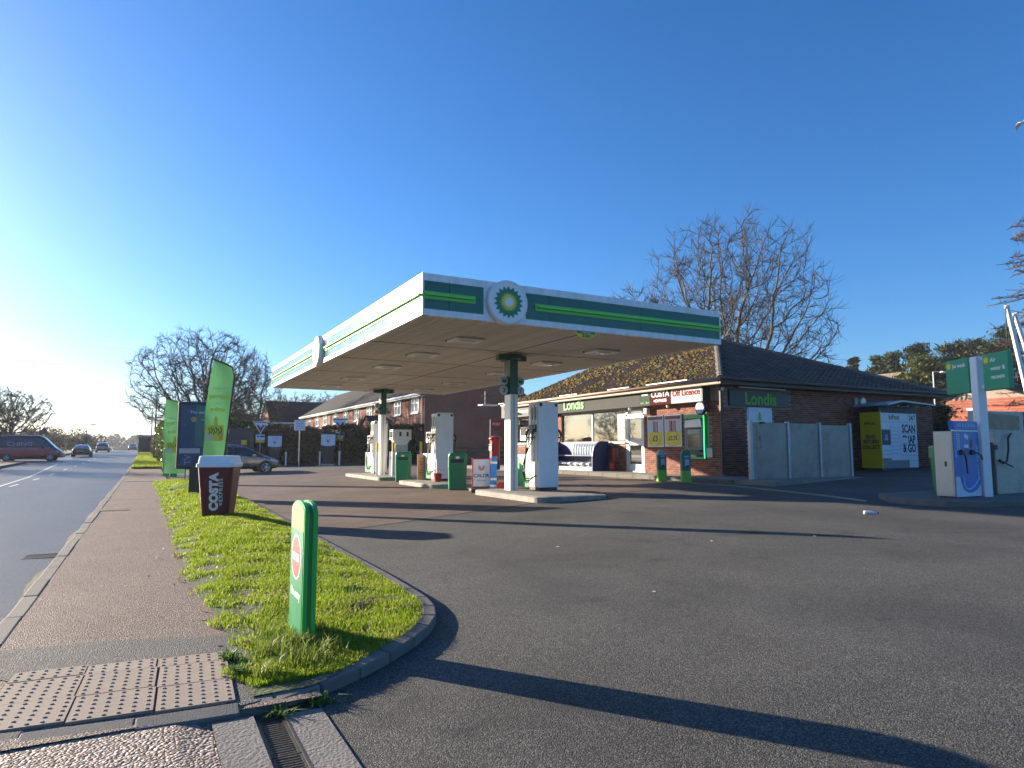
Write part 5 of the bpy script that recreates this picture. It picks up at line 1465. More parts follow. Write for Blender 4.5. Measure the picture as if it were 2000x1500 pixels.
MB().box(LX1 - 1.05, LY - .006, LZ + 1.03, LX1 - .6, LY - .004, LZ + 1.22).build('blank_label', lw, lk)
text('lettering', 'InPost', .17, nv, lk, (LX0 - .024, LY + .42, LZ + 1.75), LEFT, .001, .003)
for s, z in (('SEND', 1.25), ('RETURN', 1.07), ('COLLECT', .86)): text('lettering', s, .2, nv, lk, (LX0 - .024, LY + .40, LZ + z), LEFT, .001, .006, sx=.8)
rf_ = mat('locker_roof', (.36, .38, .40), .4, metal=.4)
MB().prism([(LX0 - .35, LZ + 2.42), (LX0 + .55, LZ + 2.58), (LX1 + .35, LZ + 2.48), (LX1 + .35, LZ + 2.43), (LX0 + .55, LZ + 2.53), (LX0 - .35, LZ + 2.37)], LY - .55, LY + .85, 'xz').build('roof', rf_, lk)
MB().box(LX0, LY + .05, LZ + 2.15, LX1, LY + .75, LZ + 2.40).build('roof_frame', mat('locker_navy', (.015, .02, .05), .5), lk)
for x in (LX0 + .5, LX0 + 1.1, LX0 + 1.7): MB().box(x, LY - .4, LZ + 2.36, x + .04, LY + .1, LZ + 2.42).build('bracket', alu, lk)

# ================================================================ air and screenwash machine with its island
struct(MB().prism([(13.45, 8.6), (13.25, 8.0), (13.35, 7.4), (13.8, 6.9), (14.6, 6.6), (24, 6.2), (24, 9.4), (14.2, 9.3)], .1, FZ(14.5) + .1, 'xy').build('air_island', mat('shaded_concrete', (.13, .125, .115), .85, var=.3, vs=2.5, bump=.35, bs=90, dirt=.5), None, .03, seg=2))  # canopy shadow over the island put into a darker concrete colour
IZ = FZ(14.5) + .1
am_ = thing('air_machine', 'blue and steel air and screenwash machine on the concrete island', 'air machine', (13.95, 7.5, IZ), 0)
bl = mat('machine_blue', (.003, .15, .50), .35, var=.12, vs=3)
MB().box(.0, .03, .03, .90, .40, 1.32).build('cabinet', steel, am_, .01)
MB().box(.05, .08, 0, .85, .36, .03).build('plinth', black_p, am_)
MB().box(-.006, .06, .06, .0, .37, 1.18).build('side_door', steel, am_, .0)
MB().box(-.012, .16, .62, -.006, .20, .72).build('side_lock', black_p, am_)
MB().box(.02, .022, .02, .90, .03, 1.32).build('front_panel', bl, am_)
MB().prism([(.02, .03), (.90, .03), (.90, .28), (.78, .16), (.60, .10), (.42, .10), (.28, .16), (.2, .3), (.16, .42), (.02, .42)], .017, .0215, 'xz').build('white_wave', mat('machine_pale', (.55, .62, .74), .4), am_)
MB().tube([(.24, .016, .46), (.3, .016, .36), (.28, .016, .25), (.36, .016, .18), (.5, .016, .17), (.66, .016, .24), (.88, .016, .40)], [.012, .022, .02, .022, .02, .02, .014], 6).build('wave_line', mat('machine_light', (.35, .55, .80), .4), am_)
MB().prism([(.03, 1.34), (.90, 1.34), (.86, 1.52), (-.02, 1.52)], .0, .10, 'xz').build('header', bl, am_, .01)
MB().box(.02, .01, 1.31, .90, .06, 1.345).build('header_trim', white_p, am_)
text('lettering', 'AIR & SCREEN', .105, mat('machine_print', (.45, .62, .85), .5), am_, (.44, -.004, 1.43), FRONT, .001, .002)
text('lettering', 'AIR', .11, MATS['machine_print'], am_, (.075, .019, .87), (R(90), R(90), 0), .001, .002)
text('lettering', 'SCREEN WASH', .095, MATS['machine_print'], am_, (.83, .019, .72), (R(90), R(90), 0), .001, .002)
for k in range(4):
    pl_ = MB().box(.12, .016, 1.20 - k * .085, .22, .021, 1.265 - k * .085).build('instruction_plate', MATS['machine_pale'], am_)
    MB().box(.15, .013, 1.215 - k * .085, .19, .0155, 1.25 - k * .085).build('instruction_print', print_dk, pl_)
MB().prism([(.36, 1.20), (.50, 1.14), (.55, 1.22), (.41, 1.28)], .013, .016, 'xz').build('notice', print_w, am_)
MB().box(.37, .012, .98, .52, .021, 1.05).build('coin_plate', print_w, am_); MB().box(.40, .008, .955, .50, .0118, .98).build('coin_slot', black_p, am_)
MB().box(.60, .015, 1.0, .68, .021, 1.15).build('button_plate', mat('machine_bronze', (.16, .10, .05), .5), am_)
MB().box(.40, .015, .70, .47, .021, .93).build('lock_plate', MATS['machine_bronze'], am_)
for x, e in ((.24, [(.24, -.02, .9), (.27, -.05, .82), (.32, -.04, .65), (.35, -.03, .48)]), (.62, [(.62, -.02, .9), (.7, -.06, .88), (.80, -.07, .84), (.84, -.07, .75)])):
    MB().lathe([(.055, 0), (.05, .05)], 14).build('hose_outlet', black_p, am_, loc=(x, .021, .9), rot=(R(90), 0, 0))
    MB().tube(e, .014, 7).build('hose', rubber, am_, smooth=True)
gb_ = thing('litter_bin', 'tall green open mouthed bin behind the air machine', 'bin', (15.75, 8.75, IZ), R(-20))
gb_.scale = (.72, .72, .8)
MB().prism([(-.2, 0), (.2, 0), (.26, .95), (-.26, .95)], -.2, .2, 'xz').build('body', bin_g, gb_, .02)
MB().prism([(-.28, .95), (.28, .95), (.26, 1.26), (-.26, 1.26)], .1, .22, 'xz').build('hood_back', bin_g, gb_); MB().box(-.28, -.22, 1.22, .28, .22, 1.30).build('hood', bin_g, gb_, .02)
for s in (-1, 1): MB().box(s * .27 - .015, -.2, .95, s * .27 + .015, .2, 1.23).build('hood_side', bin_g, gb_)
sp = thing('forecourt_sign_post', 'white post carrying two green boards for jet wash and air', 'sign', (15.05, 7.62, IZ), R(-116))
MB().box(.01, -.09, 0, .21, .09, 2.86).build('post', white_p, sp, .012)
for z in (2.22, 2.80): MB().box(-.12, -.02, z - .03, .36, .02, z + .03).build('arm', white_p, sp)
jg = mat('board_green', (.0, .30, .13), .4, var=.05)
ems = []
for (x0, x1, z0, z1, ttl, lines) in ((-.77, -.08, 2.13, 2.87, 'Jet wash', ['Jet wash']), (.32, .99, 2.13, 2.87, 'air', ['Air', 'water &', 'vacuum'])):
    bd = MB().box(x0, -.05, z0, x1, .05, z1).build('board', jg, sp, .012)
    em = MB().lathe([(.085, 0), (.085, .003)], 20).build('emblem', logo_lg, bd, loc=(x0 + .11, -.0515, z1 - .13), rot=(R(90), 0, 0))
    MB().lathe([(.055, .003), (.055, .005)], 16).build('emblem_core', logo_y, em)
    for k, s in enumerate(lines): text('lettering', s, .115, print_w, bd, (x0 + .215, -.053, z1 - .14 - k * .17), FRONT, .001, .003, 'LEFT')
jb = thing('jet_wash_unit', 'weathered steel jet wash cabinet with hose at right edge', 'jet wash', (15.95, 7.75, IZ))
ws = mat('weathered_steel', (.36, .36, .32), .5, metal=.3, var=.25, vs=3, dirt=.4)
MB().box(0, 0, 0, 1.9, .6, 1.35).build('cabinet', ws, jb, .015)
MB().prism([(.02, 1.35), (1.9, 1.35), (1.9, 1.82), (.10, 1.80)], .3, .55, 'xz').build('raised_back', ws, jb)
MB().prism([(.22, 1.40), (1.7, 1.40), (1.7, 1.72), (.16, 1.76)], .285, .30, 'xz').build('picture_panel', mat('jet_brown', (.22, .16, .09), .5, var=.5, vs=6), jb)
MB().tube([(.02, -.04, .72), (.12, -.08, .66), (.25, -.09, .70), (.36, -.08, .95), (.42, -.06, 1.2), (.6, -.04, 1.3)], .02, 8).build('hose', rubber, jb, smooth=True)
MB().tube([(.0, -.06, .74), (.45, -.10, .58)], .016, 8).build('lance', black_p, jb)
MB().box(-.12, .02, .0, -.04, .12, 1.1).build('hose_stand', iron, jb)
MB().box(-.16, -.05, .95, 0, .15, 1.05).build('hose_hook', iron, jb)
for i, (x, y, z, dx, dz, r_, lb) in enumerate(((18.47, 8.5, 4.93, 1.25, -4.0, .055, 'longer slanting white hose boom at the right edge'), (21.02, 9.5, 5.15, 2.2, -4.4, .055, 'second slanting white hose boom farther right'))):
    q = thing('hose_boom', lb, 'boom', (x, y, z), group='hose booms')
    MB().tube([(0, 0, 0), (dx * .5, 0, dz * .5), (dx, 0, dz)], [r_, r_, r_ * 1.3], 10).build('pole', white_p, q)
    MB().tube([(0, 0, .0), (-.06, 0, -.1), (-.09, 0, -.6), (-.08, 0, -1.9)], .018, 6).build('hanging_hose', rubber, q)
# dropped bottle and scraps on the asphalt
bo = thing('dropped_bottle', 'crushed clear plastic bottle lying on the asphalt', 'bottle', (11.2, 7.5, FZ(11.2) + .035), R(-50))
MB().tube([(-.1, 0, 0), (-.06, .0, .0), (.0, .01, .005), (.06, 0, 0), (.09, 0, 0), (.12, 0, 0)], [.03, .035, .028, .034, .015, .014], 10).build('bottle', mat('litter_plastic', (.6, .66, .72), .15, var=.3, vs=20), bo, smooth=True)
MB().tube([(.12, 0, 0), (.14, 0, 0)], .017, 8).build('cap', blue_p, bo)
# ================================================================ chargers, signs and hedge at the back of the forecourt
navyd = mat('charger_black', (.012, .014, .02), .35, var=.1)
lav = mat('charger_white', (.60, .66, .76), .35, var=.04)
def charger(loc, label):
    o = thing('car_charger', label, 'car charger', loc, R(-25), 'car chargers before the hedge')
    MB().box(-.42, -.3, 0, .42, .3, .10).build('plinth', mat('plinth_pale', (.5, .52, .54), .6), o)
    MB().prism([(-.5, 1.25), (-.5, 2.2), (-.46, 2.28), (-.2, 2.34), (.2, 2.34), (.46, 2.28), (.5, 2.2), (.5, 1.25), (.36, 1.05), (.36, .1), (-.36, .1), (-.36, 1.05)], -.2, .25, 'xz').build('body', navyd, o)
    MB().prism([(-.49, 1.42), (-.2, 1.36), (.2, 1.36), (.49, 1.42), (.49, 2.16), (-.49, 2.16)], -.215, -.2, 'xz').build('face', lav, o)
    v_ = MB().prism([(-.13, 1.82), (-.06, 1.82), (.0, 1.68), (.06, 1.82), (.13, 1.82), (.0, 1.56)], -.22, -.215, 'xz').build('v_mark', print_dk, o)
    MB().prism([(.06, 1.82), (.13, 1.82), (.04, 1.66), (.005, 1.69)], -.2215, -.22, 'xz').build('v_mark_red', red_p, o)
    MB().box(-.2, -.218, 1.98, .3, -.215, 2.02).box(-.4, -.218, 1.88, .4, -.2155, 1.89).build('printed_line', mat('charger_print', (.2, .24, .4), .5), o)
    MB().box(-.3, -.21, 1.12, .3, -.2, 1.28).build('screen', darkgl, o)
    for s in (-1, 1): MB().tube([(s * .38, -.2, 1.2), (s * .46, -.3, .8), (s * .3, -.32, .35), (s * .2, -.28, .6), (s * .3, -.22, 1.1)], .02, 6).build('cable', rubber, o, smooth=True)
    return o
charger((8.3, 51.5, FZ(8.3)), 'left hand dark car charger with white face behind the parked car')
charger((11.35, 48.1, FZ(11.3)), 'right hand dark car charger with white face before the hedge')
for i, (x, y, lb) in enumerate(((8.9, 50.6, 'low white post right of the left car charger'), (10.8, 48.3, 'low white post left of the right car charger'), (11.9, 47.2, 'low white post right of the right car charger'))):
    q = thing('marker_post', lb, 'post', (x, y, FZ(x)), group='low white posts by the chargers')
    MB().tube([(0, 0, 0), (0, 0, 1.0)], .06, 10).build('post', white_p, q)
def v_sign(x, y, label):
    o = thing('triangle_sign', label, 'sign', (x, y, FZ(x)), R(-25), 'triangle signs by the chargers')
    MB().tube([(0, .03, 0), (0, .03, 3.2)], .04, 8).build('pole', galv, o)
    MB().prism([(-.58, 3.3), (.58, 3.3), (0, 2.36)], -.012, .012, 'xz').build('triangle', lav, o)
    MB().prism([(-.3, 3.02), (-.14, 3.02), (0, 2.8), (.14, 3.02), (.3, 3.02), (.02, 2.5), (-.02, 2.5)], -.016, -.0125, 'xz').build('v_mark', mat('v_maroon', (.22, .02, .06), .5), o)
    MB().box(-.45, -.016, 3.2, .45, -.0125, 3.26).build('printed_line', navy, o)
    MB().box(-.33, -.012, 1.72, .33, .012, 2.32).build('lower_plate', lav, o)
    MB().box(-.33, -.015, 1.72, .33, -.0125, 1.92).build('yellow_field', yellow_p, o)
    for k, x0 in enumerate((-.24, -.02, .12)): MB().box(x0, -.016, 2.12, x0 + .15, -.0125, 2.24).build('printed_word', navy, o)
    return o
v_sign(7.4, 52.7, 'left hand inverted triangle sign above the parked car')
v_sign(12.1, 48.0, 'right hand inverted triangle sign beside the right charger')
q = thing('notice_board', 'square white notice on a pole between the two chargers', 'sign', (9.1, 46.9, FZ(9)), R(-25))
MB().tube([(0, .03, 0), (0, .03, 3.1)], .04, 8).build('pole', galv, q); MB().box(-.36, -.012, 2.45, .36, .012, 3.15).build('plate', lav, q, .01)
for k in range(5): MB().box(-.3 + .02 * (k % 3), -.015, 3.02 - k * .11, .3 - .05 * (k % 2), -.0125, 3.05 - k * .11).build('printed_line', mat('notice_ink', (.25, .28, .4), .5), q)
hedge_d = leafmat('hedge_leaf', (.010, .022, .007), (.05, .065, .012), .3)
hedge_b = leafmat('hedge_leaf_brown', (.05, .03, .018), (.17, .095, .055), .3)
laurel = leafmat('laurel_leaf', (.03, .06, .01), (.10, .15, .025), .3, .35)
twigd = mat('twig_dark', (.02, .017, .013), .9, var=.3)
def leaf_cloud(P, size, seed=1, asp=.55):
    r_ = np.random.default_rng(seed); n = len(P)
    a = r_.normal(size=(n, 3)); a /= np.linalg.norm(a, axis=1)[:, None]
    b = np.cross(a, r_.normal(size=(n, 3))); b /= np.linalg.norm(b, axis=1)[:, None]
    s = size * r_.uniform(.6, 1.4, n)[:, None]
    V = np.concatenate([P - a * s, P + b * s * asp, P + a * s, P - b * s * asp]); i = np.arange(n)
    return V, np.stack([i, i + n, i + 2 * n, i + 3 * n], 1)
def hedge(name, label, p0, p1, h, wd, m, n, leaf, seed, z0=None, core=True):
    p0 = Vector((*p0, 0)); p1 = Vector((*p1, 0)); d = p1 - p0; L = d.length; d.normalize(); nx = Vector((-d.y, d.x, 0))
    o = thing(name, label, 'hedge', (p0.x, p0.y, z0 if z0 is not None else FZ(p0.x)), math.atan2(d.y, d.x))
    r_ = np.random.default_rng(seed)
    q = r_.random(n); side = r_.random(n)
    X = r_.uniform(0, L, n); top = h * (1 + .05 * np.sin(X * 1.1) + .03 * np.sin(X * 3.3 + 1))
    Y = np.where(side < .38, -wd / 2, np.where(side < .55, wd / 2, r_.uniform(-wd / 2, wd / 2, n))) + r_.normal(0, .10, n)
    Z = np.where(side < .55, r_.uniform(.1, 1, n) * top, top) + r_.normal(0, .07, n)
    V, Fq = leaf_cloud(np.stack([X, Y, np.maximum(Z, .02)], 1), leaf, seed)
    obj('foliage', np_mesh('foliage', V, Fq, m), o)
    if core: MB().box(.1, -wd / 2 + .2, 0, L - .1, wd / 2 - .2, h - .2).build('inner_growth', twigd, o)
    b = MB()
    for k in range(int(L / .7)): b.tube([(k * .7 + .3, 0, 0), (k * .7 + .35, .05, h * .6)], [.04, .02], 5)
    b.build('stems', twigd, o)
    return o
hedge('clipped_hedge', 'clipped dark green hedge behind the left charger and parked car', (3.4, 58.6), (9.0, 52.4), 2.9, 1.4, hedge_d, 9000, .09, 1)
hedge('beech_hedge', 'brown leaved hedge stretch between the two chargers', (9.0, 52.4), (11.6, 49.5), 2.55, 1.3, hedge_b, 5000, .09, 2)
hedge('clipped_hedge', 'clipped dark green hedge running to the brick gable corner', (11.6, 49.5), (16.7, 43.9), 2.6, 1.4, hedge_d, 9000, .09, 3)
hedge('laurel_bush', 'pale topped shrubs above the hedge behind the dark cabinet', (4.2, 60.6), (8.4, 57.4), 3.5, 1.8, laurel, 3500, .16, 4)
hedge('laurel_hedge', 'glossy evergreen hedge beside the road left of the feather flags', (2.1, 58), (1.75, 70), 3.3, 1.7, laurel, 7000, .13, 5, 0.1)
hedge('bare_hedge', 'reddish brown bare hedge along the road beyond the lamp posts', (1.6, 72), (1.2, 130), 2.6, 1.2, hedge_b, 9000, .13, 6, .3)
q = thing('service_cabinet', 'dark service cabinet with yellow label behind the parked car', 'cabinet', (6.4, 54.2, FZ(6.4)), R(-25))
MB().box(-.95, -.4, 0, .95, .4, 2.7).build('body', mat('cabinet_dark', (.035, .037, .042), .5), q, .02)
MB().box(-1.02, -.46, 2.7, 1.02, .46, 2.82).build('lid', MATS['cabinet_dark'], q, .02)
MB().box(.0, -.406, 1.6, .4, -.4, 1.95).build('label_plate', yellow_p, q)
MB().box(.45, -.404, .1, .46, -.4, 2.6).build('door_gap', black_p, q)
q = thing('green_railing', 'low green railing at the foot of the brick gable', 'railing', (17.2, 40.6, FZ(17)))
rg = mat('railing_green', (.02, .06, .045), .5)
for x in range(6): MB().box(x * 1.5, -.05, 0, x * 1.5 + .12, .05, 1.15).build('post', rg, q)
for z in (.35, .68, 1.0): MB().box(-.2, -.075, z, 7.8, -.052, z + .16).build('rail', rg, q)

# ================================================================ cars
def car_body(b, st):
    """st rows: x, zlow, zbelt, ztop, wlow, wbelt, wtop ; half ring of 8 points mirrored"""
    rings = []
    for (x, zl, zb, zt, wl, wb, wt) in st:
        h = [(0, zl), (wl * .85, zl), (wl, zl + .10), (wb * 1.0, (zl + zb) * .5), (wb * .985, zb), (wt + (wb - wt) * .12, zt - (zt - zb) * .12), (wt * .82, zt), (0, zt + .012)]
        ring = [(x, y, z) for y, z in h] + [(x, -y, z) for y, z in h[-2:0:-1]]
        rings.append(ring)
    return rings
def make_car(st, glass_rng, paint, name, label, loc, rz, wheel_x, wr, wtrack, glass_top=(), lower=None, group=None):
    o = thing(name, label, 'van' if 'van' in name else 'car', loc, rz, group)
    rings = car_body(None, st); n = len(rings[0]); vs = [p for r_ in rings for p in r_]; fs = []; mi = []
    for i in range(len(rings) - 1):
        for j in range(n):
            fs.append((i * n + j, i * n + (j + 1) % n, (i + 1) * n + (j + 1) % n, (i + 1) * n + j))
            side = j in (4, n - 5); top = j in (5, 6, n - 7, n - 6)
            m_ = 0
            if side and i in glass_rng: m_ = 1
            if top and i in glass_top: m_ = 1
            if j in (0, 1, n - 1, n - 2): m_ = 2
            if lower is not None and m_ == 0 and j in (2, 3, n - 3, n - 4): m_ = 3
            mi.append(m_)
    fs.append(tuple(reversed(range(n)))); mi.append(0); fs.append(tuple((len(rings) - 1) * n + j for j in range(n))); mi.append(0)
    me = rawmesh('body', vs, fs, [paint, cargl, black_p] + ([lower] if lower else []), mi, smooth=True)
    bm = bmesh.new(); bm.from_mesh(me); bmesh.ops.recalc_face_normals(bm, faces=bm.faces); bm.to_mesh(me); bm.free()
    bd = obj('body', me, o); md = bd.modifiers.new('s', 'SUBSURF'); md.levels = 2; md.render_levels = 2
    for x in wheel_x:
        for s in (-1, 1):
            MB().lathe([(wr * 1.16, -.02), (wr * 1.16, .02)], 24).build('wheel_arch', black_p, o, loc=(x, s * (wtrack - .02), wr * 1.02), rot=(R(90), 0, 0))
            w_ = obj('wheel', MB().lathe([(wr * .72, -.1), (wr * .95, -.1), (wr, -.07), (wr, .07), (wr * .95, .1), (wr * .70, .1), (wr * .66, .07)], 28).mesh('wheel', rubber, 0), o, (x, s * (wtrack - .06), wr), (R(-90 * s), 0, 0))
            b = MB().lathe([(wr * .66, .06), (wr * .68, .095)], 24)
            b.build('rim_dish', mat('rim_dark', (.05, .05, .055), .4), w_)
            b = MB()
            for k in range(5):
                a = 2 * PI * k / 5
                for da in (-.16, .16):
                    b.tube([(.03 * math.cos(a), .03 * math.sin(a), .108), (wr * .66 * math.cos(a + da), wr * .66 * math.sin(a + da), .10)], [.03, .022], 5)
            b.lathe([(.06, .1), (.05, .118)], 12); b.tube([(wr * .67 * math.cos(R(a)), wr * .67 * math.sin(R(a)), .1) for a in range(0, 361, 15)], .016, 5)
            b.build('rim', mat('rim_alloy', (.6, .6, .6), .3, metal=.8), w_)
    return o, bd
cargl = mat('car_glass', (.012, .015, .02), .06, var=.05, spec=.9)
greyp = mat('car_paint_grey', (.20, .185, .175), .28, metal=.5, var=.05, coat=.7)
blackp = mat('car_paint_black', (.012, .012, .018), .25, var=.05, coat=.7)
silvp = mat('car_paint_silver', (.22, .24, .26), .3, metal=.5, var=.05, coat=.6)
mpv = [(-2.16, .42, .82, .86, .72, .76, .60), (-2.12, .30, .88, 1.02, .82, .86, .66), (-1.95, .24, .96, 1.42, .88, .90, .62), (-1.45, .22, .98, 1.58, .90, .915, .62), (-.5, .22, .96, 1.62, .90, .92, .64), (.15, .22, .94, 1.57, .90, .92, .62), (.75, .22, .93, 1.28, .90, .915, .66), (1.22, .22, .92, 1.0, .90, .91, .74), (1.65, .22, .82, .90, .89, .90, .70), (2.02, .26, .68, .76, .82, .84, .62), (2.19, .34, .56, .62, .62, .66, .5)]
car, bd = make_car(mpv, (2, 3, 4, 5, 6), greyp, 'parked_car', 'grey people carrier parked nose right beyond the coffee cup', (4.55, 40.75, FZ(4.5) + .0), R(4), (-1.33, 1.33), .325, .93, (5, 6))
for s in (-1, 1):
    MB().prism([(1.55, .70), (1.95, .60), (2.05, .66), (1.6, .80)], s * .80, s * .87, 'xz').build('headlight', mat('headlight', (.6, .63, .66), .15), car, .01)
    MB().box(1.96, s * .55 - .1, .36, 2.12, s * .55 + .1, .44).build('fog_light', black_p, car)
    MB().prism([(.55, .93), (.80, .93), (.78, 1.07), (.58, 1.07)], s * .93, s * 1.06, 'xz').build('mirror', greyp, car, .02)
    for x in (.28, -.78): MB().box(x - .012, s * .925 - .004, .35, x + .004, s * .925 + .004, .95).build('door_gap', black_p, car)
    for x in (.1, -.95): MB().box(x - .2, s * .93 - .012, .86, x, s * .93 + .012, .89).build('door_handle', greyp, car)
    MB().prism([(-.42, .97), (-.35, .97), (-.40, 1.50), (-.47, 1.50)], s * .88, s * .895, 'xz').build('pillar', black_p, car)
sedan = [(-2.3, .45, .75, .80, .7, .74, .6), (-2.25, .30, .85, .98, .82, .86, .7), (-1.8, .24, .92, 1.06, .88, .90, .70), (-1.2, .22, .93, 1.34, .9, .91, .62), (-.5, .22, .93, 1.44, .9, .92, .60), (.3, .22, .92, 1.42, .9, .92, .60), (1.0, .22, .90, 1.02, .9, .91, .70), (1.7, .22, .80, .88, .89, .9, .7), (2.2, .28, .62, .68, .78, .8, .6)]
c1_, bd = make_car(sedan, (2, 3, 4, 5), blackp, 'saloon_car', 'dark saloon car driving away on the far side of the road', (-6.6, 94.5, rz_(-6.6, 94.5)), R(90), (-1.38, 1.38), .32, .92, (2, 5), group='cars driving away')
for s in (-1, 1): MB().box(-2.31, s * .62 - .14, .76, -2.2, s * .62 + .14, .88).build('tail_light', red_p, c1_, .01)
MB().box(-2.325, -.26, .60, -2.28, .26, .70).build('number_plate', yellow_p, c1_)
hatch = [(-2.05, .45, .8, .9, .7, .74, .6), (-2.0, .30, .92, 1.3, .85, .88, .62), (-1.5, .24, .98, 1.58, .9, .91, .64), (-.4, .24, .98, 1.64, .9, .92, .64), (.4, .24, .97, 1.58, .9, .92, .62), (1.05, .24, .96, 1.08, .9, .91, .72), (1.7, .24, .85, .95, .89, .9, .7), (2.1, .3, .62, .7, .75, .78, .6)]
c2_, bd = make_car(hatch, (1, 2, 3, 4), silvp, 'hatchback_car', 'silver grey hatchback ahead of the saloon on the road', (-6.3, 131, rz_(-6.3, 131)), R(90), (-1.3, 1.3), .34, .92, (0, 4), group='cars driving away')
for s in (-1, 1): MB().box(-2.07, s * .7 - .1, .85, -1.96, s * .7 + .1, 1.15).build('tail_light', red_p, c2_, .01)
MB().box(-2.09, -.26, .55, -2.03, .26, .65).build('number_plate', yellow_p, c2_)
c3_ = copy_tree(c2_); c3_.name = 'hatchback_car'; c3_.location = (-2.9, 190, rz_(-2.9, 175)); c3_.rotation_euler = (0, 0, R(-90)); c3_['label'] = 'tiny pale car coming over the crest of the road'; c3_['group'] = 'oncoming cars'
vanst = [(-2.7, .35, 1.1, 2.30, .92, .95, .82), (-2.66, .28, 1.15, 2.44, .98, 1.0, .86), (-1.5, .26, 1.2, 2.50, 1.0, 1.02, .88), (.6, .26, 1.2, 2.50, 1.0, 1.02, .88), (1.05, .26, 1.2, 2.42, 1.0, 1.02, .86), (1.75, .26, 1.18, 1.66, 1.0, 1.0, .84), (2.15, .28, 1.02, 1.22, .97, .97, .8), (2.55, .34, .85, .98, .9, .92, .72), (2.72, .45, .72, .78, .7, .74, .6)]
van, bd = make_car(vanst, (4,), mat('van_navy', (.03, .035, .06), .35, var=.08, coat=.4), 'panel_van', 'maroon and navy panel van turning out of the side road', (-10.0, 81.5, rz_(-9.3, 81.5) + .02), R(-3), (-1.75, 1.75), .36, .98, (4, 5), lower=mat('van_maroon', (.48, .022, .05), .35, var=.08, coat=.4))
MB().box(-2.6, -1.03, 1.12, .7, -1.015, 1.17).build('side_moulding', mat('van_pale', (.5, .42, .46), .5), van)
text('van_lettering', 'CHING', .52, mat('van_print', (.42, .47, .58), .5), van, (-.75, -1.012, 1.62), FRONT, .004, .008, sx=1.25)
for s in (-1, 1): MB().prism([(1.0, 1.18), (1.22, 1.18), (1.2, 1.5), (1.04, 1.5)], s * 1.02, s * 1.2, 'xz').build('mirror', black_p, van, .02)
MB().prism([(2.1, .92), (2.45, .82), (2.5, .9), (2.12, 1.04)], -.93, -.86, 'xz').build('headlight', MATS['headlight'], van)
MB().box(2.2, -.9, .3, 2.74, .9, .52).build('bumper', black_p, van, .05)

# ================================================================ houses
terr_brick = brickmat('terrace_brick', (.23, .085, .055), (.15, .06, .045), (.24, .19, .16), .225, .075, .012, .3, (R(90), 0, R(90)), patch=.28)
gab_brick = brickmat('gable_brick', (.32, .105, .06), (.22, .08, .05), (.28, .19, .14), .225, .075, .012, .3, (R(90), 0, 0), patch=.2)
slate = brickmat('roof_slate', (.035, .03, .028), (.025, .021, .021), (.012, .011, .011), .3, .28, .02, .6, patch=.3)
upvc = mat('window_white', (.72, .73, .72), .4, var=.04)
hglass = mat('house_glass', (.10, .12, .14), .06, var=.3, vs=2, spec=.8)
def house(name, label, x0, x1, y0, y1, z0, ez, rz, axis, wm, gm, roofm, oh=.35):
    o = thing(name, label, 'house', (0, 0, 0))
    MB().box(x0, y0, z0, x1, y1, ez).build('wall', wm, o)
    if axis == 'y':
        xm = (x0 + x1) / 2; k = (rz - ez) / (xm - x0)
        for y in (y0, y1 - .2): MB().prism([(x0, ez), (x1, ez), (xm, rz - .05)], y, y + .2, 'xz').build('gable', gm, o)
        MB().prism([(x0 + .0, z0), (x1, z0), (x1, ez), (x0, ez)], y0 - .02, y0 - .002, 'xz').build('gable_wall', gm, o)
        for s in (-1, 1):
            xe = (x0 - oh) if s < 0 else (x1 + oh); ze = ez - k * oh
            b = MB(); b.add([(xe, y0 - .15, ze), (xe, y1 + .15, ze), (xm, y1 + .15, rz), (xm, y0 - .15, rz), (xe, y0 - .15, ze + .12), (xe, y1 + .15, ze + .12), (xm, y1 + .15, rz + .12), (xm, y0 - .15, rz + .12)], [(0, 1, 2, 3), (7, 6, 5, 4), (0, 4, 5, 1), (1, 5, 6, 2), (2, 6, 7, 3), (3, 7, 4, 0)])
            b.build('roof', roofm, o)
        MB().box(x0 - oh - .03, y0 - .1, ez - k * oh - .13, x0 - oh, y1 + .1, ez - k * oh + .1).build('eaves_board', upvc, o)
        MB().tube([(x0 - oh - .09, y0 - .1, ez - k * oh), (x0 - oh - .09, y1 + .1, ez - k * oh)], .06, 6).build('gutter', upvc, o)
        MB().box(x0 - oh, y0 - .1, ez - k * oh - .12, x0, y1 + .1, ez - k * oh - .08).build('soffit', upvc, o)
        MB().tube([(xm, y0 - .15, rz + .1), (xm, y1 + .15, rz + .1)], .1, 8).build('ridge', roofm, o)
    else:
        ym = (y0 + y1) / 2; k = (rz - ez) / (ym - y0)
        for x in (x0, x1 - .2): MB().prism([(y0, ez), (y1, ez), (ym, rz - .05)], x, x + .2, 'yz').build('gable', gm, o)
        MB().box(x0 - .02, y0, z0, x0 - .002, y1, ez).build('gable_wall', gm, o)
        for s in (-1, 1):
            ye = (y0 - oh) if s < 0 else (y1 + oh); ze = ez - k * oh
            b = MB(); b.add([(x0 - .15, ye, ze), (x1 + .15, ye, ze), (x1 + .15, ym, rz), (x0 - .15, ym, rz), (x0 - .15, ye, ze + .12), (x1 + .15, ye, ze + .12), (x1 + .15, ym, rz + .12), (x0 - .15, ym, rz + .12)], [(0, 1, 2, 3), (7, 6, 5, 4), (0, 4, 5, 1), (1, 5, 6, 2), (2, 6, 7, 3), (3, 7, 4, 0)])
            b.build('roof', roofm, o)
        MB().box(x0 - .1, y0 - oh - .03, ez - k * oh - .13, x1 + .1, y0 - oh, ez - k * oh + .1).build('eaves_board', upvc, o)
    return o
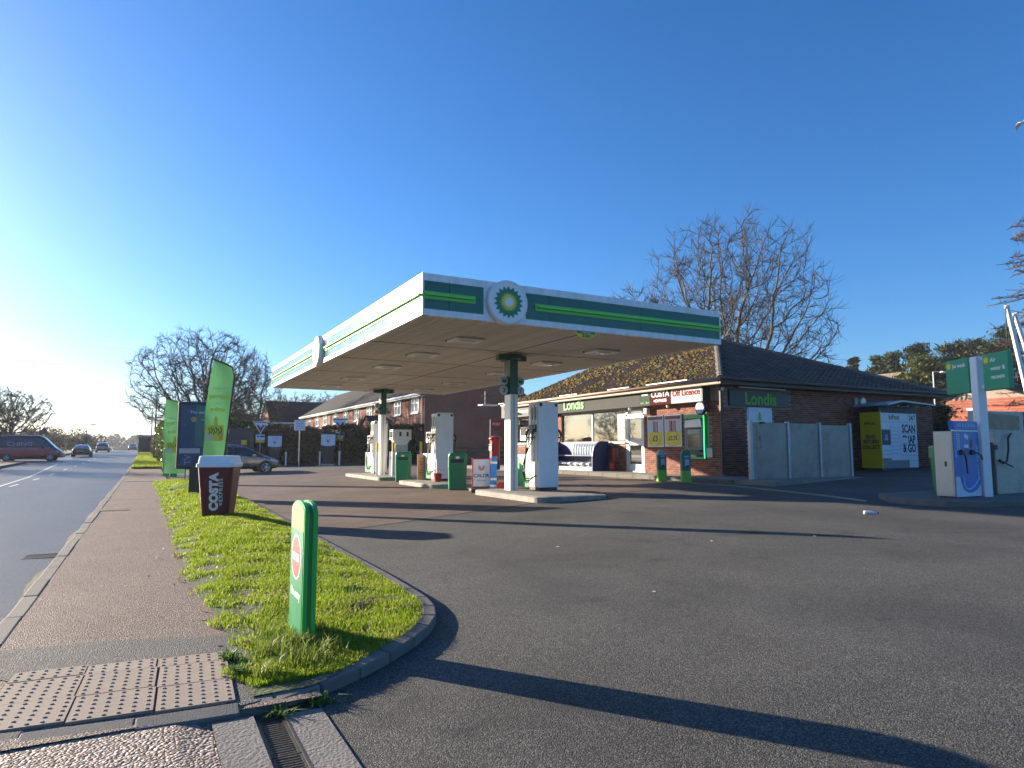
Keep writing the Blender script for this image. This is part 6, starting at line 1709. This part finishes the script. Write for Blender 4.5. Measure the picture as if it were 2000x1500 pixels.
def house_window(o, x, y, z0, z1, w, face):
    """casement window standing 20 mm proud of the wall; face 'L' looks to -X, 'F' to -Y"""
    h = z1 - z0
    def bx(a0, a1, c0, c1, d0, d1):
        if face == 'L': return (x - d1, y + a0, z0 + c0, x - d0, y + a1, z0 + c1)
        return (x + a0, y - d1, z0 + c0, x + a1, y - d0, z0 + c1)
    wnd = MB().box(*bx(-w / 2, -w / 2 + .09, 0, h, -.02, .05)).box(*bx(w / 2 - .09, w / 2, 0, h, -.02, .05)).box(*bx(-w / 2 + .09, w / 2 - .09, 0, .09, -.02, .05)).box(*bx(-w / 2 + .09, w / 2 - .09, h - .09, h, -.02, .05)).build('window', upvc, o)
    MB().box(*bx(-.05, .05, .09, h - .09, -.02, .045)).box(*bx(.05, w / 2 - .09, h * .62, h * .62 + .08, -.02, .045)).box(*bx(-w / 2 + .09, -.05, h * .62, h * .62 + .08, -.02, .045)).build('glazing_bar', upvc, wnd)
    MB().box(*bx(-w / 2 + .09, w / 2 - .09, .09, h - .09, -.01, .015)).build('pane', hglass, wnd)
    MB().box(*bx(-w / 2 - .06, w / 2 + .06, -.08, 0, -.02, .12)).build('sill', upvc, wnd)
    return wnd
te = house('terrace_house', 'long red brick terrace with white windows behind the hedge', 17, 25, 44.2, 86, .2, 5.45, 8.0, 'y', terr_brick, gab_brick, slate)
for y in (46.0, 49.8, 57.3, 61.4, 65.3, 69.2, 73.8, 77.5, 81.8): house_window(te, 17, y, 4.0, 5.08, 1.5, 'L')
for y in (47.5, 56.5, 62, 68, 75, 80): house_window(te, 17, y, 1.4, 2.6, 1.8, 'L')
MB().tube([(16.93, 44.5, .3), (16.93, 44.5, 5.1)], .05, 8).build('downpipe', upvc, te); MB().tube([(16.93, 71.2, .3), (16.93, 71.2, 5.1)], .05, 8).build('downpipe', brown, te)
MB().lathe([(.02, .12), (.3, .04), (.46, -.02), (.47, 0)], 18).build('satellite_dish', mat('dish_dark', (.04, .04, .045), .5), te, loc=(16.75, 60.0, 3.75), rot=(0, R(-80), R(-20)))
# porch
MB().box(15.6, 51.0, .2, 17, 54.6, 2.9).build('porch', terr_brick, te)
MB().prism([(50.7, 2.85), (54.9, 2.85), (52.8, 4.0)], 15.4, 15.55, 'yz').build('porch_gable', terr_brick, te)
b = MB(); b.add([(15.3, 50.6, 2.8), (17, 50.6, 2.8), (17, 52.8, 4.08), (15.3, 52.8, 4.08)], [(0, 1, 2, 3)]).add([(15.3, 55, 2.8), (17, 55, 2.8), (17, 52.8, 4.08), (15.3, 52.8, 4.08)], [(3, 2, 1, 0)])
b.build('porch_roof', slate, te)
h2 = house('rear_house', 'dark roofed house beyond the hedge left of the terrace', 13.6, 30, 88.5, 97, .2, 4.9, 7.6, 'x', gab_brick, terr_brick, slate)
house_window(h2, 17.3, 88.5, 3.0, 4.4, 2.6, 'F')
MB().box(14.2, 88.4, 1.0, 20, 88.5, 1.2).build('string_course', gab_brick, h2)
h3 = house('brown_bungalow', 'low brown roofed bungalow far behind the shrubs', 7, 16, 112, 122, .3, 3.4, 7.0, 'x', terr_brick, terr_brick, mat('brown_roof', (.14, .10, .07), .9, var=.3, vs=2))
rb = house('gable_house', 'red brick house gable beyond the jet wash at right', 66, 78, 29.2, 36.0, .3, 5.9, 7.3, 'x', terr_brick, brickmat('bright_brick', (.36, .11, .07), (.28, .085, .06), (.36, .27, .22), .225, .075, .012, .3, (R(90), 0, R(90)), patch=.2), slate)
MB().box(65.85, 28.6, 5.4, 66.2, 29.3, 6.0).build('eaves_end', upvc, rb)
MB().box(65.9, 33.6, 4.9, 65.98, 34.2, 5.1).build('vent', upvc, rb)
rg2 = house('tiled_house', 'small tiled roof peeping over the shop roof at right', 64, 74, 42.0, 49, .3, 7.0, 9.2, 'y', terr_brick, terr_brick, mat('pale_roof', (.24, .17, .12), .9, var=.3, vs=3))
# close-boarded fence beyond the locker
cf = thing('board_fence', 'dark close boarded fence between locker and air machine', 'fence', (30.4, 0, .55))
bm_ = mat('fence_board', (.030, .026, .022), .85, var=.35, vs=4, stretch=(3, 3, .4), island=.25)
fb = MB().box(0, 0, 0, .02, .145, 1.98).mesh('board', bm_)
y = 9.0
while y < 20: obj('board', fb, cf, (random.uniform(-.006, .006), y, random.uniform(-.02, .02))); y += .152
for z in (.3, 1.0, 1.7): MB().box(.022, 9, z, .08, 20, z + .09).build('rail', bm_, cf)

# ================================================================ trees
bark_d = mat('bark_dark', (.055, .045, .035), .9, var=.35, vs=3)
bark_g = mat('bark_mossy', (.15, .125, .07), .9, var=.4, vs=2)
twig_m = mat('twig_brown', (.055, .040, .030), .9, var=.3, vs=2)
twig_r = mat('twig_red', (.12, .065, .045), .9, var=.3, vs=2)
from mathutils import kdtree
def bare_tree(seed, H, W, stems, spread, natt, tr, twr):
    """bare crown grown towards scattered points inside a rounded envelope: limbs, then fine shoots"""
    r_ = random.Random(seed); A = MB(); B = MB()
    rx, cz, up_, dn_ = W / 2, H * .56, H * .44, H * .38
    D = H * .025; att = []
    while len(att) < natt:
        v_ = Vector((r_.gauss(0, 1), r_.gauss(0, 1), r_.gauss(0, 1))).normalized() * (r_.random() ** .42) * r_.uniform(.93, 1.04)
        # uneven outline: lobes
        lob = 1 + .10 * math.sin(3 * math.atan2(v_.y, v_.x) + seed) + .07 * math.sin(5 * v_.z + seed * 2)
        att.append(Vector((v_.x * rx * lob, v_.y * rx * lob, cz + v_.z * (up_ if v_.z > 0 else dn_))))
    nodes = [Vector((0, 0, -.3))]; par = [-1]
    def add(p, i): nodes.append(p); par.append(i); return len(nodes) - 1
    i = 0; z = 0
    while z < H * .10: z += D; i = add(Vector((r_.gauss(0, .03), r_.gauss(0, .03), z)), i)
    fork = i
    for s in range(stems):
        an = 2 * PI * (s + r_.uniform(-.25, .25)) / stems; le = spread * (r_.uniform(.6, 1.1) if s else .15)
        d = Vector((math.cos(an) * le, math.sin(an) * le, 1)).normalized(); j = fork; p = nodes[fork].copy()
        for k in range(int(H * r_.uniform(.2, .32) / D)):
            d = (d + Vector((r_.gauss(0, .09), r_.gauss(0, .09), r_.gauss(.02, .05)))).normalized(); p = p + d * D; j = add(p.copy(), j)
    for it in range(60):
        kd = kdtree.KDTree(len(nodes))
        for k, p in enumerate(nodes): kd.insert(p, k)
        kd.balance(); pull = {}; keep = []
        for q in att:
            co, k, ds = kd.find(q)
            if ds < D * 1.25: continue
            keep.append(q)
            if ds < H * .34: pull.setdefault(k, Vector((0, 0, 0))); pull[k] += (q - co).normalized()
        att = keep
        if not pull or not att: break
        for k, v_ in pull.items():
            if k <= fork - 1: continue
            if v_.length < .05: v_ = Vector((r_.gauss(0, 1), r_.gauss(0, 1), .5))
            v_ = v_.normalized()
            if par[k] >= 0: v_ = v_ + (nodes[k] - nodes[par[k]]).normalized() * .45
            v_ += Vector((r_.gauss(0, .16), r_.gauss(0, .16), r_.gauss(.05, .12)))
            add(nodes[k] + v_.normalized() * D, k)
    n = len(nodes); kids = [[] for _ in range(n)]
    for k in range(1, n): kids[par[k]].append(k)
    rad = [0.] * n
    for k in range(n - 1, -1, -1):
        s_ = sum(rad[c_] ** 2.35 for c_ in kids[k]); rad[k] = max(twr * 1.25, s_ ** (1 / 2.35)) if kids[k] else twr * 1.25
    kf = tr / max(rad[1], 1e-6)
    rr = [max(twr * 1.15, q * (kf if q > twr * 4 else 1 + (kf - 1) * max(0, (q / twr - 1.25) / 2.75))) for q in rad]
    for k in range(1, n):
        p0, p1 = nodes[par[k]], nodes[k]
        (A if rr[k] > twr * 3 else B).tube([p0, p1], [min(rr[par[k]], rr[k] * 1.25), rr[k]], 7 if rr[k] > .1 else (5 if rr[k] > twr * 3 else 3), cap=False)
        if rr[k] < twr * 3.2:
            d0 = (p1 - p0).normalized()
            for c_ in range(3 if kids[k] else 6):
                d = (d0 * .9 + Vector((r_.gauss(0, .55), r_.gauss(0, .55), r_.gauss(.12, .4)))).normalized(); L = H * r_.uniform(.022, .058)
                pm = p1.lerp(p0, r_.random() * .8); q1 = pm + d * L * .5; d2 = (d + Vector((r_.gauss(0, .2), r_.gauss(0, .2), .28))).normalized(); q2 = q1 + d2 * L * .6
                B.tube([pm, q1, q2], [twr, twr * .85, twr * .6], 3, cap=False)
    return A, B
def tree(name, label, seed, loc, H, W, stems, spread, natt, tr, twr, bark, twig, group=None):
    A, B = bare_tree(seed, H, W, stems, spread, natt, tr, twr)
    o = thing(name, label, 'tree', loc, 0, group)
    obj('trunk', rawmesh('trunk', A.v, A.f, bark, smooth=True), o); obj('crown', rawmesh('crown', B.v, B.f, twig), o)
    return o
def tree_copy(src, label, loc, s, rz, group=None):
    c = copy_tree(src); c.location = loc; c.scale = s; c.rotation_euler = (0, 0, rz); c['label'] = label
    if group: c['group'] = group
    return c
t_r = tree('bare_tree', 'big many stemmed bare tree rising behind the shop roof', 5, (40.2, 37.3, .5), 19.4, 14.4, 6, .55, 2700, .42, .014, bark_g, twig_m)
t_l = tree('bare_tree', 'big round crowned bare tree behind the feather flags', 12, (4.3, 67.0, .2), 12.2, 12.4, 5, .6, 2100, .34, .013, bark_d, twig_m)
t_s = tree('bare_tree', 'slender bare tree between the big tree and canopy', 33, (9.6, 75.5, .3), 11.2, 7.5, 2, .4, 600, .16, .016, bark_d, twig_m)
t_q = tree('bare_tree', 'spreading bare tree at the left edge across the road', 44, (-17.6, 123, 1.0), 9.4, 11.0, 4, .7, 750, .28, .02, bark_d, twig_m)
bt = 'bare trees behind the houses'
for i, (px, py, D, top) in enumerate(((530, 0, 90, 790), (560, 0, 120, 775), (590, 0, 118, 770), (618, 0, 125, 768), (645, 0, 122, 772), (470, 0, 85, 770))):
    lat = (px - 1000) / 1312 * D; X = D * .4769 + lat * .879; Y = D * .879 - lat * .4769; H_ = (877 - top) / 1312 * D + 1.4
    tree_copy(t_s, ['thin bare tree left of the dark roofed house', 'bare tree showing over the dark roof, leftmost of four', 'second bare tree over the dark roof from the left', 'third bare tree over the dark roof from the left', 'rightmost bare tree over the dark roof beside the terrace', 'thin bare tree rising behind the dark cabinet'][i], (X, Y, .2), (H_ / 11.2 * 1.25, H_ / 11.2 * 1.25, H_ / 11.2), i * 1.7, bt)
sr = tree('bare_tree', 'reddish bare tree top showing over the canopy left of the big tree', 51, (38.4, 47.5, .5), 16.2, 7.0, 3, .3, 700, .2, .018, bark_d, twig_r)
tree_copy(t_s, 'smaller bare tree low beside the big tree behind the shop', (37.5, 43.0, .5), (1.0, 1.0, 1.08), 2.0, bt)
tree_copy(t_q, 'bare tree farther left across the road, outside the near verge', (-30, 128, 1.0), (1.0, 1.0, .95), 2.2)
# trees across the road that the shop windows mirror
for i, (x, y) in enumerate(((-15.5, 66), (-16.5, 86))):
    tree_copy(t_l if i % 2 else t_s, 'bare roadside tree across the road, seen mirrored in the shop windows', (x, y, 0), (.8, .8, .75), i * 1.3, 'trees across the road')
# pines
needle = leafmat('pine_needles', (.010, .024, .010), (.055, .075, .022), .25)
needle_y = leafmat('pine_needles_sun_tint', (.05, .07, .012), (.13, .13, .028), .25)  # lit copy of the needles: sunlight put into a yellower, lighter colour
def pine(label, loc, H, W, seed, m=needle, n=8500, lo=.35):
    o = thing('pine_tree', label, 'tree', loc, 0, 'pines beyond the shop')
    r_ = np.random.default_rng(seed); tr = MB()
    tr.tube([(0, 0, -.3), (.1, 0, H * .5), (0, .1, H * .93)], [H * .022, H * .016, .04], 8)
    P = []
    nb = 34
    for k in range(nb):
        z = H * (lo + (1 - lo) * (k + r_.random()) / nb); u = (z / H - lo) / (1 - lo); a = r_.uniform(0, 2 * PI)
        L = W / 2 * (1 - u ** 2.2) * r_.uniform(.55, 1.1) + .3
        e = np.array([math.cos(a) * L, math.sin(a) * L, L * .15 + .2])
        tr.tube([(0, 0, z), tuple(np.array([0, 0, z]) + e)], [.06, .025], 4)
        for c_ in range(5):
            ce = np.array([0, 0, z]) + e * r_.uniform(.45, 1.05) + r_.normal(0, .18, 3) * W * .12
            P.append(ce + r_.normal(0, 1, (n // nb // 5, 3)) * np.array([.38, .38, .20]) * W * .13)
    P = np.concatenate(P); V, Fq = leaf_cloud(P, .21, seed, .28)
    tr.build('trunk', bark_d, o); obj('crown', np_mesh('crown', V, Fq, m), o)
    return o
for i, (px, top, D, W, m, lb) in enumerate(((1672, 712, 92, 3.2, needle, 'small dark pine tip just above the shop roof'), (1722, 712, 84, 6, needle, 'dark pine beside the small tiled roof'), (1752, 706, 78, 6.5, needle, 'dark pine in the middle of the row beyond the shop'), (1800, 694, 76, 8.5, needle, 'tallest dark pine left of the white lamp post'),
        (1815, 722, 66, 7.5, needle_y, 'pine tinted a sunlit yellow green behind the white lamp post'), (1870, 688, 76, 8.5, needle, 'dark pine behind the jet wash board'), (1925, 682, 74, 9, needle, 'broad dark pine behind the air and vacuum board'), (1970, 668, 70, 9, needle, 'dark pine at the right edge under the slanting booms'))):
    lat = (px - 1000) / 1312 * D; X = D * .4769 + lat * .879; Y = D * .879 - lat * .4769; H_ = (877 - top) / 1312 * D + 1.7
    pine(lb, (X, Y, .5), H_, W, 60 + i, m)
hedge('shrub', 'dark evergreen shrub beside the fence below the pines', (43.0, 27.5), (45.2, 24.6), 3.6, 2.6, hedge_d, 4200, .15, 15, .5)
hedge('shrub', 'yellow green sunlit shrub behind the locker roof', (40.2, 29.6), (42.0, 28.0), 3.2, 1.8, laurel, 2200, .15, 16, .5)
hedge('shrub', 'reddish shrub behind the white sign post by the jet wash', (33, 16.6), (36, 12.0), 2.2, 1.8, hedge_b, 3000, .12, 17, .5)
# larch at the right edge
lt = thing('larch_tree', 'dark feathery larch at the right edge of the picture', 'tree', (53.0, 22.4, .5))
rr_ = random.Random(9); A = MB().tube([(0, 0, -.3), (0, 0, 9), (0, 0, 17.5)], [.35, .22, .04], 8); B = MB()
for k in range(90):
    z = 3.5 + 13.5 * k / 90; a = rr_.uniform(0, 2 * PI); L = (4.6 * (1 - (z / 18.5) ** 1.6) + .5) * rr_.uniform(.75, 1.1)
    e = Vector((math.cos(a) * L, math.sin(a) * L, z - .08 * L)); s = Vector((0, 0, z)); A.tube([s, s.lerp(e, .5) + Vector((0, 0, -.12)), e], [.05, .035, .02], 4, cap=False)
    for c_ in range(16):
        u = rr_.uniform(.2, 1); p = s.lerp(e, u); B.tube([p, p + Vector((rr_.gauss(0, .35), rr_.gauss(0, .35), rr_.gauss(.02, .22)))], [.024, .018], 3, cap=False)
obj('trunk', rawmesh('trunk', A.v, A.f, bark_d), lt); obj('crown', rawmesh('crown', B.v, B.f, twig_r), lt)

# scrub and far woods
rng2 = np.random.default_rng(77)
scrub = leafmat('scrub', (.07, .06, .045), (.15, .13, .09), .3)
def wood(name, label, p0, p1, depth, hs, n, leaf, m, seed, z0):
    r_ = np.random.default_rng(seed); P = []
    L = math.hypot(p1[0] - p0[0], p1[1] - p0[1]); nb = int(L / (hs * .55)) + 1
    for k in range(nb):
        u = (k + r_.random()) / nb; c_ = np.array([p0[0] + (p1[0] - p0[0]) * u + r_.normal(0, depth / 3), p0[1] + (p1[1] - p0[1]) * u + r_.normal(0, depth / 3), 0])
        h = hs * r_.uniform(.6, 1.1)
        q = r_.normal(0, 1, (n // nb, 3)); q /= np.linalg.norm(q, axis=1)[:, None]; q *= r_.random((len(q), 1)) ** .4
        P.append(c_ + q * np.array([h * .55, h * .55, h * .52]) + np.array([0, 0, h * .5 + z0]))
    P = np.concatenate(P); V, Fq = leaf_cloud(P, leaf, seed, .5)
    return stuff(tag(obj(name, np_mesh(name, V, Fq, m)), label, 'scrub'))
wood('scrub', 'grey bare scrub across the road behind the van and cars', (-30, 150), (-13, 205), 8, 5.2, 16000, .28, scrub, 5, .7)
wood('low_scrub', 'low brown scrub along the far verge', (-13, 92), (-14, 150), 3, 1.3, 7000, .16, hedge_b, 6, .4)
farm = leafmat('far_wood', (.022, .03, .022), (.05, .06, .04), .2)
wood('far_wood', 'distant dark wood on the hill where the road disappears', (-140, 560), (160, 600), 40, 13, 26000, 1.3, farm, 8, -1.5)
wood('far_wood', 'distant wood along the left horizon', (-420, 330), (-60, 420), 40, 10, 16000, 1.1, farm, 9, -1.0)
# lamp posts
def lamp_post(label, loc, H, arm, m, group='street lamps'):
    o = thing('street_lamp', label, 'street lamp', loc, 0, group)
    MB().tube([(0, 0, 0), (0, 0, 1.3)], .10, 10).build('base', m, o); MB().tube([(0, 0, 1.3), (0, 0, H)], [.07, .05], 10).build('column', m, o)
    MB().tube([(0, 0, H), (arm * .4, 0, H + .05), (arm, 0, H + .05)], .035, 8).build('arm', m, o)
    MB().prism([(arm - .35 * (1 if arm > 0 else -1), H + .0), (arm + .35 * (1 if arm > 0 else -1), H + .0), (arm + .3 * (1 if arm > 0 else -1), H + .12), (arm - .3 * (1 if arm > 0 else -1), H + .14)], -.14, .14, 'xz').build('lantern', m, o)
    return o
lpm = mat('lamp_dark', (.05, .05, .055), .5, metal=.3)
lamp_post('nearer dark street lamp beside the verge left of the flags', (.75, 78.5, .42), 7.35, -.8, lpm)
lamp_post('second dark street lamp just behind the nearer one', (.6, 107, .8), 6.3, -.8, lpm)
lamp_post('thin street lamp across the road above the dark saloon', (-8.6, 129.5, .95), 4.4, .9, lpm)
lamp_post('white street lamp standing before the pines', (61.9, 34.7, .5), 7.8, 1.6, white_p)
q = thing('warning_sign', 'pair of triangular warning signs on a post behind the van', 'sign', (-10.1, 91, .55), R(-10))
MB().tube([(0, .03, 0), (0, .03, 3.4)], .04, 8).build('pole', galv, q)
for z in (2.5, 1.3): MB().prism([(-.5, z), (.5, z), (0, z + .85)], -.02, .02, 'xz').build('triangle_plate', mat('sign_back', (.12, .12, .12), .5), q)
q = thing('round_sign', 'small dark sign on the lamp post across the road', 'sign', (-8.6, 129.2, 2.6))
MB().box(-.35, -.03, 0, .35, .03, .8).build('plate', MATS['sign_back'], q, .05)
q = thing('roadside_cabinet', 'small grey kiosk roof above the bare hedge far along the road', 'kiosk', (-.1, 114, .7))
MB().box(-.9, -.6, 0, .9, .6, 2.5).build('body', MATS['cabinet_dark'], q); MB().box(-1.1, -.8, 2.5, 1.1, .8, 2.75).build('roof', galv, q)
# gull
g_ = thing('gull', 'gull gliding at the top right of the sky', 'bird', (35.2, 14.9, 16.5), R(150))
rows = []
bird = MB().tube([(-.28, 0, 0), (-.15, 0, .01), (0, 0, .02), (.15, 0, .0), (.26, 0, -.02)], [.015, .06, .075, .05, .01], 8)
for s in (-1, 1):
    w_ = [(.10, 0, .03), (.14, s * .25, .13), (.08, s * .5, .10), (-.08, s * .72, -.02), (-.14, s * .74, -.03), (-.1, s * .5, .07), (-.1, s * .25, .10), (-.12, 0, .02)]
    bird.add(w_ + [(x, y, z - .012) for x, y, z in w_], [(0, 1, 6, 7), (1, 2, 5, 6), (2, 3, 4, 5), (8, 15, 14, 9), (9, 14, 13, 10), (10, 13, 12, 11)] + [(k, (k + 1) % 8, 8 + (k + 1) % 8, 8 + k) for k in range(8)])
bird.build('bird_body', mat('gull_white', (.7, .72, .74), .7), g_)
# contrails
ctm = leafmat('contrail_white', (.9, .92, .95), (.9, .92, .95), .85)
for i, (a, c, r_) in enumerate((((-640, 3760, 404), (-158, 3499, 363.5), 3.4), ((-225, 3535, 480), (-55, 3443, 454), 2.0))):
    a, c = Vector(a), Vector(c)
    pts = [a.lerp(c, k / 12) + Vector((0, 0, random.uniform(-.6, .6))) for k in range(13)]
    q = thing('contrail', ['longer thin contrail low in the left sky', 'shorter thin contrail above the longer one'][i], 'contrail', (0, 0, 0))
    MB().tube(pts, [.15] + [r_ * (.5 + .5 * math.sin(PI * k / 12)) for k in range(1, 12)] + [.2], 6).build('vapour', ctm, q)
# scraps on the forecourt
random.seed(99)
sm_ = mat('paper_scrap', (.6, .6, .58), .8)
for i, (x, y) in enumerate(((6.9, 6.95), (4.3, 5.1), (8.3, 6.4), (5.0, 7.9))):
    o = MB().prism([(-.018, -.012), (.02, -.015), (.017, .012), (-.012, .018)], 0, .004, 'xy').build('paper_scrap', sm_, None, loc=(x, y, FZ(x) + .003), rot=(0, 0, i))
    tag(o, 'tiny pale scrap of litter on the asphalt', 'litter', 'litter scraps on the asphalt')

# fallen leaves on the verge and path edge
lr = np.random.default_rng(5); LP = []
for k in range(150):
    Y = 4.5 + 16 * lr.random() ** 1.6; X = lerp_tab(Y, gxmin_tab) + lr.normal(.1, .22)
    X = min(X, kerb_x(Y) - .15); LP.append((X, Y, max(gz(X, Y), .0) + (.03 if X > lerp_tab(Y, gxmin_tab) else .008)))
V, Fq = leaf_cloud(np.array(LP), .02, 3, .6); 
stuff(tag(obj('fallen_leaves', np_mesh('fallen_leaves', V, Fq, leafmat('dead_leaf', (.12, .06, .025), (.30, .19, .09), .3))), 'small dead leaves scattered along the grass edge', 'leaves'))
# ================================================================ winter haze
hm = bpy.data.materials.new('haze_air'); hm.use_nodes = True
ht = hm.node_tree
for n_ in list(ht.nodes):
    if n_.type != 'OUTPUT_MATERIAL': ht.nodes.remove(n_)
pv_ = ht.nodes.new('ShaderNodeVolumePrincipled')
pv_.inputs['Color'].default_value = (.90, .94, 1.0, 1)
pv_.inputs['Density'].default_value = .00036
pv_.inputs['Anisotropy'].default_value = .1
ht.links.new(pv_.outputs[0], ht.nodes['Material Output'].inputs['Volume'])
hz_o = MB().box(-3100, -80, -3, 3100, 3600, 21.5).build('haze', hm)
hz_o['kind'] = 'stuff'
